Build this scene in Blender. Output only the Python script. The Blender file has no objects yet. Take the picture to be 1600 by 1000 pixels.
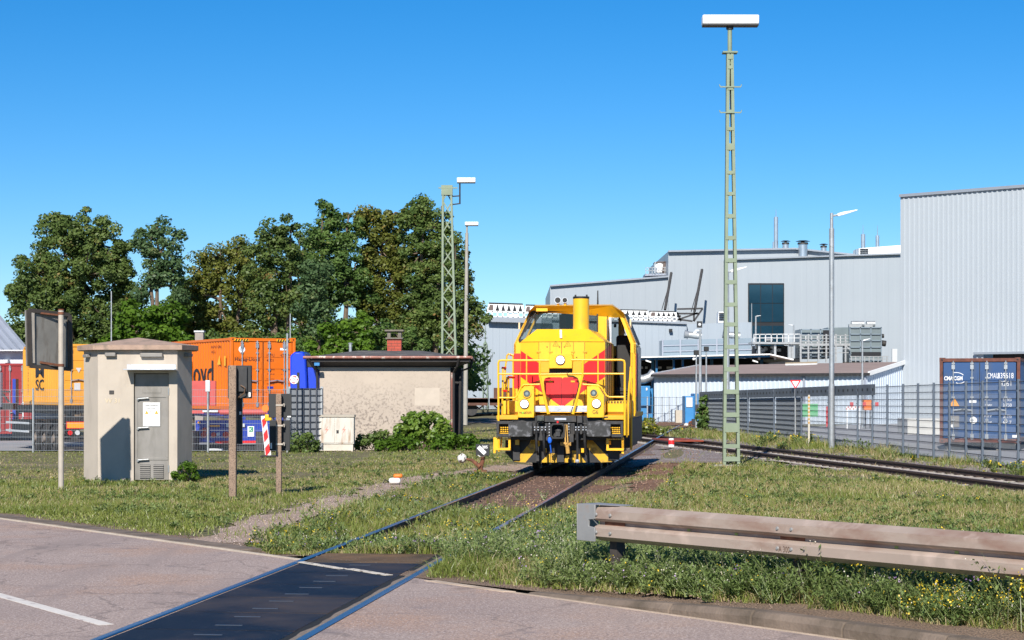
import bpy, math, random
import numpy as np
from mathutils import Vector, Matrix, noise as mnoise
R = math.radians
F = 3111.0; H = 1.86; HY = 610.0          # focal length in photo pixels, eye height, horizon row
S = bpy.context.scene
C = S.collection
# ---------------------------------------------------------------- camera, sky, sun, exposure
cam_d = bpy.data.cameras.new('camera'); cam = bpy.data.objects.new('camera', cam_d); C.objects.link(cam)
cam.location = (0, 0, H); cam.rotation_euler = (R(90), 0, 0)
cam_d.sensor_width = 36; cam_d.lens = F/1600*36; cam_d.shift_y = (HY-500)/1600
cam_d.clip_start = .1; cam_d.clip_end = 5000
S.camera = cam
SUN = Vector((-.19, -1, .70)).normalized()
W = bpy.data.worlds.new("World"); S.world = W; W.use_nodes = True
wt = W.node_tree
sky = wt.nodes.new('ShaderNodeTexSky'); sky.sky_type = 'NISHITA'; sky.sun_disc = False
sky.sun_elevation = math.asin(SUN.z); sky.sun_rotation = math.atan2(SUN.x, SUN.y)
sky.altitude = 0; sky.air_density = 0.8; sky.dust_density = 0.0; sky.ozone_density = 6.0
bgn = wt.nodes['Background']; hs = wt.nodes.new('ShaderNodeHueSaturation'); hs.inputs['Saturation'].default_value = 1.30; hs.inputs['Value'].default_value = 1.07; wt.links.new(sky.outputs[0], hs.inputs['Color']); wt.links.new(hs.outputs[0], bgn.inputs[0]); bgn.inputs[1].default_value = .080
sd = bpy.data.lights.new('sun', 'SUN'); sd.energy = 5.0; sd.angle = R(.5); sd.color = (1, .945, .86)
so = bpy.data.objects.new('sun', sd); C.objects.link(so); so.rotation_euler = SUN.to_track_quat('Z', 'Y').to_euler()
S.view_settings.view_transform = 'Standard'; S.view_settings.look = 'None'
S.view_settings.gamma = 1; S.view_settings.exposure = 0.46

# ---------------------------------------------------------------- helpers
def P(x, y, Z): return Vector(((x-800)*Z/F, Z, H-(y-HY)*Z/F))
def G(x, y, z=0.0):
    Z = (H-z)*F/(y-HY); return Vector(((x-800)*Z/F, Z, z))
WM = {}
def tag(o, label=None, cat=None, group=None, kind=None):
    if label: o['label'] = label
    if cat: o['category'] = cat
    if group: o['group'] = group
    if kind: o['kind'] = kind
    return o
def thing(name, label, cat, loc=(0, 0, 0), rz=0, group=None):
    o = bpy.data.objects.new(name, None); C.objects.link(o)
    o.location = loc; o.rotation_euler = (0, 0, rz); o.empty_display_size = .2
    WM[o.name] = Matrix.Translation(Vector(loc)) @ Matrix.Rotation(rz, 4, 'Z')
    return tag(o, label, cat, group)
def dup(root, loc, rz=None, label=None):
    def cp(o, par):
        c = o.copy(); C.objects.link(c); c.parent = par
        for ch in list(o.children): cp(ch, c)
        return c
    r = cp(root, None); r.location = loc
    if rz is not None: r.rotation_euler = (0, 0, rz)
    if label: r['label'] = label
    WM[r.name] = Matrix.Translation(Vector(loc)) @ Matrix.Rotation(r.rotation_euler.z, 4, 'Z')
    return r
def ribwall(mb, p, q, z0, z1, per=.28, dep=.045, z1b=None):
    # profiled sheeting as real trapezoid ribs between ground points p and q; the ribs stand towards the viewer
    p = Vector((p[0],p[1],0)); q = Vector((q[0],q[1],0)); d = q-p; L = d.length; d /= L; n = Vector((d.y,-d.x,0)); n = n if n.y < 0 else -n
    k = max(1, int(L/per)); w = L/k; z1b = z1 if z1b is None else z1b; pr = []
    for i in range(k): pr += [(i*w,0),(i*w+w*.55,0),(i*w+w*.65,dep),(i*w+w*.90,dep)]
    pr.append((L,0))
    for (a, h), (b2, h2) in zip(pr[:-1], pr[1:]):
        A, B = p+d*a+n*h, p+d*b2+n*h2; za, zb2 = z1+(z1b-z1)*a/L, z1+(z1b-z1)*b2/L
        mb.poly([(A.x,A.y,z0),(B.x,B.y,z0),(B.x,B.y,zb2),(A.x,A.y,za)])
class MB:
    def __init__(s): s.v = []; s.f = []; s.m = []
    def add(s, vs, fs, m=0):
        b = len(s.v); s.v += [tuple(p) for p in vs]
        for f in fs: s.f.append([b+i for i in f]); s.m.append(m)
        return s
    def box(s, x0, x1, y0, y1, z0, z1, m=0):
        return s.add([(x0,y0,z0),(x1,y0,z0),(x1,y1,z0),(x0,y1,z0),(x0,y0,z1),(x1,y0,z1),(x1,y1,z1),(x0,y1,z1)],
              [(3,2,1,0),(4,5,6,7),(0,1,5,4),(1,2,6,5),(2,3,7,6),(3,0,4,7)], m)
    def bar(s, p, q, w, h, m=0, up=(0,0,1)):
        p = Vector(p); q = Vector(q); d = (q-p).normalized(); u = Vector(up)
        if abs(d.dot(u)) > .98: u = Vector((0,1,0))
        a = d.cross(u).normalized()*w/2; b = a.cross(d).normalized()*h/2
        vs = [p-a-b, p+a-b, p+a+b, p-a+b, q-a-b, q+a-b, q+a+b, q-a+b]
        return s.add(vs, [(3,2,1,0),(4,5,6,7),(0,1,5,4),(1,2,6,5),(2,3,7,6),(3,0,4,7)], m)
    def cyl(s, p, q, r, r2=None, n=10, m=0):
        p = Vector(p); q = Vector(q); r2 = r if r2 is None else r2
        d = (q-p).normalized(); u = Vector((0,0,1)) if abs(d.z) < .9 else Vector((0,1,0))
        a = d.cross(u).normalized(); b = d.cross(a)
        vs = [p+(a*math.cos(t)+b*math.sin(t))*r for t in [2*math.pi*i/n for i in range(n)]]
        vs += [q+(a*math.cos(t)+b*math.sin(t))*r2 for t in [2*math.pi*i/n for i in range(n)]]
        fs = [(i, (i+1) % n, n+(i+1) % n, n+i) for i in range(n)] + [tuple(range(n))[::-1], tuple(range(n, 2*n))]
        return s.add(vs, fs, m)
    def tube(s, pts, r, n=6, m=0, rs=None):
        pts = [Vector(p) for p in pts]; k = len(pts); vs = []
        pa = None
        for i, p in enumerate(pts):
            d = (pts[min(i+1,k-1)]-pts[max(i-1,0)]).normalized()
            if pa is None:
                u = Vector((0,0,1)) if abs(d.z) < .9 else Vector((0,1,0)); a = d.cross(u).normalized()
            else:
                a = (pa-d*pa.dot(d)).normalized()
            pa = a; b = d.cross(a); rr = rs[i] if rs else r
            vs += [p+(a*math.cos(2*math.pi*j/n)+b*math.sin(2*math.pi*j/n))*rr for j in range(n)]
        fs = []
        for i in range(k-1):
            for j in range(n): fs.append((i*n+j, i*n+(j+1) % n, (i+1)*n+(j+1) % n, (i+1)*n+j))
        fs += [tuple(range(n))[::-1], tuple(range((k-1)*n, k*n))]
        return s.add(vs, fs, m)
    def prism(s, pts, off, m=0):
        n = len(pts); off = Vector(off); pts = [Vector(p) for p in pts]
        return s.add(pts+[p+off for p in pts], [tuple(range(n))[::-1], tuple(range(n, 2*n))]+[(i,(i+1)%n,n+(i+1)%n,n+i) for i in range(n)], m)
    def poly(s, pts, m=0): return s.add(pts, [tuple(range(len(pts)))], m)
    def ball(s, c, r, n=12, k=8, m=0, sc=(1,1,1)):
        c = Vector(c); vs = [c+Vector((0,0,r*sc[2]))]
        for i in range(1, k):
            t = math.pi*i/k
            for j in range(n):
                a = 2*math.pi*j/n; vs.append(c+Vector((r*sc[0]*math.sin(t)*math.cos(a), r*sc[1]*math.sin(t)*math.sin(a), r*sc[2]*math.cos(t))))
        vs.append(c-Vector((0,0,r*sc[2]))); fs = [(0, 1+j, 1+(j+1) % n) for j in range(n)]
        for i in range(k-2):
            for j in range(n): fs.append((1+i*n+j, 1+(i+1)*n+j, 1+(i+1)*n+(j+1) % n, 1+i*n+(j+1) % n))
        L = len(vs)-1; fs += [(L, 1+(k-2)*n+(j+1) % n, 1+(k-2)*n+j) for j in range(n)]
        return s.add(vs, fs, m)
    def build(s, name, mats, parent=None, loc=None, rz=0, local=False, bevel=0, smooth=True):
        me = bpy.data.meshes.new(name)
        if parent is not None: M = WM[parent.name]
        elif loc is not None: M = Matrix.Translation(Vector(loc)) @ Matrix.Rotation(rz, 4, 'Z')
        else: M = Matrix.Identity(4)
        vs = s.v
        if not local:
            I = M.inverted(); vs = [I @ Vector(v) for v in vs]
        me.from_pydata([tuple(v) for v in vs], [], s.f)
        mats = mats if isinstance(mats, (list, tuple)) else [mats]
        for m in mats: me.materials.append(m)
        if len(mats) > 1: me.polygons.foreach_set('material_index', s.m)
        if smooth:
            me.shade_smooth(); me.set_sharp_from_angle(angle=R(32))
        o = bpy.data.objects.new(name, me); C.objects.link(o)
        if parent is not None: o.parent = parent
        else: o.location = M.translation; o.rotation_euler = (0, 0, rz)
        WM[o.name] = M
        if bevel:
            b = o.modifiers.new('bevel', 'BEVEL'); b.width = bevel; b.segments = 2; b.limit_method = 'ANGLE'; b.angle_limit = R(40)
        return o
def text(body, parent, mat, org, right, up, w=None, h=.1, name='lettering', thick=.002, center=True, bold=0):
    cu = bpy.data.curves.new('t', 'FONT'); cu.body = body; cu.size = 1; cu.extrude = 0; cu.offset = bold
    cu.resolution_u = 3
    o = bpy.data.objects.new('t', cu); C.objects.link(o)
    bpy.context.view_layer.update()
    me = bpy.data.meshes.new_from_object(o.evaluated_get(bpy.context.evaluated_depsgraph_get()))
    bpy.data.objects.remove(o); co = [v.co.copy() for v in me.vertices]
    x0 = min(c.x for c in co); x1 = max(c.x for c in co); y0 = min(c.y for c in co); y1 = max(c.y for c in co)
    sy = h/(y1-y0); sx = (w/(x1-x0)) if w else sy
    right = Vector(right).normalized(); up = Vector(up).normalized(); nrm = right.cross(up)
    org = Vector(org); M = WM[parent.name].inverted()
    cx = (x0+x1)/2 if center else x0; cy = (y0+y1)/2 if center else y0
    for v, c in zip(me.vertices, co):
        v.co = M @ (org+right*(c.x-cx)*sx+up*(c.y-cy)*sy+nrm*thick)
    me.materials.clear(); me.materials.append(mat)
    o = bpy.data.objects.new(name, me); C.objects.link(o); o.parent = parent; WM[o.name] = WM[parent.name]
    return o
# ---------------------------------------------------------------- materials
def nn(t, k, **kw):
    n = t.nodes.new(k)
    for a, b in kw.items(): setattr(n, a, b)
    return n
def mixc(t, fac, a, b, mode='MIX'):
    m = nn(t, 'ShaderNodeMix', data_type='RGBA', blend_type=mode)
    for sck, v in ((m.inputs[0], fac), (m.inputs[6], a), (m.inputs[7], b)):
        if hasattr(v, 'links'): t.links.new(v, sck)
        elif isinstance(v, tuple): sck.default_value = (*v, 1) if len(v) == 3 else v
        else: sck.default_value = v
    return m.outputs[2]
def noisef(t, co, scale, lo=.35, hi=.65, detail=5, stretch=None, rough=.6):
    if stretch:
        mp = nn(t, 'ShaderNodeMapping'); mp.inputs['Scale'].default_value = stretch; t.links.new(co, mp.inputs[0]); co = mp.outputs[0]
    n = nn(t, 'ShaderNodeTexNoise'); n.inputs['Scale'].default_value = scale; n.inputs['Detail'].default_value = detail
    n.inputs['Roughness'].default_value = rough
    t.links.new(co, n.inputs['Vector'])
    r = nn(t, 'ShaderNodeMapRange'); r.inputs[1].default_value = lo; r.inputs[2].default_value = hi
    t.links.new(n.outputs[0], r.inputs[0]); return r.outputs[0]
def M_(name, c, r=.6, metal=0, v=.12, s=3, stain=None, ss=2, slo=.52, shi=.68, stretch=None, bump=0, bs=60, spec=.5, coat=0, stain2=None, s2=30, s2lo=.6, s2hi=.66, emis=None, wave=None):
    m = bpy.data.materials.new(name); m.use_nodes = True; t = m.node_tree; b = t.nodes['Principled BSDF']
    co = nn(t, 'ShaderNodeTexCoord').outputs['Object']
    col = tuple(c)
    if v: col = mixc(t, noisef(t, co, s, .3, .7), tuple(x*(1-v) for x in c), tuple(min(1, x*(1+v)) for x in c))
    if stain: col = mixc(t, noisef(t, co, ss, slo, shi, 8, stretch), col, tuple(stain))
    if stain2: col = mixc(t, noisef(t, co, s2, s2lo, s2hi, 3), col, tuple(stain2))
    if isinstance(col, tuple): b.inputs['Base Color'].default_value = (*col, 1)
    else: t.links.new(col, b.inputs['Base Color'])
    b.inputs['Roughness'].default_value = r; b.inputs['Metallic'].default_value = metal
    b.inputs['Specular IOR Level'].default_value = spec; b.inputs['Coat Weight'].default_value = coat
    if emis: b.inputs['Emission Color'].default_value = (*emis[0], 1); b.inputs['Emission Strength'].default_value = emis[1]
    hgt = None
    if bump:
        n = nn(t, 'ShaderNodeTexNoise'); n.inputs['Scale'].default_value = bs; n.inputs['Detail'].default_value = 4; t.links.new(co, n.inputs['Vector']); hgt = n.outputs[0]
        bp = nn(t, 'ShaderNodeBump'); bp.inputs['Strength'].default_value = bump; bp.inputs['Distance'].default_value = .02
        t.links.new(hgt, bp.inputs['Height']); t.links.new(bp.outputs[0], b.inputs['Normal'])
    return m
def leafmat(name, c1, c2, c3=None, tr=.35, gl=.05):
    m = bpy.data.materials.new(name); m.use_nodes = True; t = m.node_tree; t.nodes.remove(t.nodes['Principled BSDF'])
    out = t.nodes['Material Output']; at = nn(t, 'ShaderNodeAttribute', attribute_name='rnd')
    cr = nn(t, 'ShaderNodeValToRGB'); cr.color_ramp.elements[0].color = (*c1, 1); cr.color_ramp.elements[1].color = (*c2, 1)
    if c3:
        cr.color_ramp.elements[1].position = .85
        e = cr.color_ramp.elements.new(.97); e.color = (*c3, 1)
    t.links.new(at.outputs['Fac'], cr.inputs[0])
    d = nn(t, 'ShaderNodeBsdfDiffuse'); tl = nn(t, 'ShaderNodeBsdfTranslucent'); g = nn(t, 'ShaderNodeBsdfGlossy'); g.inputs['Roughness'].default_value = .45
    mx = nn(t, 'ShaderNodeMixShader'); mx.inputs[0].default_value = tr; m2 = nn(t, 'ShaderNodeMixShader'); m2.inputs[0].default_value = gl
    t.links.new(cr.outputs[0], d.inputs[0]); t.links.new(cr.outputs[0], tl.inputs[0])
    t.links.new(d.outputs[0], mx.inputs[1]); t.links.new(tl.outputs[0], mx.inputs[2])
    t.links.new(mx.outputs[0], m2.inputs[1]); t.links.new(g.outputs[0], m2.inputs[2]); t.links.new(m2.outputs[0], out.inputs[0])
    return m
def glassmat(name, tint=(.75,.85,.85), fac=.75):
    m = bpy.data.materials.new(name); m.use_nodes = True; t = m.node_tree; t.nodes.remove(t.nodes['Principled BSDF'])
    tr = nn(t, 'ShaderNodeBsdfTransparent'); tr.inputs[0].default_value = (*tint, 1)
    g = nn(t, 'ShaderNodeBsdfGlossy'); g.inputs['Roughness'].default_value = .03
    mx = nn(t, 'ShaderNodeMixShader'); mx.inputs[0].default_value = 1-fac
    t.links.new(tr.outputs[0], mx.inputs[1]); t.links.new(g.outputs[0], mx.inputs[2]); t.links.new(mx.outputs[0], t.nodes['Material Output'].inputs[0])
    return m
def cladmat(name, c, per=.33, depth=.03, r=.45, v=.03):
    # profiled sheet metal: vertical ribs through bump, faint sheet joints
    m = M_(name, c, r, 0, v, .15, spec=.4); t = m.node_tree; b = t.nodes['Principled BSDF']
    co = nn(t, 'ShaderNodeTexCoord').outputs['Object']
    sx = nn(t, 'ShaderNodeSeparateXYZ'); t.links.new(co, sx.inputs[0])
    ad = nn(t, 'ShaderNodeMath', operation='MULTIPLY'); t.links.new(sx.outputs[0], ad.inputs[0]); ad.inputs[1].default_value = 2*math.pi/per
    ay = nn(t, 'ShaderNodeMath', operation='MULTIPLY'); t.links.new(sx.outputs[1], ay.inputs[0]); ay.inputs[1].default_value = 2*math.pi/per
    su = nn(t, 'ShaderNodeMath', operation='ADD'); t.links.new(ad.outputs[0], su.inputs[0]); t.links.new(ay.outputs[0], su.inputs[1])
    sn = nn(t, 'ShaderNodeMath', operation='SINE'); t.links.new(su.outputs[0], sn.inputs[0])
    cl = nn(t, 'ShaderNodeMath', operation='MULTIPLY', use_clamp=True); t.links.new(sn.outputs[0], cl.inputs[0]); cl.inputs[1].default_value = 2.5
    bp = nn(t, 'ShaderNodeBump'); bp.inputs['Strength'].default_value = 1; bp.inputs['Distance'].default_value = depth
    t.links.new(cl.outputs[0], bp.inputs['Height']); t.links.new(bp.outputs[0], b.inputs['Normal'])
    return m
YEL = M_('yellow_paint', (.84,.455,.014), .40, 0, .07, 1.3, stain=(.46,.26,.05), ss=2.2, slo=.56, shi=.86, stretch=(2.5,2.5,.5), stain2=(.50,.30,.06), s2=26, s2lo=.66, s2hi=.74, coat=.15, bump=.04, bs=3)
YELD = M_('yellow_paint_dull', (.70,.36,.01), .5, 0, .1, 3, stain=(.25,.16,.05), ss=6, slo=.55, shi=.8)
RED = M_('red_paint', (.78,.018,.02), .42, 0, .10, 1.5, stain=(.42,.03,.03), ss=2.5, slo=.58, shi=.85, stretch=(2,2,.5), coat=.1)
BLK = M_('black_paint', (.009,.009,.010), .6, 0, .3, 6, stain=(.03,.026,.022), ss=5, slo=.5, shi=.8)
DGREY = M_('dark_grey_metal', (.030,.030,.032), .6, .1, .3, 8, stain=(.07,.06,.05), ss=7, slo=.5, shi=.8)
RUB = M_('worn_buffer_steel', (.045,.045,.045), .5, .3, .35, 9, stain=(.16,.16,.17), ss=9, slo=.5, shi=.62)
GALV = M_('galvanised_steel', (.42,.44,.45), .42, .55, .15, 6, stain=(.30,.30,.29), ss=12)
LGREY = M_('light_grey_metal', (.55,.57,.58), .45, .1, .08, 4)
SIGNB = M_('sign_back_grey', (.22,.21,.19), .5, .1, .12, 3, stain=(.10,.08,.06), ss=2.2, stretch=(3,3,.7), slo=.5, shi=.75)
POLEC = M_('painted_pole', (.42,.37,.31), .6, 0, .12, 4, stain=(.16,.08,.04), ss=7, slo=.66, shi=.72)
CONC = M_('tower_concrete', (.46,.40,.33), .85, 0, .07, 1.5, stain=(.34,.29,.24), ss=2.5, stretch=(1,1,.35), slo=.5, shi=.8, bump=.15, bs=80)
ROOFC = M_('roof_concrete', (.36,.25,.19), .9, 0, .15, 5, stain=(.22,.17,.13), ss=4, bump=.3, bs=40)
POSTC = M_('pebbled_concrete', (.30,.21,.15), .9, 0, .15, 8, stain2=(.10,.07,.055), s2=75, s2lo=.54, s2hi=.6, bump=.6, bs=120)
DOORM = M_('grey_door_steel', (.235,.22,.20), .5, .1, .1, 2, stain=(.14,.13,.11), ss=1.6, stretch=(2,2,.6), slo=.5, shi=.75)
WHITE = M_('white_paint', (.82,.82,.80), .5, 0, .03, 4)
SILV = M_('silver_flashing', (.62,.64,.68), .35, .5, .15, 9, stain=(.3,.25,.2), ss=12, slo=.6, shi=.7)
RUST = M_('rust', (.16,.06,.03), .85, 0, .3, 12, stain=(.07,.03,.02), ss=9)
GREEN = M_('mast_green', (.205,.255,.175), .6, 0, .1, 3, stain=(.19,.10,.05), ss=2.2, slo=.66, shi=.72)
GREEND = M_('mast_green_dark', (.15,.20,.14), .6, 0, .15, 4)
BEAM = M_('dusty_guardrail', (.36,.285,.235), .6, .1, .08, 1.2, stain=(.22,.12,.085), ss=1.1, stretch=(1,1,3), slo=.5, shi=.72, stain2=(.46,.36,.30), s2=4, s2lo=.55, s2hi=.72)
BEAMG = M_('guardrail_end_grey', (.27,.27,.265), .5, .2, .1, 3, stain=(.3,.2,.15), ss=3, slo=.55, shi=.75)
ORANGE = M_('orange_container', (.70,.150,.004), .42, 0, .06, .8, stain=(.55,.14,.02), ss=1.5, slo=.62, shi=.9)
MSCY = M_('ochre_container', (.68,.31,.035), .5, 0, .07, .8, stain=(.45,.2,.05), ss=2, slo=.64, shi=.85)
CBLUE = M_('blue_container', (.018,.065,.18), .5, 0, .12, .8, stain=(.05,.07,.11), ss=1.6, stretch=(2,2,.4), slo=.48, shi=.75)
RUSTC = M_('rusty_container_post', (.13,.045,.03), .8, 0, .3, 5, stain=(.06,.03,.025), ss=4)
TBLUE = M_('truck_blue', (.012,.05,.55), .3, 0, .06, 2, coat=.4)
CHBLUE = M_('chassis_blue', (.012,.04,.32), .45, 0, .1, 3)
CREDP = M_('faded_red', (.48,.07,.06), .6, 0, .12, 3)
CREDD = M_('dark_red_container', (.30,.03,.03), .55, 0, .12, 2)
TYRE = M_('tyre_rubber', (.022,.02,.019), .85, 0, .2, 8, stain=(.07,.06,.05), ss=5)
HUB = M_('dusty_hub', (.22,.18,.15), .7, .2, .2, 8)
HUTW = M_('hut_render', (.45,.38,.31), .92, 0, .06, .9, bump=.3, bs=50)
def dirt_low():      # grey lichen speckle, thick low on the wall and thin under the eaves
    t = HUTW.node_tree; b = t.nodes['Principled BSDF']; old = b.inputs['Base Color'].links[0].from_socket; co = nn(t, 'ShaderNodeTexCoord').outputs['Object']
    sx = nn(t, 'ShaderNodeSeparateXYZ'); t.links.new(co, sx.inputs[0]); mr = nn(t, 'ShaderNodeMapRange'); mr.inputs[1].default_value = 2.2; mr.inputs[2].default_value = .9; mr.inputs[3].default_value = .12; mr.inputs[4].default_value = 1; t.links.new(sx.outputs[2], mr.inputs[0])
    def mul(a, c): m = nn(t, 'ShaderNodeMath', operation='MULTIPLY'); t.links.new(a, m.inputs[0]); t.links.new(c, m.inputs[1]) if hasattr(c, 'links') else setattr(m.inputs[1], 'default_value', c); return m.outputs[0]
    c = mixc(t, mul(mul(noisef(t, co, 1.3, .3, .6, 6), mr.outputs[0]), .6), old, (.36,.30,.25))
    c = mixc(t, mul(mul(noisef(t, co, 15, .51, .60, 5), mr.outputs[0]), .8), c, (.17,.14,.12))
    c = mixc(t, mul(noisef(t, co, 9, .62, .72, 4), .5), c, (.33,.28,.24)); t.links.new(c, b.inputs['Base Color'])
dirt_low()
HUTR = M_('hut_roof_felt', (.085,.08,.078), .9, 0, .25, 2, stain=(.16,.15,.13), ss=3)
GUT = M_('rusty_gutter', (.20,.075,.055), .5, .2, .2, 5, stain=(.42,.34,.30), ss=4, slo=.55, shi=.62)
DARKW = M_('dark_wood', (.018,.016,.016), .7, 0, .3, 4)
BRICK = M_('red_brick', (.42,.07,.04), .8, 0, .15, 8, stain=(.30,.06,.04), ss=9)
CABI = M_('weathered_cabinet', (.56,.53,.47), .7, 0, .06, 2, stain=(.30,.17,.08), ss=2.3, stretch=(3,3,.6), slo=.5, shi=.78)
GLASS = glassmat('cab_glass', (.45,.50,.50), .94); WING = M_('facade_glass', (.009,.034,.055), .08, 0, .3, .2, spec=.8)
H1 = cladmat('hall_cladding', (.32,.37,.42), .5, .012); H1b = cladmat('hall_cladding_plain', (.32,.37,.42), 1.0, .008)
COPE = M_('coping_grey', (.26,.29,.33), .5, .1, .05, 1)
H2 = cladmat('tall_hall_cladding', (.31,.345,.375), 1.0, .008); H2b = cladmat('tall_hall_front_cladding', (.32,.358,.392), 1.0, .008)
H3 = M_('right_hall_cladding', (.375,.412,.445), .42, 0, .03, .2, spec=.4); SHED = M_('shed_cladding', (.52,.59,.67), .45, 0, .03, .3)
SHEDR = M_('shed_roof', (.30,.225,.195), .8, 0, .12, .7)
PLANT = M_('plant_grey_green', (.19,.235,.25), .4, .3, .1, .8); DUCT = M_('duct_blue_grey', (.23,.29,.34), .4, .3, .08, .6)
STEELB = M_('bright_steel', (.62,.64,.66), .28, .8, .1, 2); CBL2 = M_('canopy_blue', (.01,.13,.30), .5, 0, .1, 1)
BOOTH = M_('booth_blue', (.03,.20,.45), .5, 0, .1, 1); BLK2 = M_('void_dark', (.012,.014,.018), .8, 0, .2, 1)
LAMPG = M_('lamp_diffuser_white', (.80,.80,.80), .35, 0, .02, 4); LAMPON = M_('headlamp_lit', (1,1,1), .3, 0, 0, emis=((1,.97,.9), 1.6))
LENS = M_('headlamp_glass', (.18,.19,.19), .08, .8, .3, 25); CHROME = M_('chrome', (.6,.6,.6), .2, .9, .1, 5)
WIRE = M_('fence_wire', (.24,.265,.29), .45, .4, .08, 4); WIRED = M_('fence_wire_dark', (.055,.06,.075), .6, .2, .2, 4)
POSTD = M_('fence_post_dark', (.10,.125,.16), .55, .3, .12, 4); SLAT = M_('privacy_slat', (.25,.265,.285), .6, 0, .1, .6, stain=(.27,.27,.27), ss=1)
AMB = M_('amber_reflector', (.85,.33,.02), .35, 0, .05, 4); TRED = M_('tail_red', (.55,.01,.01), .3, 0, .1, 6)
BRT = M_('blue_tape', (.01,.12,.65), .5, 0, .1, 9); LOG = M_('lime', (.25,.6,.03), .5, 0, 0)
BARK = M_('bark', (.14,.10,.07), .9, 0, .25, 4); INT = M_('cab_interior', (.02,.02,.02), .7, 0, .2, 5)
LOGO_R = M_('emblem_red', (.7,.03,.05), .4, 0, 0); GRN = M_('sign_green', (.0,.22,.10), .4, 0, 0)
DIRTYW = M_('dirty_white', (.62,.60,.56), .6, 0, .15, 9, stain=(.10,.07,.05), ss=9, slo=.52, shi=.56)
TIN = M_('grey_roof_sheet', (.28,.31,.37), .5, .1, .08, 1); ORBOX = M_('orange_paint', (.80,.19,.02), .5, 0, .06, 3)
# ================================================================ GROUND, ROAD, TRACKS
BR = lambda Y: 9.2-.13*(Y-50)
def trk(Y): return 1.01+.115*(Y-43.8)                 # centre line of the main track
def eL(Y): return -2.48-.726*(Y-21.95)                # edge of the asphalt (left of the track)
def eR(Y): return .344-.715*(Y-17.86)                 # foot of the kerb (right of the track)
def fnc(Y): return 11.9-.0627*(Y-46.3)                # right hand fence
def groundmat():
    m = bpy.data.materials.new('field_ground'); m.use_nodes = True; t = m.node_tree; b = t.nodes['Principled BSDF']
    co = nn(t, 'ShaderNodeTexCoord').outputs['Object']
    c = mixc(t, noisef(t, co, .9, .38, .62, 8), (.17,.15,.055), (.27,.21,.11))
    c = mixc(t, noisef(t, co, 3.5, .45, .62, 6), c, (.10,.12,.03))
    c = mixc(t, noisef(t, co, .35, .52, .66, 6), c, (.32,.245,.16))
    c = mixc(t, noisef(t, co, 40, .35, .7, 3), c, (.09,.08,.04))
    t.links.new(c, b.inputs['Base Color']); b.inputs['Roughness'].default_value = .95
    n = nn(t, 'ShaderNodeTexNoise'); n.inputs['Scale'].default_value = 25; n.inputs['Detail'].default_value = 6; t.links.new(co, n.inputs['Vector'])
    bp = nn(t, 'ShaderNodeBump'); bp.inputs['Strength'].default_value = .8; bp.inputs['Distance'].default_value = .05; t.links.new(n.outputs[0], bp.inputs['Height']); t.links.new(bp.outputs[0], b.inputs['Normal'])
    return m
def gravelmat(name, c1, c2, c3, sc=28, dark=(.03,.02,.02)):
    m = bpy.data.materials.new(name); m.use_nodes = True; t = m.node_tree; b = t.nodes['Principled BSDF']
    co = nn(t, 'ShaderNodeTexCoord').outputs['Object']
    vo = nn(t, 'ShaderNodeTexVoronoi'); vo.inputs['Scale'].default_value = sc; t.links.new(co, vo.inputs['Vector'])
    sp = nn(t, 'ShaderNodeSeparateColor'); t.links.new(vo.outputs['Color'], sp.inputs[0])
    c = mixc(t, sp.outputs[0], c1, c2); c = mixc(t, noisef(t, co, .8, .4, .65, 6), c, c3)
    r = nn(t, 'ShaderNodeMapRange'); r.inputs[1].default_value = .35; r.inputs[2].default_value = .75; r.inputs[4].default_value = .7; t.links.new(vo.outputs['Distance'], r.inputs[0])
    c = mixc(t, r.outputs[0], c, dark)
    t.links.new(c, b.inputs['Base Color']); b.inputs['Roughness'].default_value = .9
    iv = nn(t, 'ShaderNodeMath', operation='SUBTRACT'); iv.inputs[0].default_value = 1; t.links.new(vo.outputs['Distance'], iv.inputs[1])
    bp = nn(t, 'ShaderNodeBump'); bp.inputs['Strength'].default_value = .9; bp.inputs['Distance'].default_value = .03; t.links.new(iv.outputs[0], bp.inputs['Height']); t.links.new(bp.outputs[0], b.inputs['Normal'])
    return m
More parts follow.
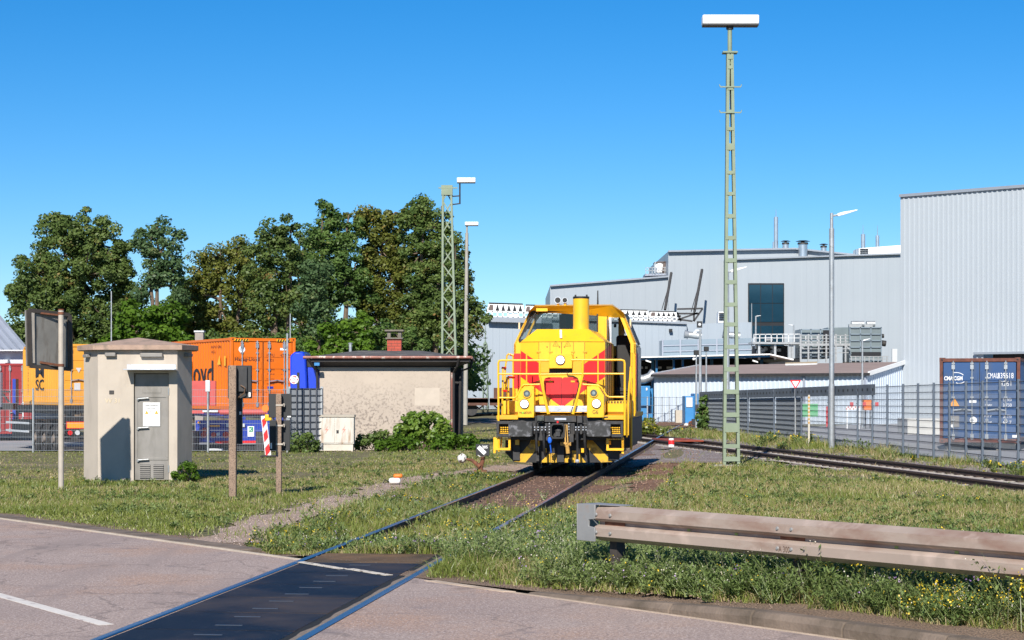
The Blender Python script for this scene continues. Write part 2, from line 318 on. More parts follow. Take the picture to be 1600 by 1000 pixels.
def asphaltmat():
    m = bpy.data.materials.new('worn_asphalt'); m.use_nodes = True; t = m.node_tree; b = t.nodes['Principled BSDF']
    co = nn(t, 'ShaderNodeTexCoord').outputs['Object']
    c = mixc(t, noisef(t, co, .5, .3, .7, 6), (.33,.25,.215), (.42,.325,.275))
    c = mixc(t, noisef(t, co, .42, .50, .72, 5), c, (.42,.255,.165))
    c = mixc(t, noisef(t, co, 38, .44, .66, 3), c, (.20,.15,.135))
    c = mixc(t, noisef(t, co, 60, .58, .66, 2), c, (.60,.50,.46))
    c = mixc(t, noisef(t, co, 1.6, .62, .70, 9, (1,1,1)), c, (.21,.17,.165))
    t.links.new(c, b.inputs['Base Color']); b.inputs['Roughness'].default_value = .85
    mp = nn(t, 'ShaderNodeMapping'); mp.inputs['Rotation'].default_value = (0, 0, -.628); mp.inputs['Scale'].default_value = (1.1, .10, 1); t.links.new(co, mp.inputs[0])
    c = mixc(t, noisef(t, mp.outputs[0], 1.2, .50, .68, 5), c, (.275,.215,.19))
    vc = nn(t, 'ShaderNodeTexVoronoi', feature='DISTANCE_TO_EDGE'); vc.inputs['Scale'].default_value = .45; nz = nn(t, 'ShaderNodeTexNoise'); nz.inputs['Scale'].default_value = 1.5; nz.inputs['Detail'].default_value = 6; t.links.new(co, nz.inputs['Vector'])
    ad = nn(t, 'ShaderNodeVectorMath', operation='ADD'); t.links.new(co, ad.inputs[0]); t.links.new(nz.outputs['Color'], ad.inputs[1]); t.links.new(ad.outputs[0], vc.inputs['Vector'])
    cm = nn(t, 'ShaderNodeMapRange'); cm.inputs[1].default_value = .004; cm.inputs[2].default_value = .012; cm.inputs[3].default_value = .55; cm.inputs[4].default_value = 0; t.links.new(vc.outputs['Distance'], cm.inputs[0])
    c = mixc(t, cm.outputs[0], c, (.16,.125,.11)); t.links.new(c, b.inputs['Base Color'])
    n = nn(t, 'ShaderNodeTexNoise'); n.inputs['Scale'].default_value = 70; n.inputs['Detail'].default_value = 3; t.links.new(co, n.inputs['Vector'])
    bp = nn(t, 'ShaderNodeBump'); bp.inputs['Strength'].default_value = .5; bp.inputs['Distance'].default_value = .01; t.links.new(n.outputs[0], bp.inputs['Height']); t.links.new(bp.outputs[0], b.inputs['Normal'])
    return m
GRD = groundmat()
BAL = gravelmat('rusty_ballast', (.27,.13,.07), (.34,.20,.12), (.20,.10,.05), 40, (.10,.05,.03))
BALG = gravelmat('grey_ballast', (.33,.27,.25), (.44,.39,.37), (.29,.22,.19), 22)
PATH = gravelmat('gravel_path', (.46,.33,.26), (.56,.43,.36), (.42,.30,.21), 34, (.28,.20,.15))
SOIL = gravelmat('bare_soil', (.30,.20,.13), (.38,.27,.19), (.24,.155,.095), 45, (.10,.07,.05))
ASP = asphaltmat(); YARD = M_('yard_asphalt', (.30,.295,.30), .85, 0, .12, .25, stain=(.22,.215,.22), ss=.4, bump=.2)
KERBM = M_('kerb_stone', (.165,.125,.095), .9, 0, .25, 3, stain=(.085,.065,.045), ss=2, slo=.45, shi=.65, bump=.4, bs=40)
def struct(o): o['kind'] = 'structure'; return o
# one ground sheet, falling slightly in the truck yard far left
mb = MB(); xs = [-900,-120,-60,-40,-25,-16]+[-12+.35*i for i in range(81)]+[20,40,120,900]; ys = [-60,0,15,19]+[22.3+.9*i for i in range(105)]+[130,200,1500]
def gz(x, y):
    x = np.asarray(x, float); y = np.asarray(y, float); z = np.zeros(np.broadcast(x, y).shape)
    yard = np.clip((y-61)/12, 0, 1)*np.clip((-2-x)/6, 0, 1)*-.53
    t = np.abs(x-trk(y)); tr = np.clip((1.95-t)/.6, 0, 1)*np.clip((y-22.6)/1.2, 0, 1)*np.clip((100-y)/10, 0, 1)
    b = np.abs(x-BR(y)); tb = np.clip((1.9-b)/.6, 0, 1)*np.clip((78-y)/8, 0, 1)*(y > 22)
    return yard-.125*np.maximum(tr, tb)
for j, y in enumerate(ys):
    for i, x in enumerate(xs): mb.v.append((x, y, float(gz(x, y))-.02))
for j in range(len(ys)-1):
    for i in range(len(xs)-1):
        a = j*len(xs)+i; mb.f.append([a, a+1, a+1+len(xs), a+len(xs)]); mb.m.append(0)
struct(mb.build('ground', GRD))
# road, running diagonally; the far kerb lies between the camera and the frame's lower edge
mb = MB(); n = 60
pts = []
for i in range(n+1):
    Y = 45-i*(45+14)/n
    pts.append((eL(Y) if Y > 19.5 else eR(Y), Y))
for (x, y) in pts: mb.v.append((x, y, .004)); mb.v.append((x-9.6, y-.0, .004))
for i in range(n): mb.f.append([2*i, 2*i+1, 2*i+3, 2*i+2]); mb.m.append(0)
struct(mb.build('road', ASP))
# pale concrete edge strip and kerbs
rd = Vector((-.726, 1, 0)).normalized(); rn = Vector((1, .726, 0)).normalized()
def eP(Y, off=0, z=0): 
    x = eL(Y) if Y > 20.4 else eR(Y)
    return Vector((x, Y, z))+rn*off
mb = MB()
mb.prism([eP(45,0,.0), eP(45,.03,0), eP(21.75,.03,0), eP(21.75,0,0)], (0,0,.022)); 
struct(mb.build('edge_strip', M_('pale_edge', (.44,.38,.31), .9, 0, .15, 3, bump=.3)))
mb = MB(); Y = 44.
while Y > 22.9:
    a = eP(Y,.03); b2 = eP(Y-.80,.03); mb.prism([a+Vector((0,0,-.05)), a+rn*.30+Vector((0,0,-.05)), b2+rn*.30+Vector((0,0,-.05)), b2+Vector((0,0,-.05))], (0,0,.08)); Y -= .812
struct(mb.build('kerb', KERBM, bevel=.012))
mb = MB(); Y = 18.15; k = 0
while Y > -4:
    h = .03 if k == 0 else (.09 if k == 1 else .125)
    h0 = .02 if k == 0 else (.05 if k == 1 else (.09 if k == 2 else .125)); h1 = .05 if k == 0 else (.09 if k == 1 else .125)
    a = Vector((eR(Y), Y, 0)); b2 = Vector((eR(Y-.81), Y-.81, 0)); vs = []
    for p, hh in ((a, h0), (b2, h1)):
        vs += [p+Vector((0,0,-.05)), p+rn*.16+Vector((0,0,-.05)), p+rn*.16+Vector((0,0,hh)), p+rn*.035+Vector((0,0,hh)), p+Vector((0,0,max(.01,hh-.05)))]
    mb.add(vs, [(0,1,2,3,4),(9,8,7,6,5)]+[(i,5+i,5+(i+1)%5,(i+1)%5) for i in range(5)]); Y -= .816; k += 1
struct(mb.build('kerb', KERBM, bevel=.012))
mb = MB(); mb.prism([Vector((eR(18.3)-.06,18.3,0)), Vector((eR(18.3),18.3,0)), Vector((eR(-4),-4,0)), Vector((eR(-4)-.06,-4,0))], (0,0,.008))
mb.prism([Vector((eR(19.4)-.1,19.4,0)), Vector((eR(19.4)+.02,19.4,0)), Vector((eR(18.32)+.02,18.32,0)), Vector((eR(18.32)-.1,18.32,0))], (0,0,.011))
struct(mb.build('gutter_strip', M_('pale_gutter', (.46,.36,.27), .9, 0, .2, 4)))
mb = MB(); a = G(-60,914.5); b2 = G(166,977.5); d = (b2-a).normalized(); nrm = Vector((d.y,-d.x,0)); 
mb.prism([a-d*14-nrm*.065, a-d*14+nrm*.065, b2+nrm*.06, b2-nrm*.06], (0,0,.003)); 
o = mb.build('lane_marking', M_('worn_white_line', (.66,.61,.55), .7, 0, .1, 4, stain=(.36,.29,.27), ss=9, slo=.58, shi=.66), loc=(0,0,.0055), local=True)
struct(o)
# verge behind the right kerb: raised soil
mb = MB()
va = [Vector((eR(Y), Y, 0)) for Y in (20.2,19.2,18.16,17.334,16.518,15.702,14,10,5,-4)]
for i, a in enumerate(va):
    z = (.012,.018,.022,.047,.087,.122,.122,.122,.122,.122)[i]
    mb.v += [tuple(a+rn*((.02,.02,.14,.14,.14,.14,.14,.14,.14,.14)[i])+Vector((0,0,z-.005))), tuple(a+rn*.7+Vector((0,0,z*1.0-.0))), tuple(a+rn*2.6+Vector((0,0,-.03)))]
for i in range(len(va)-1):
    for j in range(2): mb.f.append([3*i+j,3*i+j+1,3*i+4+j,3*i+3+j]); mb.m.append(0)
struct(mb.build('verge', SOIL))
def strip(name, mat, cl, w, z, seed, kind='structure', jag=.25, n=90):
    rg = random.Random(seed); mb = MB(); L = []
    seg = [0]
    for i in range(len(cl)-1): seg.append(seg[-1]+(cl[i+1]-cl[i]).length)
    for i in range(n+1):
        s_ = seg[-1]*i/n; j = max(k for k in range(len(cl)-1) if seg[k] <= s_+1e-6); t_ = (s_-seg[j])/(seg[j+1]-seg[j])
        p = cl[j].lerp(cl[j+1], t_); d = (cl[j+1]-cl[j]).normalized(); nr = Vector((d.y,-d.x,0)); ww = w(p) if callable(w) else w
        jl = mnoise.noise(Vector((s_*.9, seed, 0)))*jag*2+rg.uniform(-.3,.3)*jag; jr = mnoise.noise(Vector((s_*.9, seed+9, 0)))*jag*2+rg.uniform(-.3,.3)*jag
        for q in (p-nr*(ww+jl), p-nr*ww*.45, p+nr*ww*.45, p+nr*(ww+jr)): mb.v.append((q.x, q.y, z+float(gz(q.x,q.y))))
    for i in range(n):
        for j in range(3): mb.f.append([4*i+j,4*i+j+1,4*i+j+5,4*i+j+4]); mb.m.append(0)
    return struct(mb.build(name, mat))
PATHPTS = [G(x,y) for x, y in ((335,848),(400,822),(470,800),(560,775),(640,750),(720,738),(800,728),(870,716))]
strip('gravel_path', PATH, PATHPTS, .36, .0, 3, jag=.24)
strip('soil_edge', SOIL, [eP(44,.45), eP(30,.45), eP(22.2,.45)], .30, -.002, 8, jag=.12)
MAINPTS = [Vector((trk(Y), Y, 0)) for Y in (22.7, 30, 43.8, 60, 80, 100, 113)]+[Vector((9.6,122,0)), Vector((9.4,135,0)), Vector((7,155,0)), Vector((0,175,0))]
BRPTS = [Vector((BR(Y), Y, 0)) for Y in (12, 25, 50, 65, 80.5)]+[Vector((3.7,95,0)), Vector((1.0,112,0)), Vector((-3.5,130,0)), Vector((-13,155,0))]
SIDPTS = [Vector((5.0,84,0)), Vector((6.6,93,0)), Vector((9.0,103,0)), Vector((13,114,0)), Vector((20,126,0))]
strip('ballast', BAL, MAINPTS, 1.32, .006, 11, jag=.22, n=160)
strip('ballast', BALG, BRPTS, 2.1, .002, 12, jag=.45, n=200)
strip('ballast', BALG, [Vector((4.4,51,0)), Vector((4.9,60,0)), Vector((5.4,72,0)), Vector((6,84,0))], 1.35, .010, 13, jag=.35)
strip('ballast', BAL, SIDPTS, 1.3, .004, 14, jag=.3)
strip('bare_earth', BAL, [Vector((2.6,32,0)), Vector((3.0,38,0)), Vector((3.6,46,0)), Vector((4.2,52,0))], .70, -.003, 15, jag=.3)
strip('bare_earth', BAL, [G(790,905), G(850,850), G(905,800)], .35, -.004, 16, jag=.3)
# yards
mb = MB(); mb.prism([(13.2,30,0),(60,30,0),(60,112,0),(21,112,0),(10.2,93,0),(fnc(80)+.5,80,0)], (0,0,.006)); o = struct(mb.build('yard_asphalt', YARD)); o.location.z = -.002
mb = MB(); mb.poly([(-60,62,-.03),(-5,62,-.03),(-6.5,74,-.52),(-60,74,-.52)]); mb.poly([(-60,74,-.52),(-6.5,74,-.52),(-10,100,-.52),(-60,100,-.52)]); struct(mb.build('yard_asphalt', YARD)).location.z = .012
# rails
RAILM = M_('rail_side_rust', (.062,.042,.033), .75, .2, .25, 6); RAILT = M_('rail_head_polished', (.40,.41,.43), .30, 1, .05, 4); RAILR = M_('rail_head_rusty', (.10,.06,.045), .55, .5, .2, 4)
SLEEP = M_('sleeper_wood', (.10,.06,.045), .85, 0, .3, 5); SLEEPC = M_('sleeper_concrete', (.34,.31,.28), .9, 0, .15, 4)
def smooth(pts, k=8):
    out = []; n = len(pts)
    for i in range(n-1):
        p0 = pts[max(i-1,0)]; p1 = pts[i]; p2 = pts[i+1]; p3 = pts[min(i+2,n-1)]
        for j in range(k):
            t = j/k; out.append(.5*((2*p1)+(p2-p0)*t+(2*p0-5*p1+4*p2-p3)*t*t+(3*p1-p0-3*p2+p3)*t**3))
    return out+[pts[-1]]
def rail_profile(): return [(-.075,0),(.075,0),(.075,.012),(.012,.035),(.012,.115),(.036,.125),(.036,.158),(.026,.165),(-.026,.165),(-.036,.158),(-.036,.125),(-.012,.115),(-.012,.035),(-.075,.012)]
def rail(mb, cl, off, z0=-.06, top=True):
    pr = rail_profile(); k = len(pr); b = len(mb.v); n = len(cl)
    for i, p in enumerate(cl):
        d = (cl[min(i+1,n-1)]-cl[max(i-1,0)]).normalized(); nr = Vector((d.y,-d.x,0))
        for (a, z) in pr:
            q = p+nr*(off+a); mb.v.append((q.x, q.y, z0+z))
    for i in range(n-1):
        for j in range(k):
            mb.f.append([b+i*k+j, b+i*k+(j+1)%k, b+(i+1)*k+(j+1)%k, b+(i+1)*k+j]); mb.m.append(1 if j in (6,7,8) else 0)
def track(name, label, pts, topm, z0, sleepers, slm, a0, smoothk=8):
    cl = smooth(pts, smoothk); th = thing(name, label, 'railway track', cl[0])
    for off in (-.7535, .7535):
        mb = MB(); rail(mb, cl, off, z0); mb.build('rail', [RAILM, topm], th)
    L = 0; nxt = a0; cnt = 0
    for i in range(len(cl)-1):
        seg = (cl[i+1]-cl[i]); l = seg.length
        while nxt < L+l and cnt < sleepers:
            p = cl[i]+seg*((nxt-L)/l); d = seg.normalized(); nr = Vector((d.y,-d.x,0)); mb = MB()
            mb.bar(p-nr*1.28+Vector((0,0,z0-.025)), p+nr*1.28+Vector((0,0,z0-.025)), .25, .12)
            for off in (-.7535,.7535):
                c = p+nr*off
                for sd_ in (-1,1): mb.bar(c+nr*sd_*.13-d*.07+Vector((0,0,z0+.03)), c+nr*sd_*.13+d*.07+Vector((0,0,z0+.03)), .10, .07, 1)
            mb.build('sleeper', [slm, RAILM], th); nxt += .63; cnt += 1
        L += l
    return th
track('railway_track', 'straight main railway track with shiny rails that crosses the road and passes under the locomotive', MAINPTS if False else [Vector((trk(2),2,0)), Vector((trk(14),14,0))]+MAINPTS, RAILT, -.148, 95, SLEEP, 22.0)
track('railway_track', 'rusty brown branch track running diagonally behind the grass at right', BRPTS, RAILR, -.135, 99, SLEEPC, 18)
track('railway_track', 'short far siding track branching off behind the crossing point', SIDPTS, RAILR, -.12, 40, SLEEP, .4)
track('railway_track', 'farthest track under the flat wagons left of the locomotive', [Vector((-40,150,0)), Vector((-10,149,0)), Vector((0,148,0))], RAILR, -.1, 20, SLEEP, .4)
# crossing panels between the rails
CR = M_('crossing_rubber', (.009,.010,.014), .55, 0, .3, 1.2, stain=(.075,.052,.034), ss=.5, slo=.44, shi=.70, stain2=(.045,.045,.05), s2=26, s2lo=.62, s2hi=.68, spec=.22)
CRD = M_('dusty_rubber', (.075,.055,.036), .8, 0, .3, 1.5, stain=(.19,.115,.06), ss=.9, slo=.42, shi=.62, stain2=(.30,.27,.23), s2=30, s2lo=.66, s2hi=.70, spec=.2, bump=.2)
th = thing('level_crossing', 'black rubber level crossing deck laid between the rails across the road', 'level crossing', (trk(18),18,0), math.atan(-.115))
Y = 22.55; k = 0
while Y > 3:
    mb = MB(); L = .6 if k else .6
    a = trk(Y); d = Vector((.1143,.9934,0)); nr = Vector((.9934,-.1143,0)); p = Vector((trk(Y),Y,0)); q = p-d*(1.19)
    mb.prism([p-nr*.69-Vector((0,0,.05)), p+nr*.60-Vector((0,0,.05)), q+nr*.60-Vector((0,0,.05)), q-nr*.69-Vector((0,0,.05))], (0,0,.062))
    mb.build('rubber_panel', CR if k else CRD, th, bevel=.008)
    if 1 <= k <= 8:
        mb = MB(); 
        for f in (.25, .75):
            c = p-d*1.19*f+Vector((0,0,.0135)); mb.bar(c-nr*.0+nr*.0-nr*.11, c+nr*.11, .035, .004)
        mb.build('grip_ridge', M_('ridge_worn', (.04,.05,.07), .5, 0, .1, 9) if k == 1 else bpy.data.materials['ridge_worn'], th)
    Y -= 1.2; k += 1
mb = MB(); p0 = Vector((trk(23.1),23.1,0)); zz = []
for i in range(80):
    Yv = 22.5-i*.25; w = .035*mnoise.noise(Vector((Yv*2.2,0,0))); zz.append((Yv, w))
for i in range(79):
    (ya, wa), (yb, wb) = zz[i], zz[i+1]
    mb.poly([(trk(ya)+.672+wa, ya, .0095), (trk(ya)+.722, ya, .0095), (trk(yb)+.722, yb, .0095), (trk(yb)+.672+wb, yb, .0095)])
mt_ = MB(); mt_.poly([(trk(22.5)+.60,22.5,.006),(trk(22.5)+.73,22.5,.006),(trk(3)+.73,3,.006),(trk(3)+.60,3,.006)]); struct(mt_.build('flangeway', M_('flangeway_dark', (.008,.008,.008), .9, 0, 0)))
struct(mb.build('flangeway_grit', M_('grit', (.20,.16,.13), .95, 0, .3, 30, bump=.5)))
mb = MB()
for (ax, ay, bx, by) in ((468,880,535,891),(546,891,607,901)):
    a = G(ax,ay); b2 = G(bx,by); d = (b2-a).normalized(); nr = Vector((d.y,-d.x,0))
    mb.prism([a-nr*.05, a+nr*.05, b2+nr*.05, b2-nr*.05], (0,0,.004))
o = struct(mb.build('edge_marking', M_('worn_paint', (.60,.54,.45), .8, 0, .2, 8, stain=(.1,.08,.06), ss=14, slo=.55, shi=.6))); o.location.z = .0135
# rusty steel cover between the branch rails + small things by the track
mb = MB(); a = Vector((BR(74),74,0)); d = Vector((-.13,1,0)).normalized(); nr = Vector((d.y,-d.x,0))
mb.prism([a-nr*.62-d*2.0, a+nr*.62-d*2.0, a+nr*.62+d*1.4, a-nr*.62+d*1.4], (0,0,.05)); mb.cyl(a+nr*.3+Vector((0,0,.05)), a+nr*.3+Vector((0,0,.08)), .1, n=8)
tag(mb.build('track_cover', M_('red_lead', (.28,.05,.02), .7, 0, .25, 3, stain=(.15,.04,.02), ss=4), loc=a, bevel=.02), 'rust red steel cover plate lying between the rails of the branch track', 'cover plate')
th = thing('marker_block', 'small red and white marker block in the grey ballast beside the crossing', 'marker', G(1049,698))
p = G(1049,698); MB().cyl(p, p+Vector((0,0,.28)), .10, .08, n=10).build('body', WHITE, th); MB().cyl(p+Vector((0,0,.08)), p+Vector((0,0,.22)), .103, .092, n=10).build('red_band', RED, th)
# loose stones
rg = np.random.default_rng(5)
def stones(name, mat, pts, rmin, rmax):
    n = len(pts); oc = np.array([(1,0,0),(-1,0,0),(0,1,0),(0,-1,0),(0,0,1),(0,0,-.6)], float)
    V = oc[None]*rg.uniform(.6,1.2,(n,6,1)); V *= rg.uniform(rmin,rmax,(n,1,1)); a = rg.uniform(0,6.28,n); ca, sa = np.cos(a)[:,None], np.sin(a)[:,None]
    x = V[...,0]*ca-V[...,1]*sa; y = V[...,0]*sa+V[...,1]*ca; V = np.stack([x,y,V[...,2]*.7],-1)+pts[:,None]
    tr = np.array([(0,2,4),(2,1,4),(1,3,4),(3,0,4),(2,0,5),(1,2,5),(3,1,5),(0,3,5)])
    Fc = (tr[None]+np.arange(n)[:,None,None]*6).reshape(-1,3)
    return rawmesh(name, mat, V.reshape(-1,3), Fc, np.repeat(rg.random(n), 8))
def rawmesh(name, mat, V, Fc, rnd, kind='stuff', parent=None):
    me = bpy.data.meshes.new(name); k = Fc.shape[1]; nf = len(Fc)
    me.vertices.add(len(V)); me.vertices.foreach_set('co', np.ascontiguousarray(V, np.float32).ravel())
    me.loops.add(nf*k); me.loops.foreach_set('vertex_index', np.ascontiguousarray(Fc, np.int32).ravel())
    me.polygons.add(nf); me.polygons.foreach_set('loop_start', np.arange(0, nf*k, k, dtype=np.int32))
    a = me.attributes.new('rnd', 'FLOAT', 'FACE'); a.data.foreach_set('value', np.ascontiguousarray(rnd, np.float32))
    me.materials.append(mat); me.update(calc_edges=True)
    o = bpy.data.objects.new(name, me); C.objects.link(o)
    if parent is not None: o.parent = parent; 
    if kind: o['kind'] = kind
    return o
# ================================================================ VEGETATION
def vnoise(x, y, sc, seed=0):
    x = x*sc+seed*17.3; y = y*sc+seed*7.7; xi = np.floor(x).astype(int); yi = np.floor(y).astype(int); fx = x-xi; fy = y-yi
    fx = fx*fx*(3-2*fx); fy = fy*fy*(3-2*fy)
    def h(a, b): 
        v = np.sin(a*127.1+b*311.7+seed)*43758.5453; return v-np.floor(v)
    return (h(xi,yi)*(1-fx)+h(xi+1,yi)*fx)*(1-fy)+(h(xi,yi+1)*(1-fx)+h(xi+1,yi+1)*fx)*fy
PP = np.array([(p.x, p.y) for p in PATHPTS])
def dpath(x, y):
    d = np.full(x.shape, 1e9)
    for a, b in zip(PP[:-1], PP[1:]):
        e = b-a; t = np.clip(((x-a[0])*e[0]+(y-a[1])*e[1])/(e@e), 0, 1)
        d = np.minimum(d, np.hypot(x-a[0]-t*e[0], y-a[1]-t*e[1]))
    return d
def zones(x, y):
    """grass density 0..1 and height in metres for world points"""
    t = x-(1.01+.115*(y-43.8)); br = np.abs(x-(9.2-.13*(y-50))); edge = np.where(y > 20.4, x-eL(y), x-eR(y))*.81
    n1 = vnoise(x,y,.5,1)*.6+vnoise(x,y,1.7,2)*.4; n2 = vnoise(x,y,.9,3)*.5+vnoise(x,y,3.1,4)*.5; n3 = vnoise(x,y,.25,6)
    left = (t < 0) & (x < 4)
    den = np.where(left, np.clip(1.75-n1*1.9, .10, 1), np.clip(1.5-n1*1.8, .10, 1))
    h = np.where(left, .03+.075*n2*n2*1.4, .04+.17*n2*n2)
    # dry bare strip in the lawn at far left, greener band nearer the road
    far = left & (y > 41) & (x < -4); den = np.where(far, den*.6, den); h = np.where(far, h*.6, h)
    near = left & (edge < 7) ; h = np.where(near, h*1.3+.01, h)
    dp = dpath(x,y); den = np.where(left, den*np.clip((dp-.12-.60*n2)/.4, .04, 1), den)
    # along the main track
    at = np.abs(t)
    side = (t < -.85) & (t > -3.2) & (y < 46); den = np.where(side & (dp > .9), np.clip(1.4-n2*.9, .3, 1), den); h = np.where(side, .10+.15*n2*np.clip((46-y)/14,.4,1), h)
    mid = at < .70; dm = np.where(y < 30+3*n2, np.clip(1.5-n2*1.3, .25, 1), np.where(y < 48, .06*(n2 > .6), .03)); den = np.where(mid, dm, den); h = np.where(mid, .07+.20*n2, h)
    den = np.where((at > .70) & (at < .84), np.where(y < 28, .22*(n2 > .55), .0), den); h = np.where((at > .70) & (at < .84), .09, h)
    rs = (t > .84) & (t < 3.0) & (y < 31); den = np.where(rs, np.clip(1.5-n2*1.5, .08, 1), den); h = np.where(rs, .14+.18*n2, h)
    earth = (t > .84) & (t < 2.5) & (y > 31); den = np.where(earth, .40*(n1 > .50), den); h = np.where(earth, .10, h)
    grav = (t > .8) & (t < 3.6) & (y > 51) ; den = np.where(grav, .05*(n2 > .6), den)
    brw = 1.35+1.5*(n1-.3); den = np.where(br < brw, .06*(n2 > .62), den); h = np.where(br < brw, .12, h)
    strip_ = (x > 9.2-.13*(y-50)+1.4) & (x < fnc(y)+.6) & (y < 90); den = np.where(strip_, np.clip(1.7*n1-.2, .15, 1), den); h = np.where(strip_, .12+.35*n2*(n1 > .5), h)
    # verge in front of the guard rail
    vg = (y < 19.6) & (x > -1); inner = edge
    ramp = np.clip((inner-.22-.75*n2*np.clip((19.0-y)/3,0,1)+.1)/.35, 0, 1)
    den = np.where(vg, ramp*np.clip(1.5-n1*.7, .4, 1), den); h = np.where(vg, .09+(.12+.34*n2)*np.clip((inner-.25)/.7, .15, 1), h)
    den = np.where(edge < .12, 0, den); den = np.where((edge < .65) & (y > 20.4) & left, den*np.clip((edge-.22-.4*n2)/.2,0,1)*.9, den)
    h = np.where(left & (edge < 1.0), h*.55, h)
    # holes: crossing, yard, beyond fences
    den = np.where((y < 22.6) & (at < .9), 0, den)
    den = np.where((x > fnc(y)+.5) & (x > 8), 0, den); den = np.where((x < -3.2) & (y > 62), 0, den); den = np.where((y > 84) & (x < 0), den*.6, den)
    den = np.where((x > 2.2) & (x < 9) & (y > 88) & (y < 112), 0.8*(n2>.3), den)
    return den, h
rg = np.random.default_rng(11)
def sample(n, y0, y1, p, xl=-.33, xr=.33):
    u = rg.random(n); q = 1-p; Y = (y0**q+u*(y1**q-y0**q))**(1/q); X = Y*rg.uniform(xl, xr, n); return X, Y
def zof(x, y):
    z = np.zeros_like(x)
    e = (x-eR(y))*.81; v = (y < 19.2); z = np.where(v & (e > .1), np.clip((19.2-y)/2.2,0,1)*.11*np.clip(1-(e-.7)/1.9, 0, 1), z)
    return z-.01+gz(x,y)
def blades(name, mat, x, y, h, w, lean=.5, seg2=True, tip=.0):
    n = len(x); z = zof(x, y); a = rg.uniform(0, 6.283, n); dx, dy = np.cos(a)*w/2, np.sin(a)*w/2
    la = rg.uniform(0, 6.283, n); ll = rg.random(n)*lean*h; lx, ly = np.cos(la)*ll, np.sin(la)*ll
    B0 = np.stack([x-dx, y-dy, z], -1); B1 = np.stack([x+dx, y+dy, z], -1)
    T = np.stack([x+lx, y+ly, z+h*(1-.25*(ll/np.maximum(h,1e-4)))], -1)
    if seg2:
        M0 = np.stack([x-dx*.75+lx*.3, y-dy*.75+ly*.3, z+h*.55], -1); M1 = np.stack([x+dx*.75+lx*.3, y+dy*.75+ly*.3, z+h*.55], -1)
        V = np.stack([B0,B1,M0,M1,T], 1).reshape(-1,3); tr = np.array([(0,1,3),(0,3,2),(2,3,4)]); k = 5
    else:
        V = np.stack([B0,B1,T], 1).reshape(-1,3); tr = np.array([(0,1,2)]); k = 3
    Fc = (tr[None]+np.arange(n)[:,None,None]*k).reshape(-1,3)
    cl = vnoise(x,y,.7,8)*.35+vnoise(x,y,2.3,9)*.30+.35*rg.random(n)
    return rawmesh(name, mat, V, Fc, np.repeat(np.clip(cl,0,1), len(tr)))
GM = leafmat('grass_green', (.115,.165,.022), (.275,.305,.065), (.42,.36,.18)); GD = leafmat('grass_dry', (.30,.24,.11), (.46,.36,.19), (.55,.45,.28), .2)
WM_ = leafmat('weed_leaf', (.095,.165,.04), (.25,.31,.10), (.40,.36,.19)); YF = leafmat('flower_yellow', (.75,.50,.01), (.85,.62,.03), None, .2)
PF = leafmat('flower_purple', (.30,.16,.42), (.42,.28,.52), None, .2); WF = leafmat('flower_pale', (.55,.48,.36), (.62,.58,.50), None, .2)
def layer(name, mat, N, y0, y1, p, hs, w0, wk, thr=0, lean=.5, seg2=True, dryn=False, xl=-.33, xr=.33):
    x, y = sample(N, y0, y1, p, xl, xr); den, h = zones(x, y)
    if dryn: den = den*np.clip(vnoise(x,y,.45,12)*2.2-.5, .12, 1)*np.where((x < -2) & (y < 40) & ((x-eL(y)) < 6), .35, 1)
    k = rg.random(N) < den; x, y, h = x[k], y[k], h[k]
    h = h*hs*rg.uniform(.5, 1.25, len(x))*np.where((y < 19.8) & (x > -1), .62, 1); w = w0+wk*y*rg.uniform(.7, 1.2, len(x))
    return blades(name, mat, x, y, h, w, lean, seg2)
layer('grass', GM, 410000, 12.5, 34, 1.35, .82, .004, .00032, lean=1.5)
layer('grass', GM, 400000, 30, 100, 1.5, 1.0, .004, .00032, lean=1.2, seg2=False)
layer('dry_grass', GD, 310000, 12.5, 34, 1.35, .85, .003, .00026, lean=1.8, dryn=True)
layer('dry_grass', GD, 330000, 30, 100, 1.5, 1.05, .003, .0003, lean=1.4, seg2=False, dryn=True)
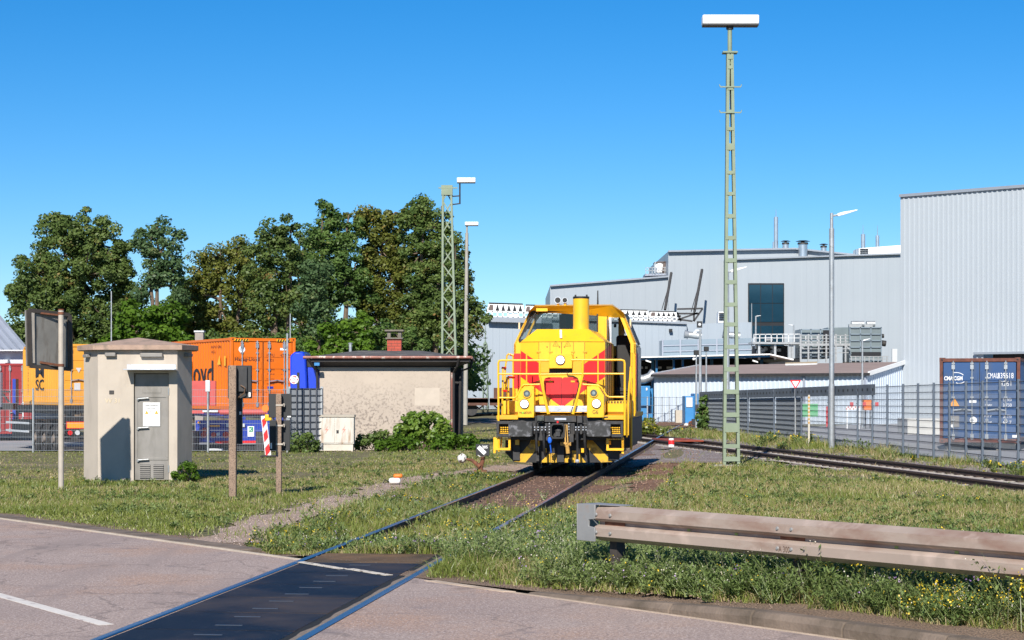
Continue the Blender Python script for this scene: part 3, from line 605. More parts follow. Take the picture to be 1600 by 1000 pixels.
def weeds(name, N, y0, y1, p, hmul, leaves, lsz, xf=None, mat=None, seed=0, xl=-.33, xr=.33, hmin=.105):
    """bushy herbs: thin stems set with many small leaves; returns the tips for flowers"""
    x, y = sample(N, y0, y1, p, xl, xr); den, h = zones(x, y)
    k = (rg.random(N) < den) & (h > hmin)
    if xf is not None: k &= xf(x, y)
    x, y, h = x[k], y[k], h[k]*hmul*rg.uniform(.6, 1.35, k.sum()); n = len(x); z = zof(x, y)
    # leaves along 5 stems
    m = leaves; st = rg.integers(0, 5, (n,m)); sa = rg.uniform(0, 6.283, (n,5)); sl = rg.uniform(.15,.75,(n,5))*h[:,None]; sh = rg.uniform(.6,1.1,(n,5))*h[:,None]
    f = rg.random((n,m))**.8; A = np.take_along_axis(sa, st, 1); Ls = np.take_along_axis(sl, st, 1); Hs = np.take_along_axis(sh, st, 1)
    px = x[:,None]+np.cos(A)*Ls*f+rg.normal(0,.018,(n,m)); py = y[:,None]+np.sin(A)*Ls*f+rg.normal(0,.018,(n,m)); pz = z[:,None]+Hs*f*(1-.15*f)
    px, py, pz = px.ravel(), py.ravel(), pz.ravel(); q = n*m
    s = lsz*rg.uniform(.6,1.3,q)*(1+np.repeat(y,m)*.018); la = rg.uniform(0,6.283,q); up = rg.uniform(-.1,.9,q)
    D = np.stack([np.cos(la)*np.cos(up), np.sin(la)*np.cos(up), np.sin(up)], -1); Sd = np.stack([-np.sin(la), np.cos(la), rg.uniform(-.4,.4,q)], -1)
    P0 = np.stack([px,py,pz], -1); V = np.stack([P0, P0+D*s[:,None]*.5+Sd*s[:,None]*.18, P0+D*s[:,None], P0+D*s[:,None]*.5-Sd*s[:,None]*.18], 1).reshape(-1,3)
    Fc = np.arange(q*4).reshape(-1,4); cl = np.clip(np.repeat(vnoise(x,y,1.1,9)*.55, m)+rg.random(q)*.45, 0, 1)
    rawmesh(name, mat or WM_, V, Fc, cl)
    # stems
    i5 = np.repeat(np.arange(n),5); X0, Y0, Z0 = x[i5], y[i5], z[i5]; aa, l5, h5 = sa.ravel(), sl.ravel(), sh.ravel()
    w = .0022+.00012*Y0; B0 = np.stack([X0-w,Y0,Z0],-1); B1 = np.stack([X0+w,Y0,Z0],-1); T = np.stack([X0+np.cos(aa)*l5, Y0+np.sin(aa)*l5, Z0+h5*.87],-1)
    V = np.stack([B0,B1,T+[.001,0,0],T],1).reshape(-1,3); rawmesh(name, mat or WM_, V, np.arange(len(X0)*4).reshape(-1,4), np.clip(rg.random(len(X0))*.5+.4,0,1))
    return T
def flowers(name, mat, T, frac, size, xf=None):
    k = rg.random(len(T)) < frac
    if xf is not None: k &= xf(T[:,0], T[:,1])
    T = T[k]; n = len(T)
    if not n: return
    c = 5; P0 = np.repeat(T, c, 0)+rg.normal(0,.022,(n*c,3)); q = n*c; s = size*rg.uniform(.5,1.2,q)*(1+P0[:,1]*.02)
    a = rg.uniform(0,6.283,q); U = np.stack([np.cos(a), np.sin(a)*.5, rg.uniform(-.5,.5,q)],-1); Vv = np.stack([-np.sin(a)*.6, np.cos(a)*.5, .8+0*a],-1)
    V = np.stack([P0-U*s[:,None]/2, P0-Vv*s[:,None]/2, P0+U*s[:,None]/2, P0+Vv*s[:,None]/2],1).reshape(-1,3)
    rawmesh(name, mat, V, np.arange(q*4).reshape(-1,4), rg.random(q))
nearR = lambda x, y: (x > eR(y)) & (y < 24)
T1 = weeds('weeds', 13500, 12.5, 25, 1.3, 1.2, 90, .036, xf=lambda x,y: (vnoise(x,y,.8,21) > .14), xl=-.10, xr=.33)
T2 = weeds('weeds', 6200, 22, 48, 1.3, 1.05, 46, .042, xf=lambda x,y: (vnoise(x,y,.8,22) > .35) & (np.abs(x-(1.01+.115*(y-43.8))) < 3.6))
T3 = weeds('weeds', 2600, 38, 95, 1.2, 1.2, 60, .06, xf=lambda x,y: (x > 9.2-.13*(y-50)+1.3) & (vnoise(x,y,.5,25) > .52), xl=.05)
T4 = weeds('weeds', 10500, 20, 60, 1.3, .9, 22, .042, xf=lambda x,y: ((x < trk(y)-1.2) | (x > trk(y)+2.4)) & (vnoise(x,y,.6,28) > .42), hmin=.045)
big = lambda x,y: (x > 2.0) & (y < 17.2)
flowers('yellow_flowers', YF, T1, .34, .013, xf=lambda x,y: big(x,y) & (vnoise(x,y,1.3,31) > .45)); flowers('yellow_flowers', YF, T1, .03, .012)
flowers('pale_flowers', WF, T1, .10, .010); flowers('purple_flowers', PF, T1, .02, .013)
flowers('yellow_flowers', YF, T2, .13, .014, xf=lambda x,y: vnoise(x,y,.5,33) > .55); flowers('purple_flowers', PF, T2, .03, .012); flowers('pale_flowers', WF, T2, .03, .010)
flowers('yellow_flowers', YF, T3, .25, .022, xf=lambda x,y: vnoise(x,y,.4,36) > .35); flowers('yellow_flowers', YF, T4, .05, .014, xf=lambda x,y: vnoise(x,y,.3,35) > .6)
# tall seeding stalks in front of the guard rail
x, y = sample(2600, 13.5, 20, 1.2, 0, .275); k = ((x-eR(y))*.81 > .6) & (rg.random(2600) < .8) & (vnoise(x,y,1.2,41) > .35); x, y = x[k], y[k]
blades('stalks', leafmat('stalk', (.12,.14,.05), (.26,.23,.12)), x, y, rg.uniform(.25,.52,len(x)), np.full(len(x),.006), .6)
# bare-root gravel pieces beside the tracks
x, y = sample(15000, 20, 75, 1.5, -.12, .2); t = np.abs(x-trk(y)); k = ((t < 2.9) & (y > 30) & (x > trk(y)-1.2)) | (np.abs(x-BR(y)) < 1.5); x, y = x[k], y[k]
stones('loose_ballast', M_('stone', (.27,.17,.12), .9, 0, .35, 14), np.stack([x,y,gz(x,y)+.012],-1), .012, .032)
x, y = sample(9000, 20, 52, 1.4, -.15, .02); k = (dpath(x,y) < .75); x, y = x[k], y[k]
stones('loose_gravel', M_('stone_pale', (.42,.34,.30), .9, 0, .3, 14), np.stack([x,y,gz(x,y)+.004],-1), .007, .018)
x, y = sample(5000, 13.5, 24, 1.2, -.1, .2); e = (x-np.where(y>20.4,eL(y),eR(y)))*.81; k = (e > .1) & (e < .7); x, y = x[k], y[k]
stones('verge_grit', M_('soil_clod', (.20,.14,.10), .95, 0, .3, 14), np.stack([x,y,zof(x,y)+.012],-1), .006, .018)

# ---------------- trees
TRL = [leafmat('tree_leaf_olive', (0.059,0.107,0.026), (0.152,0.213,0.055), (0.250,0.189,0.067), .35, .015), leafmat('tree_leaf_green', (0.052,0.107,0.026), (0.132,0.209,0.052), (0.208,0.213,0.067), .35, .015),
       leafmat('tree_leaf_light', (0.052,0.115,0.011), (0.125,0.220,0.023), None, .35, .015), leafmat('tree_leaf_rusty', (0.059,0.102,0.026), (0.149,0.205,0.055), (0.306,0.189,0.067), .35, .015)]
TRL += [leafmat('tree_leaf_yellowish', (0.076,0.098,0.017), (0.187,0.205,0.044), (0.291,0.197,0.052), .35, .015), leafmat('tree_leaf_greygreen', (0.048,0.094,0.037), (0.125,0.197,0.078), (0.208,0.213,0.089), .35, .015), leafmat('tree_leaf_brownish', (0.083,0.082,0.026), (0.174,0.164,0.055), (0.278,0.180,0.067), .35, .015)]
def leaves(name, mat, cen, rad, nper, lsz, parent, seed=0, flat=.7):
    rg = np.random.default_rng(seed); n = len(cen); q = n*nper; i = np.repeat(np.arange(n), nper)
    d = rg.normal(0,1,(q,3)); d /= np.linalg.norm(d,axis=1)[:,None]; r = rg.random(q)**.33
    off = d*(rad[i]*r)[:,None]; off[:,2] *= flat; off[:,2] -= .25*rad[i]*r*r*rg.random(q)
    P0 = cen[i]+off; a = rg.uniform(0,6.283,q); up = rg.uniform(-.9,.35,q); s = lsz*rg.uniform(.55,1.35,q)
    N_ = d*.75+np.array([0,0,.35])+rg.normal(0,.42,(q,3)); N_ /= np.linalg.norm(N_,axis=1)[:,None]; T_ = np.stack([np.cos(a), np.sin(a), rg.uniform(-.8,.2,q)],-1)
    D = T_-N_*(T_*N_).sum(1)[:,None]; D /= np.linalg.norm(D,axis=1)[:,None]; S2 = np.cross(N_, D)*(s*.33)[:,None]; D = D*s[:,None]
    V = np.stack([P0-D/2, P0+S2, P0+D/2, P0-S2],1).reshape(-1,3)
    crnd = rg.random(n)[i]*.6+rg.random(q)*.4
    o = rawmesh(name, mat, V, np.arange(q*4).reshape(-1,4), np.clip(crnd,0,1), kind=None, parent=parent)
    if parent is not None: o.matrix_parent_inverse = WM[parent.name].inverted()
    return o
def tree(label, bx, Z, lobes, mat, trunks=None, name='tree', clump=.50, nper=135, lsz=.175, dens=1.0, seed=1, cat='tree', group=None, base=None, twig=True, depth=.9):
    rr = random.Random(seed); s = F/Z; b = P(bx, HY, Z); b.z = -.02
    th = thing(name, label, cat, b, 0, group); cen = []; rad = []; mb = MB(); 
    tp = trunks or [bx]
    stems = []
    for tx in tp:
        p0 = b+Vector(((tx-bx)/s*.4,0,0)); top = min(l[1]-l[3]*.2 for l in lobes if abs(l[0]-tx) < 70) if any(abs(l[0]-tx) < 70 for l in lobes) else lobes[0][1]
        p1 = P(tx, top, Z); pts = [p0+(p1-p0)*t+Vector((mnoise.noise(Vector((t*3,tx,0)))*.5*t, mnoise.noise(Vector((t*3,0,tx)))*.5*t, 0)) for t in [i/7 for i in range(8)]]
        r0 = .035*(p1.z-p0.z)*.5+.04; mb.tube(pts, 0, 7, rs=[r0*(1-.85*i/7) for i in range(8)]); stems.append(pts)
    for (lx, ly, rx, ry) in lobes:
        c = P(lx, ly, Z); ax = rx/s; az = ry/s; ay = (ax+az)/2*depth
        N = max(5, int(dens*5.0*(ax*az+ax*ay+ay*az)/3/(clump*clump)/1.0))
        st = min(stems, key=lambda q: abs(q[4].x-c.x)); att = min(st[2:], key=lambda p: (p-(c-Vector((0,0,az*.6)))).length)
        mb.tube([att, att.lerp(c,.5)+Vector((0,0,.2)), c], 0, 5, rs=[.10,.06,.02])
        for _ in range(N):
            while 1:
                d = Vector((rr.uniform(-1,1), rr.uniform(-1,1), rr.uniform(-1,1)))
                if .3 < d.length < 1: break
            k = rr.random()**.35/d.length*rr.choice((.72,.9,1,1.05,1.18,1.32)); q = c+Vector((d.x*ax*k, d.y*ay*k, d.z*az*k))
            cen.append(tuple(q)); rad.append(clump*rr.uniform(.55,1.25))
            if twig and rr.random() < .35: mb.tube([c.lerp(q,.15), c.lerp(q,.6)+Vector((0,0,-.1)), q], 0, 4, rs=[.05,.03,.012])
    mb.build('trunk', BARK, th)
    leaves('crown', mat, np.array(cen), np.array(rad), nper, lsz, th, seed)
    return th
Z0 = 106
tree('broad dark locust tree with rusty seed pods, farthest left, behind the grey box sign', 112, Z0, [(120,365,52,36),(90,352,26,20),(160,385,42,38),(70,425,48,45),(130,430,72,55),(45,465,34,28),(180,430,28,48),(100,490,75,50),(170,500,40,50),(60,520,40,30),(120,545,70,35)], TRL[3], [105,135], seed=3)
tree('slender open tree with ochre-tipped crown right of the broad dark locust tree', 240, Z0-2, [(245,362,20,20),(225,375,14,22),(268,378,18,24),(235,405,28,28),(268,415,24,26),(245,440,32,22),(215,455,14,18),(285,458,16,14)], TRL[5], [236,246], dens=.8, seed=5, clump=.5)
tree('bushy light green shrub tree directly above the concrete tower roof', 240, Z0-8, [(245,490,40,26),(215,515,32,26),(265,520,42,26),(185,535,28,20)], TRL[2], [243,225], name='shrub_tree', seed=6, clump=.5, lsz=.24)
tree('dark spreading tree between the slender open tree and the orange container', 345, Z0+3, [(345,400,34,26),(375,395,22,24),(325,430,34,30),(365,440,36,32),(300,465,32,22),(345,485,42,28),(305,505,36,26),(290,530,40,20),(370,520,36,24)], TRL[4], [345,380], dens=.8, seed=8)
tree('tree with reddish seed clusters just left of the large tree group', 440, Z0-1, [(440,362,34,20),(420,390,34,30),(455,405,28,34),(415,440,40,38),(450,465,34,34),(415,495,36,30),(400,530,30,22)], TRL[3], [425,455], dens=.85, seed=9)
tree('tall leaning-crowned tree forming the left shoulder of the large group above the hut', 520, Z0+5, [(515,340,24,22),(500,375,28,32),(535,365,30,30),(510,425,38,40),(545,440,36,44),(500,480,36,34),(530,520,50,32)], TRL[1], [505,545], seed=12, dens=1.1)
tree('tall dense tree in the middle of the large group above the hut', 600, Z0+7, [(575,345,28,26),(610,340,28,24),(590,385,40,36),(625,395,36,40),(580,450,44,44),(625,460,40,44),(600,515,54,34)], TRL[4], [590,625], seed=13, dens=1.15)
tree('tallest pointed tree of the large group, just left of the lattice mast', 665, Z0+6, [(662,326,16,22),(650,350,28,28),(685,355,20,30),(660,395,36,36),(695,395,26,34),(670,445,42,44),(655,500,48,40),(690,500,34,40)], TRL[0], [655,690], seed=14, dens=1.15)
tree('right-hand tree with overhanging boughs reaching the lamp pole beside the hall', 715, Z0+2, [(712,420,24,36),(722,455,22,30),(705,480,26,30),(735,490,26,22),(725,515,22,18),(700,525,24,22)], TRL[3], [700,706], seed=15, dens=.9)
tree('brownish ivy-wrapped tree with a ragged crown in front of the large group', 500, Z0-5, [(500,420,28,30),(492,460,24,32),(505,500,26,34),(480,530,30,20)], TRL[5], [494], seed=16, dens=.8, clump=.5)
tree('young bright green tree just behind the hut roof at its left end', 530, Z0-12, [(520,525,24,20),(505,545,26,14),(548,540,22,16)], TRL[2], [528], name='shrub_tree', seed=17, dens=.9, clump=.45, lsz=.22)
tree('bright green sapling beside the hut chimney', 570, Z0-12, [(568,505,9,16),(570,530,11,16),(560,545,20,10)], TRL[2], [569], name='shrub_tree', seed=18, dens=1, clump=.35, lsz=.2)
tree('low dark shrub tree behind the right end of the hut roof', 650, Z0-10, [(640,535,26,18),(610,545,30,14),(590,520,22,22)], TRL[1], [645], name='shrub_tree', seed=19, dens=.9, clump=.45)
tree('rounded mid-green tree filling the gap between the slender open tree and the spreading tree', 300, Z0+9, [(300,455,30,30),(275,485,26,24),(320,500,30,26),(290,520,34,22)], TRL[1], [300], seed=31, dens=1)
tree('mid-green tree behind the reddish tree, its crown joining the large group', 470, Z0+9, [(470,400,26,34),(480,440,30,36),(465,485,34,34),(395,430,26,34),(385,480,30,30)], TRL[3], [470], seed=32, dens=1)
tree('narrow dark tree joining the broad locust tree and the slender open tree', 205, Z0+6, [(200,470,22,30),(205,505,26,26)], TRL[0], [203], seed=33, dens=1)
tree('low dark shrub tree behind the orange container roof', 450, Z0-6, [(440,535,26,22),(470,540,28,20),(380,540,30,14),(340,535,26,16)], TRL[1], [455,385], name='shrub_tree', seed=20, dens=.9, clump=.5)
# far wood behind the yard, reads as one mass
cen = []; rad = []; rr = random.Random(4)
for i in range(520):
    px = rr.uniform(-60,740); y = rr.uniform(520,600) if px < 700 else rr.uniform(545,600); p = P(px, y, 122+rr.uniform(-3,8)); cen.append(tuple(p)); rad.append(rr.uniform(.8,1.5))
o = leaves('far_wood', TRL[1], np.array(cen), np.array(rad), 60, .36, None, 77); o['kind'] = 'stuff'
# bushes at the hut
def bush(name, label, px, py, w, h, Z, mat, seed, nper=60, lsz=.10, clump=.2, cat='bush'):
    rr = random.Random(seed); b = P(px, HY, Z); b.z = 0; th = thing(name, label, cat, b); cen = []; rad = []; s = F/Z; mb = MB()
    for i in range(int(34*w*h/(60*50))+8):
        a = rr.uniform(-1,1); k = math.sqrt(max(0,1-a*a)); q = Vector((b.x+a*w/s/2, b.y+rr.uniform(-.45,.45), (.12+rr.random()*.88*k)*h/s)); cen.append(tuple(q)); rad.append(clump*rr.uniform(.7,1.4))
        mb.tube([Vector((b.x+a*w/s/4, b.y, 0)), q], 0, 4, rs=[.012,.005])
    mb.build('stems', BARK, th); leaves('foliage', mat, np.array(cen), np.array(rad), nper, lsz, th, seed)
bush('bush', 'largest light green bush with big leaves against the speckled hut wall', 662, 700, 80, 60, 64, leafmat('bush_leaf_bright', (.10,.20,.02), (.24,.34,.05), None, .4), 1, lsz=.17, clump=.22)
bush('bush', 'low dark bramble between the white cabinet and the largest light green bush', 588, 705, 62, 30, 63.5, TRL[0], 2, lsz=.11)
bush('bush', 'low dark bramble at the right corner of the hut, behind the switch lantern', 718, 705, 60, 26, 62, TRL[2], 3, lsz=.11)
bush('bush', 'long low bush in front of the right half of the hut wall', 650, 712, 120, 24, 61.5, TRL[2], 4, lsz=.10)
bush('bush', 'weedy bush at the foot of the slatted fence beside the cabinet', 475, 706, 40, 30, 60.5, TRL[0], 5, lsz=.10)
bush('bush', 'small leafy tuft at the right foot of the concrete tower', 290, 752, 34, 32, 40.6, TRL[2], 6, lsz=.05, clump=.09, nper=90)
bush('bush', 'ivy climbing the lamp post at the end of the right fence', 1099, 665, 12, 60, 92, TRL[1], 7, lsz=.16, clump=.2)
bush('bush', 'yellow flowering bush left of the far track bend beside the locomotive', 1015, 672, 40, 26, 84, leafmat('ragwort', (.10,.15,.02), (.22,.24,.03), (.6,.45,.02)), 8, lsz=.12)
bush('bush', 'yellow flowering bush beyond the far track bend', 1062, 655, 60, 14, 124, bpy.data.materials['ragwort'], 9, lsz=.2)
# ================================================================ LOCOMOTIVE
LX, LYd = (873-800)/69.8, F/69.8; TH = math.atan(.115); cT, sT = math.cos(TH), math.sin(TH)
loco = thing('locomotive', 'yellow and red shunting locomotive with round headlamps facing the viewer on the main track', 'locomotive', (LX, LYd, .0), -TH)
def LP(px, py, y):
    a = (px-800)/F; x = (a*(LYd+y*cT)-LX-y*sT)/(cT+a*sT); t = LYd-x*sT+y*cT
    return Vector((x, y, H-(py-HY)*t/F))
def Z1(zx, zy, y): return LP(740+.3*zx, 440+.3*zy, y)      # the big study view of the locomotive, 0.3 px per unit
LB = dict(parent=loco, local=True)
# --- hood
hy = 1.0; hy2 = 1.18
A = {k: Z1(*v) for k, v in dict(bl=(340,640,hy), br=(578,640,hy), tl=(340,313,hy), tr=(578,313,hy)).items()}
zt = A['tl'].z; xl, xr = A['tl'].x, A['tr'].x; XL = Z1(245,313,hy2).x; XR = Z1(685,313,hy2).x
top = Z1(330,248,hy+.42); topr = Z1(598,248,hy+.42); zT = top.z; hE = 4.28; zb = 1.35
mb = MB()
ring = [(XL,hE),(XL,hy2),(xl,hy),(xr,hy),(XR,hy2),(XR,hE)]
bot = [Vector((x,y,zb)) for x,y in ring]; tp = [Vector((x,y,zt)) for x,y in ring]
ri = [Vector((XL+.36,hE,zT)), Vector((top.x,hy+.42,zT)), Vector((topr.x,hy+.42,zT)), Vector((XR-.36,hE,zT))]
for i in range(5): mb.poly([bot[i],bot[i+1],tp[i+1],tp[i]])
mb.poly([tp[0],tp[1],ri[1],ri[0]]); mb.poly([tp[1],tp[2],ri[1]]); mb.poly([tp[2],tp[3],ri[2],ri[1]]); mb.poly([tp[3],tp[4],ri[2]]); mb.poly([tp[4],tp[5],ri[3],ri[2]]); mb.poly([ri[0],ri[1],ri[2],ri[3]])
hood = mb.build('hood', YEL, loco, local=True)
# seams, hinges, warning triangles on the hood front
mb = MB()
def sm(a, b, w=.012): mb.bar(a, b, w, .006)
o_ = Vector((0,-.003,0))
for zx in (340,398,458,520,578): sm(Z1(zx,640,hy)+o_, Z1(zx,316,hy)+o_, .013 if zx == 458 else .009)
sm(Vector((XL,hy2-.004,zt)), Vector((xl,hy-.004,zt)), .016); sm(Vector((xl,hy-.004,zt)), Vector((xr,hy-.004,zt)), .016); sm(Vector((xr,hy-.004,zt)), Vector((XR,hy2-.004,zt)), .016)
sm(Vector((XR+.003,hy2,zt)), Vector((XR+.003,hE,zt)), .02); 
for yy in (1.9,2.6,3.3): sm(Vector((XR+.003,yy,zb)), Vector((XR+.003,yy,zt)), .015)
mb.build('panel_seams', BLK, hood, local=True)
mb = MB()
for zx in (338,402,517,580):
    for zy in (365,520):
        p = Z1(zx,zy,hy); mb.box(p.x-.045,p.x+.045,hy-.018,hy+.01,p.z-.02,p.z+.02)
for zx, zy in ((383,340),(473,340),(447,340),(537,395)): p = Z1(zx,zy,hy); mb.cyl(p+Vector((0,-.012,0)), p, .014, n=8, m=1)
mb.build('hinges', [YELD, BLK], hood, local=True)
mb = MB()
for zx in (428,491):
    p = Z1(zx,327,hy)-Vector((0,.004,0)); s_ = .075; tri = [p+Vector((math.sin(a)*s_,0,math.cos(a)*s_)) for a in (0,2.094,4.189)]
    for i in range(3): mb.bar(tri[i], tri[(i+1)%3], .010, .004)
    mb.bar(p+Vector((0,0,.03)), p-Vector((0,0,.02)), .008, .004)
mb.build('warning_triangles', RUST, hood, local=True)
# red chevron: front (centre panel) and on the two chamfered corner panels, hood sides
def chev_top(x): return None
mb = MB()
def cp(zx, zy): # a chevron point on the panel where it falls
    if zx < 340: t = (zx-245)/95.; base = Vector((XL+(xl-XL)*t, hy2+(hy-hy2)*t-.004, 0))
    elif zx > 578: t = (zx-578)/107.; base = Vector((xr+(XR-xr)*t, hy+(hy2-hy)*t-.004, 0))
    else: base = Vector((Z1(zx,zy,hy).x, hy-.004, 0))
    base.z = Z1(zx, zy, hy if 340 <= zx <= 578 else hy2).z; return base
mb.poly([cp(246,360), cp(246,497), cp(339.9,566), cp(339.9,424)]); mb.poly([cp(340.1,424), cp(340.1,566), cp(462,655), cp(462,505)])
mb.poly([cp(462,505), cp(462,655), cp(577.9,566), cp(577.9,428)]); mb.poly([cp(578.1,428), cp(578.1,566), cp(684,497), cp(684,354)])
z1, z2 = cp(684,354).z, cp(684,497).z
for X, sg in ((XR+.004,1),(XL-.004,-1)): mb.poly([(X,hy2+.01,z1),(X,hE-.8,z1+.2),(X,hE-.8,z2+.1),(X,hy2+.01,z2)])
mb.build('red_chevron', RED, hood, local=True)
text('1', loco, WHITE, WM[loco.name] @ (Z1(455,279,hy+.21)+Vector((0,-.02,.02))), (cT,-sT,0), Vector((0,.42,zT-zt)).normalized(), None, .34, 'running_number', .012, bold=0)
# exhaust
p = LP(908, 520, 1.95); e = LP(908, 464.5, 1.95); mb = MB(); r_ = 12.6/(F/(LYd+1.95))
mb.cyl(Vector((p.x,1.95,zT-.05)), e, r_, n=28); ex = mb.build('exhaust_stack', YEL, loco, local=True)
mb = MB(); mb.cyl(e-Vector((0,0,.035)), e+Vector((0,0,.015)), r_*1.015, n=28)
for a in (-.7,.7): mb.box(e.x+a*r_-.02, e.x+a*r_+.02, 1.93,1.97, e.z, e.z+.06)
mb.build('stack_rim', BLK, ex, local=True)
# top headlamp box
mb = MB(); q = [Z1(zx,zy,.72) for zx,zy in ((400,375),(508,375),(516,392),(513,452),(393,452),(392,392))]; mb.prism(q, (0,.30,0)); hb = mb.build('headlamp_box', YEL, loco, local=True, bevel=.01)
mb = MB()
for a, b2 in (((345,415),(393,475)),((515,415),(568,475))): p, q2 = Z1(*a,.80), Z1(*b2,.80); mb.box(p.x,q2.x,.80,.83,q2.z,p.z)
mb.build('shaded_plates', YELD, loco, local=True)  # duller yellow stands in for the shade on these recessed panels
p, q2 = Z1(395,455,.9), Z1(515,476,.9); mb = MB(); mb.box(p.x,q2.x,.86,.99,q2.z,p.z); mb.build('lamp_recess', BLK, loco, local=True)
def lamp(zx, zy, y, r, lit, parent):
    p = Z1(zx,zy,y); mb = MB(); mb.cyl(p+Vector((0,.02,0)), p-Vector((0,.03,0)), r*1.22, n=24); o = mb.build('headlight', YEL if not lit else DGREY, parent, local=True)
    if lit: mb = MB(); mb.cyl(p-Vector((0,.031,0)), p-Vector((0,.04,0)), r, n=24); mb.build('lens', LAMPON, o, local=True)
    else:
        mb = MB(); mb.cyl(p-Vector((0,.031,0)), p-Vector((0,.036,0)), r*.98, n=24); mb.cyl(p-Vector((0,.0361,0)), p-Vector((0,.040,0)), r*.45, n=16, m=1); mb.build('lens', [LENS, CHROME], o, local=True)
lamp(452,408,.72,.090,True,hb)
# lower headlamp boxes
for pts, lo, hi in (([(230,708),(230,592),(262,545),(315,545),(315,708)],(265,637),(278,583)), ([(590,708),(590,545),(650,545),(679,592),(679,708)],(640,635),(626,580))):
    q = [Z1(a,b2,.22) for a,b2 in pts]; mb = MB(); mb.prism(q, (0,.34,0)); bx = mb.build('headlamp_box', YEL, loco, local=True, bevel=.008)
    lamp(*lo,.22,.088,True,bx); lamp(*hi,.22,.080,False,bx)
    mb = MB()
    for (a,b2) in ((pts[0][0]+(5 if pts[0][0] < 400 else 5), 700),(pts[-1][0]-5,700),(pts[0][0]+6,610 if pts[0][0]<400 else 700),(pts[-1][0]-6,560)):
        p = Z1(a,b2,.22); mb.cyl(p, p-Vector((0,.008,0)), .012, n=6)
    mb.build('bolts', YELD, bx, local=True)
Wl = WM[loco.name]
text('G6', loco, BLK, Wl @ Z1(634,679,.217), (cT,-sT,0), (0,0,1), .125, .09, 'lettering', .003)
text('vossloh', loco, BLK, Wl @ Z1(269,681,.217), (cT,-sT,0), (0,0,1), .28, .065, 'lettering', .003, bold=.01)
mb = MB(); p = Z1(256,683,.214); mb.ball(p, .022, 8, 6, sc=(1,.1,1)); mb.build('logo_dot', LOG, loco, local=True)
# --- railings
def rl(pts, y, r=.021): return [Z1(a,b2,y) for a,b2 in pts]
mb = MB(); yr = .30; T_ = lambda pts, r=.021, y=yr: mb.tube([Z1(a,b2,y) for a,b2 in pts], r, 8)
T_([(132,885),(130,735),(129,425),(133,413),(145,410),(393,410)], .024); T_([(510,408),(772,408),(784,413),(787,425),(787,800)], .024)
T_([(130,481),(345,481)]); T_([(568,480),(787,480)])
T_([(131,605),(212,605),(226,598),(248,548),(262,537),(345,535)]); T_([(568,535),(648,540),(664,550),(692,594),(708,601),(785,601)])
T_([(276,372),(276,535)], .016); T_([(648,372),(648,540)], .016)
T_([(345,410),(345,490),(388,690)], .026); T_([(568,408),(568,490),(519,690)], .026); T_([(345,483),(568,480)], .022)
mb.build('front_railing', YEL, loco, local=True)
mb = MB()   # shaped plate between the posts with a rounded trapezoid opening
out = [(348,482),(566,482),(566,500),(522,690),(505,690),(528,640),(546,560),(548,520),(540,503),(525,497),(390,497),(372,503),(365,520),(368,560),(385,640),(402,690),(386,690),(348,500)]
pl = [Z1(a,b2,yr) for a,b2 in out]
L_ = [(348,482),(372,482),(372,503),(365,520),(368,560),(385,640),(398,690),(386,690),(348,500)]; Rr = [(566,482),(566,500),(522,690),(508,690),(528,640),(546,560),(548,520),(540,503),(540,482)]; Mm = [(372,482),(540,482),(540,503),(525,498),(390,498),(372,503)]
for PL in (L_,Rr,Mm): mb.prism([Z1(a,b2,yr) for a,b2 in PL], (0,.012,0))
mb.build('railing_plate', YEL, loco, local=True)
mb = MB(); mb.tube([Z1(a,b2,yr-.03) for a,b2 in ((485,470),(490,490),(520,492),(540,503),(549,525),(540,570),(520,640),(505,690))], .010, 6); mb.build('cable', BLK, loco, local=True)
# side step railings, left and right, receding
mb = MB()
T2_ = lambda pts, r=.02: mb.tube([LP(740+.3*a,440+.3*b2,y) for a,b2,y in pts], r, 8)
T2_([(153,450,.55),(150,600,.55),(147,735,.55),(143,860,.50)]); T2_([(165,450,.6),(174,385,1.1),(182,377,1.2),(210,384,1.2)]); T2_([(182,500,.9),(181,740,.9)]); T2_([(150,450,.55),(165,450,.6)]); T2_([(180,497,.9),(212,500,1.25)]); T2_([(165,450,.6),(160,570,.6),(175,500,.9)])
T2_([(205,385,3.6),(207,640,3.6)]); T2_([(172,500,1.2),(172,700,1.2)],.018)
T2_([(805,800,.6),(806,640,.6),(818,445,1.0),(822,438,1.0)]); T2_([(821,875,1.4),(823,375,1.4),(826,370,1.4)],.026); T2_([(787,640,.35),(787,760,.35)]); T2_([(838,375,3.6),(838,700,3.6)]); T2_([(797,810,.5),(797,690,.5),(812,520,.8)])
mb.build('side_railing', YEL, loco, local=True)
mb = MB()
for a in ((148,450,.55,168,450,.62),(148,568,.55,172,570,.62),(181,497,.9,212,500,1.25),(190,381,1.2,212,384,1.25)): mb.tube([Z1(a[0],a[1],a[2]-.004), Z1(a[3],a[4],a[5]-.004)], .026, 8)
mb.build('red_grips', RED, loco, local=True)
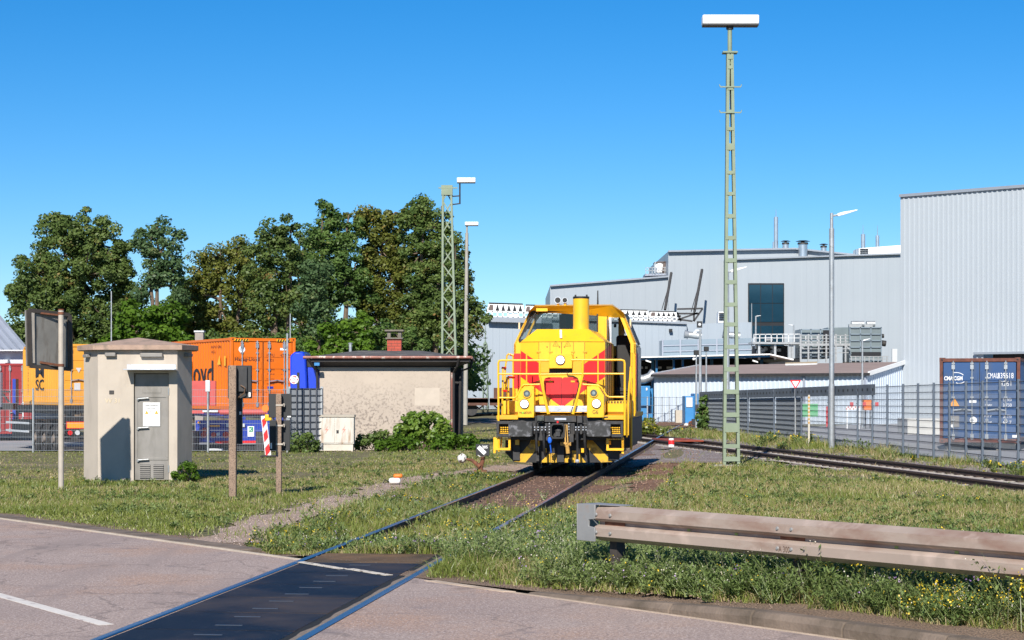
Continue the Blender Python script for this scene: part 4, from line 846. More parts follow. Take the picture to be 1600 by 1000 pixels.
# --- platform, frame, buffer beam
mb = MB(); mb.box(-1.44,1.44,.55,9.2,1.20,1.30); mb.box(-1.44,-.95,.30,.60,1.20,1.295); mb.box(.95,1.44,.30,.60,1.20,1.295)
mb.box(-1.42,-1.02,.62,9.1,1.02,1.20); mb.box(1.02,1.42,.62,9.1,1.02,1.20)
mb.build('platform', YELD, loco, local=True, bevel=.01)
mb = MB(); mb.box(-.97,1.0,.40,.62,1.37,1.51); mb.build('silver_shelf', SILV, loco, local=True, bevel=.01)
mb = MB(); mb.box(.98,1.45,1.6,4.2,1.30,1.62); mb.box(-1.45,-1.0,1.6,4.2,1.30,1.62); mb.build('side_box', YEL, loco, local=True, bevel=.015)
mb = MB()
for i in range(7): p = 1.0+i*.07; mb.box(p,p+.035,1.594,1.60,1.56,1.61)
mb.build('hazard_stripes', BLK, loco, local=True)
mb = MB(); mb.box(-1.10,1.12,.34,.50,.74,1.28); mb.box(-1.40,-1.08,.40,.47,.80,1.19); mb.box(1.10,1.40,.40,.47,.80,1.19)
mb.box(-1.0,1.0,.75,9.0,.25,1.19); mb.build('frame', BLK, loco, local=True, bevel=.008)
# equipment along the right and left flank, below the platform
mb = MB(); mb.box(1.02,1.46,2.6,5.9,.50,1.19); mb.box(-1.46,-1.02,2.6,5.9,.50,1.19); mb.box(1.02,1.44,6.1,8.6,.55,1.19); mb.build('tank', DGREY, loco, local=True, bevel=.03)
mb = MB()
for sx in (-1,1):
    a, b2 = (1.05 if sx > 0 else -1.43), (1.43 if sx > 0 else -1.05)
    for z in (.80,.45): pass
    # step box: outer frame with a yellow perforated tread inside
    mb.box(a,b2,.20,.30,1.10,1.17); mb.box(a,b2,.20,.30,.81,.88); mb.box(a,a+.06,.20,.30,.88,1.10); mb.box(b2-.06,b2,.20,.30,.88,1.10)
mb.build('step_box', DGREY, loco, local=True, bevel=.006)
mb = MB()
for sx in (-1,1):
    a = 1.13 if sx > 0 else -1.35
    for k in range(3):
        for j in range(5): mb.box(a+j*.048,a+j*.048+.03,.30,.39,.92+k*.045,.945+k*.045)
    mb.box(a-.02,a+.26,.30,.39,.885,.90)
    # lower step stirrup
    x0, x1 = (1.05,1.44) if sx > 0 else (-1.46,-1.12)
    for x in (x0,x1-.05): mb.box(x,x+.05,.30,.40,.54,.78)
    mb.box(x0,x1,.26,.50,.51,.56)
    for j in range(6): mb.box(x0+.05+j*.05,x0+.085+j*.05,.30,.42,.75,.775)
    xo = 1.44 if sx > 0 else -1.46; mb.box(xo-.05,xo,.30,.38,.44,.80)
mb.build('step_treads', YEL, loco, local=True)
# buffers
for cx in (243,650):
    p = Z1(cx,770,0); 
    mb = MB(); mb.cyl(Vector((p.x,.40,p.z)), Vector((p.x,.09,p.z)), .14, n=20); mb.cyl(Vector((p.x,.36,p.z)), Vector((p.x,.30,p.z)), .2, n=20); bf = mb.build('buffer', DGREY, loco, local=True)
    w, h, c = .272, .168, .05; out = []
    for sx_, sz_, a0 in ((1,1,0),(-1,1,90),(-1,-1,180),(1,-1,270)):
        for k in range(5): a = R(a0+k*22.5); out.append(Vector((p.x+sx_*(w-c)+c*math.cos(a), 0.045, p.z+sz_*(h-c)+c*math.sin(a))))
    mb = MB(); mb.prism(out, (0,.05,0)); inner = [p+(q-p)*.93 for q in out]; inner = [Vector((q.x,.03,q.z)) for q in inner]
    n = len(out); mb.add(out+inner, [(i,(i+1)%n,n+(i+1)%n,n+i) for i in range(n)]+[tuple(range(n,2*n))]); mb.build('buffer_head', RUB, bf, local=True)
# coupler, hoses and clutter
cxp = Z1(436,778,-.1)
mb = MB(); w, h = .165, .175
for i in range(4): pass
oc = [(-w,-h+.05),(-w+.05,-h),(w-.05,-h),(w,-h+.05),(w,h-.05),(w-.05,h),(-w+.05,h),(-w,h-.05)]
o1 = [Vector((cxp.x+a,-.05,cxp.z+b2)) for a,b2 in oc]; o2 = [Vector((cxp.x+a*.78,-.05,cxp.z+b2*.78)) for a,b2 in oc]; o3 = [Vector((q.x,.2,q.z)) for q in o2]; o4 = [Vector((cxp.x+a,.36,cxp.z+b2)) for a,b2 in oc]
n = 8; mb.add(o1+o2+o3+o4, [(i,(i+1)%n,n+(i+1)%n,n+i) for i in range(n)]+[(n+i,n+(i+1)%n,2*n+(i+1)%n,2*n+i) for i in range(n)]+[tuple(2*n+i for i in range(n))]+[(i,(i+1)%n,3*n+(i+1)%n,3*n+i) for i in range(n)])
mb.f = [list(f) for f in mb.f]
cpl = mb.build('coupler', BLK, loco, local=True)
mb = MB(); mb.ball(Vector((cxp.x,.14,cxp.z)), .08, 10, 6, sc=(1,.6,1)); mb.box(cxp.x-.05,cxp.x+.05,.02,.16,cxp.z-.12,cxp.z-.02); mb.build('coupler_jaw', DGREY, cpl, local=True)
mb = MB(); p = Z1(438,735,.0); mb.cyl(p-Vector((0,0,.05)), p+Vector((0,0,.04)), .022, n=8); mb.build('red_lever', RED, cpl, local=True)
mb = MB(); p = Z1(478,800,-.02)
mb.bar(Z1(474,745,.0), Z1(480,860,.0), .03, .05); mb.bar(Z1(486,745,.02), Z1(492,850,.02), .025, .05); mb.bar(Z1(470,840,.02), Z1(500,846,.02), .05, .04); mb.cyl(Z1(487,850,.0), Z1(492,895,.0), .045, n=8); mb.box(Z1(450,0,.1).x, Z1(505,0,.1).x, .2,.3, .62,.70)
mb.build('screw_coupling', M_('worn_ochre', (.50,.28,.06), .6, 0, .2, 8, stain=(.1,.06,.03), ss=9), loco, local=True)
def hose(pts, r=.028, m=BLK, nm='air_hose'): 
    mb = MB(); mb.tube([Z1(a,b2,y) for a,b2,y in pts], r, 8); mb.cyl(Z1(*pts[0])+Vector((0,0,-.02)), Z1(*pts[0])+Vector((0,0,.07)), r*1.5, n=8); return mb.build(nm, m, loco, local=True)
hose([(327,785,.12),(327,840,.08),(329,880,.10),(335,900,.2)]); hose([(365,785,.12),(366,840,.06),(368,880,.08),(374,905,.16)]); hose([(540,785,.12),(541,850,.06),(540,925,.06)]); hose([(578,785,.12),(579,840,.08),(583,880,.12),(590,900,.2)])
mb = MB(); p = Z1(540,935,.06); mb.ball(p, .05, 8, 6); mb.build('hose_end', SILV, loco, local=True)
mb = MB(); mb.ball(Z1(397,826,.02), .055, 8, 6, sc=(.9,.7,1.4)); mb.tube([Z1(399,850,.05), Z1(404,890,.1)], .015, 6); mb.build('blue_hose_coupling', BRT, loco, local=True)
mb = MB()
for zx in (327,365,540,578): p = Z1(zx,768,.12); mb.box(p.x-.05,p.x+.05,.12,.34,p.z-.09,p.z+.06); mb.box(p.x-.035,p.x+.035,.09,.12,p.z-.03,p.z+.03)
for zx in (318,380,395,505,520,560): p = Z1(zx,760,.25); mb.box(p.x-.03,p.x+.03,.20,.34,p.z-.15,p.z+.10)
p = Z1(452,715,.2); mb.box(p.x-.36,p.x+.36,.18,.36,p.z-.07,p.z+.07); mb.box(p.x-.5,p.x-.38,.14,.36,p.z-.09,p.z+.07); mb.box(p.x+.38,p.x+.5,.14,.36,p.z-.09,p.z+.07)
p = Z1(375,800,.3); mb.box(p.x-.2,p.x+.1,.24,.34,p.z-.12,p.z+.2); p = Z1(500,790,.3); mb.box(p.x-.16,p.x+.1,.2,.34,p.z-.2,p.z+.22)
mb.build('hose_brackets', DGREY, loco, local=True, bevel=.006)
mb = MB()
for zx in (318,336,356,374,532,548,570,586): 
    for zy in (758,772): p = Z1(zx,zy,.085); mb.cyl(p, p+Vector((0,.03,0)), .014, n=6)
for zy in (740,755,770,785,800): 
    for zx in (394,496): p = Z1(zx,zy,.19); mb.cyl(p, p+Vector((0,.03,0)), .013, n=6)
p = Z1(452,715,.17); mb.box(p.x-.13,p.x+.13,.17,.19,p.z-.025,p.z+.02)
mb.build('bright_bolts', SILV, loco, local=True)
mb = MB(); p = Z1(349,713,.12); mb.box(p.x-.085,p.x+.085,.12,.24,p.z-.06,p.z+.07); sk = mb.build('socket', DGREY, loco, local=True, bevel=.01)
mb = MB(); mb.cyl(p+Vector((0,-.055,0)), p+Vector((0,.02,0)), .055, n=14); mb.box(p.x-.07,p.x+.07,-.0+.1,.118,p.z-.05,p.z+.05); mb.build('socket_cap', LENS, sk, local=True)
mb = MB()
for a in ((590,715,.2,600,760,.2),(600,700,.25,700,705,.3),(610,735,.2,560,735,.2),(330,735,.2,300,742,.25),(400,725,.3,330,725,.3),(690,720,.25,700,790,.3)):
    p, q = Z1(*a[:3]), Z1(*a[3:]); mb.tube([p, p.lerp(q,.5)+Vector((0,0,-.03)), q], .014, 6)
mb.build('pipes', DGREY, loco, local=True)
# plough with yellow hazard stripes
yp = .62; mb = MB(); zp = Z1(0,942,yp).z
out = [Z1(a,b2,yp) for a,b2 in ((165,825),(768,825),(772,885),(722,942),(212,942),(165,890))]
mb.prism(out, (0,.05,0)); plo = mb.build('plough', BLK, loco, local=True)
mb = MB(); yq = yp-.004
for pl in ([(210,938),(270,942),(345,855),(345,822),(310,822)],[(722,938),(664,942),(590,862),(590,822),(615,822)],[(348,942),(400,942),(400,898),(388,898)],[(403,942),(432,942),(432,895),(403,895)],[(585,942),(540,942),(540,900),(552,898)],[(512,942),(535,942),(535,880),(512,880)],[(470,942),(492,942),(500,905),(480,905)],[(290,846),(322,846),(330,822),(300,822)],[(590,846),(640,850),(612,822),(590,822)]):
    mb.poly([Z1(a,b2,yq) for a,b2 in pl])
mb.build('hazard_stripes', M_('plough_yellow', (.62,.35,.01), .5, 0, .1, 4, stain=(.2,.12,.03), ss=5), plo, local=True)
mb = MB()
for i in range(5):
    for j in range(2): p = Z1(410+j*14,900+i*9,yq); mb.cyl(p-Vector((0,.003,0)), p, .013, n=8)
p, q = Z1(436,855,.5), Z1(470,940,.5); mb.box(p.x,q.x,.5,.6,q.z,p.z+.05)
for (a,b2,c_,d_) in ((205,835,240,930),(700,860,760,930),(325,860,342,935)): p, q = Z1(a,b2,.56), Z1(c_,d_,.56); mb.box(p.x,q.x,.57,.61,q.z,p.z)
mb.build('plough_fittings', DGREY, plo, local=True)
mb = MB(); 
for (a,b2,c_,d_) in ((218,820,238,850),(560,868,575,890),(368,868,380,890),(690,828,715,850)): p, q = Z1(a,b2,.5), Z1(c_,d_,.5); mb.box(p.x,q.x,.45,.58,q.z,p.z)
mb.build('sand_brackets', YEL, loco, local=True)
# wheels
for yy in (2.3, 4.4, 6.9):
    ws = None
    for sx in (-1,1):
        mb = MB(); mb.cyl(Vector((sx*.68,yy,.5)), Vector((sx*.80,yy,.5)), .5, n=32); mb.cyl(Vector((sx*.66,yy,.5)), Vector((sx*.69,yy,.5)), .53, n=32); mb.build('wheel', DGREY, loco, local=True)
# --- cab: a real hollow shell with glazed front and rear
cy0, cy1 = 4.30, 6.35
def cabsec(y):
    return [(-1.50,1.30),(-1.50,LP(802.5,538,cy0).z),(-1.17,LP(825,493,cy0).z),(-.95,LP(838,478,cy0).z),(.93,LP(954,477,cy0).z),(1.20,LP(971,489,cy0).z),(1.50,LP(994,536,cy0).z),(1.50,1.30)]
sec = cabsec(0); zsh = sec[1][1]; ztop = sec[3][1]
def ring3(y, k=1): return [Vector((x*k, y, z)) for x, z in sec]
mb = MB(); t = .06
a = ring3(cy0); b2 = ring3(cy1)
def slab(i, m=0, t=.05):
    p = [a[i], a[i+1], b2[i+1], b2[i]]; n_ = (p[1]-p[0]).cross(p[2]-p[0]).normalized(); mb.prism(p, n_*-t if (Vector((0,cy0,2))-p[0]).dot(n_*-1) > 0 else n_*t, m)
# floor/roof/left side; the right side has a door opening
for i in (2,3,4): slab(i)
zf = 1.30
# left side lower wall and window band
mb.box(-1.50,-1.45,cy0,cy1,zf,zsh); 
mb.prism([a[1], a[2], a[2]+Vector((0,.25,0)), a[1]+Vector((0,.25,0))], (.05,0,0)); mb.prism([b2[1]-Vector((0,.25,0)), b2[2]-Vector((0,.25,0)), b2[2], b2[1]], (.05,0,0))
mb.box(1.45,1.50,cy0+.0,cy1,zf,zf+.9 if False else zsh-.0)
mb.prism([a[6], a[5], a[5]+Vector((0,.30,0)), a[6]+Vector((0,.30,0))], (-.05,0,0)); mb.prism([b2[6]-Vector((0,.25,0)), b2[5]-Vector((0,.25,0)), b2[5], b2[6]], (-.05,0,0))
# front wall: below window, left post, right post area with door opening (x .83..1.27)
def zc(zx, zy): return Z1(zx,zy,cy0)
wb = zc(250,306).z; wt = zc(300,155).z; xw = LP(933.5,500,cy0).x; d0 = LP(955,500,cy0).x; d1 = LP(983,500,cy0).x; dz = LP(960,496,cy0).z
th_ = .05
def fw(pts, m=0): mb.prism([Vector((x,cy0,z)) for x,z in pts], (0,th_,0), m)
sl = (sec[2][0]-sec[1][0])/(sec[2][1]-sec[1][1])
def xs(z): return sec[1][0]+(z-sec[1][1])*sl if z > sec[1][1] else sec[1][0]
def xsr(z): 
    if z < sec[6][1]: return 1.5
    return 1.5+(z-sec[6][1])*(sec[5][0]-1.5)/(sec[5][1]-sec[6][1])
fw([(-1.50,zf),(d0,zf),(d0,wb),(-1.50+.0,wb)] if wb < zsh else [(-1.50,zf),(d0,zf),(d0,wb),(xs(wb),wb),(-1.50,zsh)])
fw([(xs(wb),wb),(xs(wb)+.10,wb),(xs(wt)+.10,wt),(xs(wt),wt)])
fw([(xw,wb),(d0,wb),(d0,wt),(xw,wt)])
fw([(xs(wt),wt),(d0,wt),(d0,ztop),(-.95,ztop),(-1.17,sec[2][1])]); fw([(d0,dz),(xsr(dz),dz),(1.20,sec[5][1]),(.93,sec[4][1]),(d0,ztop)])
fw([(xsr(dz)-.13,dz),(xsr(dz),dz),(1.50,sec[6][1]),(1.50,zf),(1.37,zf),(1.37,sec[6][1]-.02)])
# rear wall with two windows
yb = cy1-.05
def rw(x0,x1,z0,z1): mb.box(x0,x1,yb,cy1,z0,z1)
rw(-1.45,1.45,zf,wb-.10); rw(-.95,.95,wt+.05,ztop-.02); rw(-.5,-.12,wb-.1,wt+.05); rw(-1.45,-1.12,wb-.1,zsh); rw(.95,1.10,wb-.1,wt)
cab = mb.build('cab', YEL, loco, local=True)
mb = MB()   # roof visor leaning out over the windscreen
vb = [(-1.20,wt+.02),(d0+.15,wt+.02)]; vt = [Vector((-.97,cy0-.28,ztop-.01)), Vector((.93,cy0-.28,ztop-.01))]; vl = Vector((-1.25,cy0-.10,sec[2][1]-.12)); vr = Vector((1.24,cy0-.10,sec[5][1]-.1))
p0 = Vector((xs(wt),cy0-.01,wt)); p1 = Vector((xsr(dz)-.04,cy0-.01,dz))
mb.poly([p0, p1, vt[1], vt[0]]); mb.poly([p0, vt[0], Vector((-1.20,cy0-.2,sec[2][1]))]); mb.poly([p1, Vector((1.22,cy0-.2,sec[5][1])), vt[1]])
mb.poly([vt[0], vt[1], Vector((.93,cy0+.02,ztop+.03)), Vector((-.97,cy0+.02,ztop+.03))]); mb.poly([vt[0], Vector((-.97,cy0+.02,ztop+.03)), Vector((-1.2,cy0+.02,sec[2][1]+.02)), Vector((-1.20,cy0-.2,sec[2][1]))]); mb.poly([vt[1], Vector((1.22,cy0-.2,sec[5][1])), Vector((1.2,cy0+.02,sec[5][1]+.02)), Vector((.93,cy0+.02,ztop+.03))])
mb.build('roof_visor', YEL, cab, local=True, smooth=False)
mb = MB(); fr = [(xs(wb)+.08,wb+.0),(xs(wt)+.08,wt),(xw,wt),(xw,wb)]
for i in range(4):
    p, q = fr[i], fr[(i+1)%4]; mb.bar((p[0],cy0-.012,p[1]), (q[0],cy0-.012,q[1]), .03 if i in (0,2) else .05, .08, up=(0,1,0)) 
mb.bar((-1.30,cy0-.03,wb+.1),(-1.02,cy0-.03,wt-.05),.015,.02); mb.bar((-1.23,cy0-.035,wb+.2),(-.95,cy0-.035,wt-.02),.02,.03); mb.bar((-.98,cy0-.035,wb+.35),(-.99,cy0-.05,wt),.015,.02)
mb.build('window_seal', BLK, cab, local=True)
mb = MB(); mb.poly([(x,cy0+.02,z) for x,z in fr]); mb.poly([(-1.12,yb+.02,wb-.1),(-.5,yb+.02,wb-.1),(-.5,yb+.02,wt),(-1.0,yb+.02,wt)]); mb.poly([(-.12,yb+.02,wb-.1),(.95,yb+.02,wb-.1),(.95,yb+.02,wt),(-.12,yb+.02,wt)])
mb.build('window_glass', GLASS, cab, local=True)
mb = MB(); mb.box(-1.44,.70,cy0+.5,cy0+.9,zf,zf+.9); mb.box(1.36,1.44,cy0+.1,cy1-.1,zf,2.6); mb.box(-.48,-.14,yb-.3,yb-.06,wb-.2,wt); mb.box(-.9,.88,cy0+.06,cy1-.06,ztop-.10,ztop-.06); mb.build('console', INT, cab, local=True)
mb = MB(); mb.box(-.46,-.30,cy0+.9,cy0+.93,wb-.1,wt-.05); mb.build('red_curtain', M_('curtain', (.10,.02,.015), .8), cab, local=True)
mb = MB()   # driver's seat seen through the open door
sxa, sxb = d0+.06, 1.40; mb.box(sxa,sxb,cy0+.95,cy0+1.10,1.85,LP(965,524,cy0+.95).z); mb.box(sxa,sxb,cy0+.45,cy0+1.1,1.75,1.95); mb.box(sxa+.1,sxb-.1,cy0+.5,cy0+.95,1.32,1.75); mb.box(sxa-.1,1.44,cy1-.16,cy1-.08,1.3,2.75)
st = mb.build('seat', INT, cab, local=True, bevel=.06); mb = MB()
for i in range(5): z = 1.62+i*.06; mb.box(sxa+.02,sxb-.08,cy0+.40,cy0+.44,z-.02,z+.01)
mb.build('seat_suspension', DGREY, st, local=True)
mb = MB(); mb.tube([LP(969,497,cy0+.3), LP(972,506,cy0+.3), LP(977,523,cy0+.3)], .012, 5); mb.box(LP(959,0,cy0+.5).x, LP(963,0,cy0+.5).x, cy0+.5, cy0+.55, LP(0,515,cy0+.5).z, LP(0,510,cy0+.5).z); mb.build('wiper', BLK, cab, local=True)
# open door, swung forward along the hood
mb = MB(); mb.box(d0-.12,d0-.07,cy0-.62,cy0-.02,1.34,dz-.05); dr = mb.build('door', YEL, cab, local=True, bevel=.01)
mb = MB(); mb.box(d0-.055,d0+.01,cy0-.05,cy0-.01,LP(0,605,cy0).z,dz); mb.build('door_edge', SILV, dr, local=True)
mb = MB(); mb.box(d0-.125,d0-.066,cy0-.30,cy0-.04,1.36,LP(0,558,cy0).z); mb.build('door_lower_panel', RED, dr, local=True)
mb = MB(); p = LP(946.5,498,cy0-.1); mb.tube([p, p+Vector((-.01,0,-.16)), p+Vector((.06,0,-.20))], .012, 5); p = LP(949,494,cy0-.1); mb.tube([p, p+Vector((.02,0,-.14))], .012, 5); mb.build('hooks', BLK, cab, local=True)
# red lower bands on cab front and right flank
mb = MB(); zr0, zr1 = LP(0,607,cy0).z, LP(0,554,cy0).z
mb.box(-1.503,XL+.02,cy0-.006,cy0-.002,zr0,zr1); mb.box(1.503,1.507,cy0,cy0+1.0,zr0-.2,zr1); mb.build('red_band', RED, cab, local=True)
mb = MB(); mb.box(1.503,1.53,cy0+.45,cy1-.1,1.34,zsh-.05); mb.build('side_shade_panel', M_('cab_side_shade_grey', (.22,.22,.24), .35, .3, .2, 5), cab, local=True)  # grey colour stands in for shade on the cab's right flank
mb = MB(); mb.prism([a[6]+Vector((.004,.30,0)), a[5]+Vector((.004,.30,0)), b2[5]+Vector((.004,-.25,0)), b2[6]+Vector((.004,-.25,0))], (.02,0,0)); mb.build('side_window', BLK, cab, local=True)
mb = MB(); p = LP(981,505,cy0+.2); mb.box(1.33,1.37,cy0+.30,cy0+.36,p.z-.12,p.z+.1); mb.box(-1.40,-1.36,cy0+.1,cy0+.2,LP(0,517,cy0).z,LP(0,507,cy0).z); mb.build('marker_strips', M_('beige_reflector', (.65,.5,.3), .5), cab, local=True)
# horns, antenna, roof lamp
for px in (871.5, 882.5):
    p = LP(px,469,cy0-.15); r_ = .085 if px < 880 else .07; mb = MB(); mb.cyl(p+Vector((0,.22,0)), p+Vector((0,.06,0)), .03, .05, n=12); mb.cyl(p+Vector((0,.06,0)), p, .05, r_, n=18); hn = mb.build('horn', SILV, loco, local=True)
    mb = MB(); mb.cyl(p-Vector((0,.003,0)), p+Vector((0,.002,0)), r_*.82, n=16); mb.build('horn_mouth', BLK, hn, local=True)
    mb = MB(); mb.box(p.x-.03,p.x+.03,cy0-.1,cy0+.05,ztop,p.z-.03); mb.build('horn_bracket', YEL, hn, local=True)
mb = MB(); p = LP(934,476,cy0+.8); q = LP(934,454,cy0+.8); mb.cyl(p-Vector((0,0,.02)), q, .022, .014, n=8); mb.build('antenna', DGREY, loco, local=True)
mb = MB(); p = LP(858,476,cy0); mb.box(p.x-.30,p.x-.02,cy0-.20,cy0-.12,ztop-.14,ztop-.06); mb.build('roof_lamp', YEL, loco, local=True)
# rear hood behind the cab
mb = MB(); mb.box(-.95,.95,cy1,9.0,1.30,2.4); mb.build('rear_hood', YEL, loco, local=True, bevel=.05)
# ================================================================ LEFT FOREGROUND
# concrete switch tower (octagonal)
Zt = 41.6; s = F/Zt; cxT = P(216,610,Zt)
tw = thing('concrete_tower', 'squat octagonal beige concrete switchgear tower with a flat conical roof and grey steel door', 'switchgear tower', (cxT.x, Zt+.3, 0))
o0 = WM[tw.name].translation
def tp_(px, y): return ((px-800)*(Zt+y)/F)      # x at depth y in front/behind plane Zt
fl, fr_, lx, rx = tp_(197,-1.0), tp_(277,-1.0), tp_(155,-.85), tp_(300,-.15)
plan = [(tp_(198,-1.0),Zt-1.0),(tp_(277,-1.0),Zt-1.0),(tp_(300,-.35),Zt-.35),(tp_(298,.7),Zt+.7),(tp_(270,1.3),Zt+1.3),(tp_(175,1.3),Zt+1.3),(tp_(133,.5),Zt+.5),(tp_(131,-.25),Zt-.25),(tp_(153,-.95),Zt-.95)]
hw = H+(HY-547)*(Zt-1)/F
def inset(k, c=(cxT.x, Zt+.15)): return [(c[0]+(x-c[0])*k, c[1]+(y-c[1])*k) for x,y in plan]
mb = MB(); dxa, dxb = tp_(209,-1.0), tp_(264,-1.0)
pl = plan; n = len(pl)
for i in range(1, n): 
    a, b2 = pl[i], pl[(i+1)%n]; mb.poly([(a[0],a[1],-.1),(b2[0],b2[1],-.1),(b2[0],b2[1],hw),(a[0],a[1],hw)])
yF = Zt-1.0; zd = H+(HY-583)*(Zt-1)/F
mb.poly([(fl,yF,-.1),(dxa,yF,-.1),(dxa,yF,hw),(fl,yF,hw)]); mb.poly([(dxb,yF,-.1),(fr_,yF,-.1),(fr_,yF,hw),(dxb,yF,hw)]); mb.poly([(dxa,yF,zd),(dxb,yF,zd),(dxb,yF,hw),(dxa,yF,hw)])
mb.poly([(dxa,yF,0),(dxa,yF+.12,0),(dxa,yF+.12,zd),(dxa,yF,zd)]); mb.poly([(dxb,yF,0),(dxb,yF+.12,0),(dxb,yF+.12,zd),(dxb,yF,zd)]); mb.poly([(dxa,yF,zd),(dxb,yF,zd),(dxb,yF+.12,zd),(dxa,yF+.12,zd)])
mb.poly([(x,y,hw) for x,y in pl]); mb.build('wall', CONC, tw, smooth=False)
mb = MB(); ro = inset(1.12); z0 = hw+.005; z1 = hw+.10; ap = (cxT.x-.03, Zt+.15, H+(HY-527)*Zt/F)
mb.v += [(x,y,z0) for x,y in ro]+[(x,y,z1) for x,y in ro]+[ap]; mb.f = [list(range(n))[::-1]]+[[i,(i+1)%n,n+(i+1)%n,n+i] for i in range(n)]+[[n+i,n+(i+1)%n,2*n] for i in range(n)]; mb.m = [0]*len(mb.f)
mb.build('roof', ROOFC, tw, smooth=False)
yd = yF+.06; mb = MB(); mb.box(dxa+.01,dxb-.01,yd,yd+.04,.03,zd-.01); dr = mb.build('door', DOORM, tw, bevel=.006)
def DZ(py): return H+(HY-py)*(Zt-1)/F
def DX(px): return (px-800)*(Zt-1)/F
mb = MB(); fw_ = .03
mb.box(DX(211),DX(262),yd-.012,yd-.001,DZ(621),DZ(618)); mb.box(DX(211),DX(262),yd-.012,yd-.001,DZ(719),DZ(715)); mb.box(DX(211),DX(214.5),yd-.012,yd-.001,DZ(715),DZ(621)); mb.box(DX(258.5),DX(262),yd-.012,yd-.001,DZ(715),DZ(621)); mb.box(DX(222),DX(251),yd-.008,yd-.001,DZ(614),DZ(606))
mb.build('door_frame', DOORM, dr, bevel=.003)
mb = MB()
for py in (623,669,719): mb.tube([(DX(214),yd-.035,DZ(py+2)),(DX(216),yd-.05,DZ(py)),(DX(232),yd-.05,DZ(py-1))], .016, 8); mb.cyl((DX(215),yd,DZ(py+1)),(DX(215),yd-.05,DZ(py+1)),.022,n=10)
mb.build('handle', GALV, dr)
mb = MB()
for a, b2 in ((218,234),(239,255)):
    mb.box(DX(a),DX(b2),yd-.01,yd-.001,DZ(748),DZ(726),1)
    for i in range(7): z = DZ(745.5-i*3); mb.bar((DX(a),yd-.018,z),(DX(b2),yd-.018,z),.02,.022)
mb.build('louvre', [DOORM, DGREY], dr)
mb = MB(); 
for py in (612,733): mb.cyl((DX(263.5),yF-.01,DZ(py+5)),(DX(263.5),yF-.01,DZ(py-6)),.014,n=8)
mb.build('hinge', GALV, dr)
mb = MB(); mb.box(DX(223),DX(249.5),yd-.022,yd-.014,DZ(666),DZ(629)); sg = mb.build('warning_notice', WHITE, dr)
ys = yd-.0235
text('Vorsicht Hochspannung', sg, DGREY, (DX(236.2),ys,DZ(633.5)), (1,0,0), (0,0,1), .27, .034, 'lettering', .002, bold=.02)
text('Lebensgefahr', sg, DGREY, (DX(236.2),ys,DZ(638)), (1,0,0), (0,0,1), .22, .024, 'lettering', .002, bold=.02)
text('Zutritt verboten', sg, M_('notice_red', (.8,.25,.25), .5), (DX(236.2),ys,DZ(650)), (1,0,0), (0,0,1), .18, .026, 'lettering', .002, bold=.02)
text('Nur fuer', sg, DGREY, (DX(236.2),ys,DZ(656)), (1,0,0), (0,0,1), .09, .012, 'lettering', .002); text('Personal', sg, DGREY, (DX(236.2),ys,DZ(659.5)), (1,0,0), (0,0,1), .13, .012, 'lettering', .002)
mb = MB()
for px in (228.8,244): 
    c = Vector((DX(px),ys-.002,DZ(645))); mb.prism([c+Vector((math.sin(a)*.046,0,math.cos(a)*.046)) for a in (0,2.094,4.189)], (0,.002,0))
mb.build('warning_sign', AMB, sg)
mb = MB(); c = Vector((DX(236.4),ys-.002,DZ(644.5)))
for i in range(20): a, b2 = i*math.pi/10, (i+1)*math.pi/10; mb.bar(c+Vector((math.cos(a)*.036,0,math.sin(a)*.036)), c+Vector((math.cos(b2)*.036,0,math.sin(b2)*.036)), .006, .002)
mb.bar(c+Vector((-.025,0,.025)), c+Vector((.025,0,-.025)), .006, .002); mb.build('prohibition_sign', LOGO_R, sg)
mb = MB(); mb.prism([(DX(198.5),yF-.002,DZ(578)),(DX(275),yF-.002,DZ(578)),(DX(275),yF-.002,DZ(569.5)),(DX(198.5),yF-.002,DZ(569.5))], (0,-.02,0)); mb.prism([(DX(198.5),yF-.022,DZ(579)),(DX(277),yF-.022,DZ(579)),(DX(277)+.02,yF-.42,DZ(579)+.01),(DX(198.5),yF-.42,DZ(579)+.01)], (0,0,.02))
mb.build('awning', SILV, tw, bevel=.004)
mb = MB(); mb.box(DX(220),DX(255),yF-.10,yF-.002,DZ(558),DZ(551.5)); mb.build('vent', DOORM, tw, bevel=.015)
def onface(p0, p1, px, z0, z1, w, d, nm, mat):
    # little box proud of the slanted wall p0-p1
    p0 = Vector((*p0,0)); p1 = Vector((*p1,0)); a = (px-800)/F; e = p1-p0; t = (p0.x-a*p0.y)/(a*e.y-e.x); c = p0+e*t; e.normalize(); nr = Vector((e.y,-e.x,0)); 
    if nr.y > 0: nr = -nr
    mb = MB(); mb.prism([c-e*w+Vector((0,0,z0)), c+e*w+Vector((0,0,z0)), c+e*w+Vector((0,0,z1)), c-e*w+Vector((0,0,z1))], nr*d); return mb.build(nm, mat, tw, bevel=.012)
onface(plan[8], plan[0], 174, DZ(557), DZ(551), .11, .10, 'vent', DOORM); onface(plan[7], plan[8], 139, DZ(558), DZ(553), .11, .10, 'vent', DOORM); onface(plan[1], plan[2], 291, DZ(557), DZ(552), .11, .10, 'vent', DOORM); onface(plan[8], plan[0], 174.5, DZ(616), DZ(610), .05, .012, 'number_plate', DGREY)
pc = plan[8]; e = (Vector((*plan[0],0))-Vector((*pc,0))).normalized(); 
text('W 31', tw, M_('faded_yellow', (.60,.50,.34), .9), Vector((*pc,0))+e*.30+Vector((0,-.004,DZ(626))), e, (0,0,1), .30, .09, 'stencil', .004)

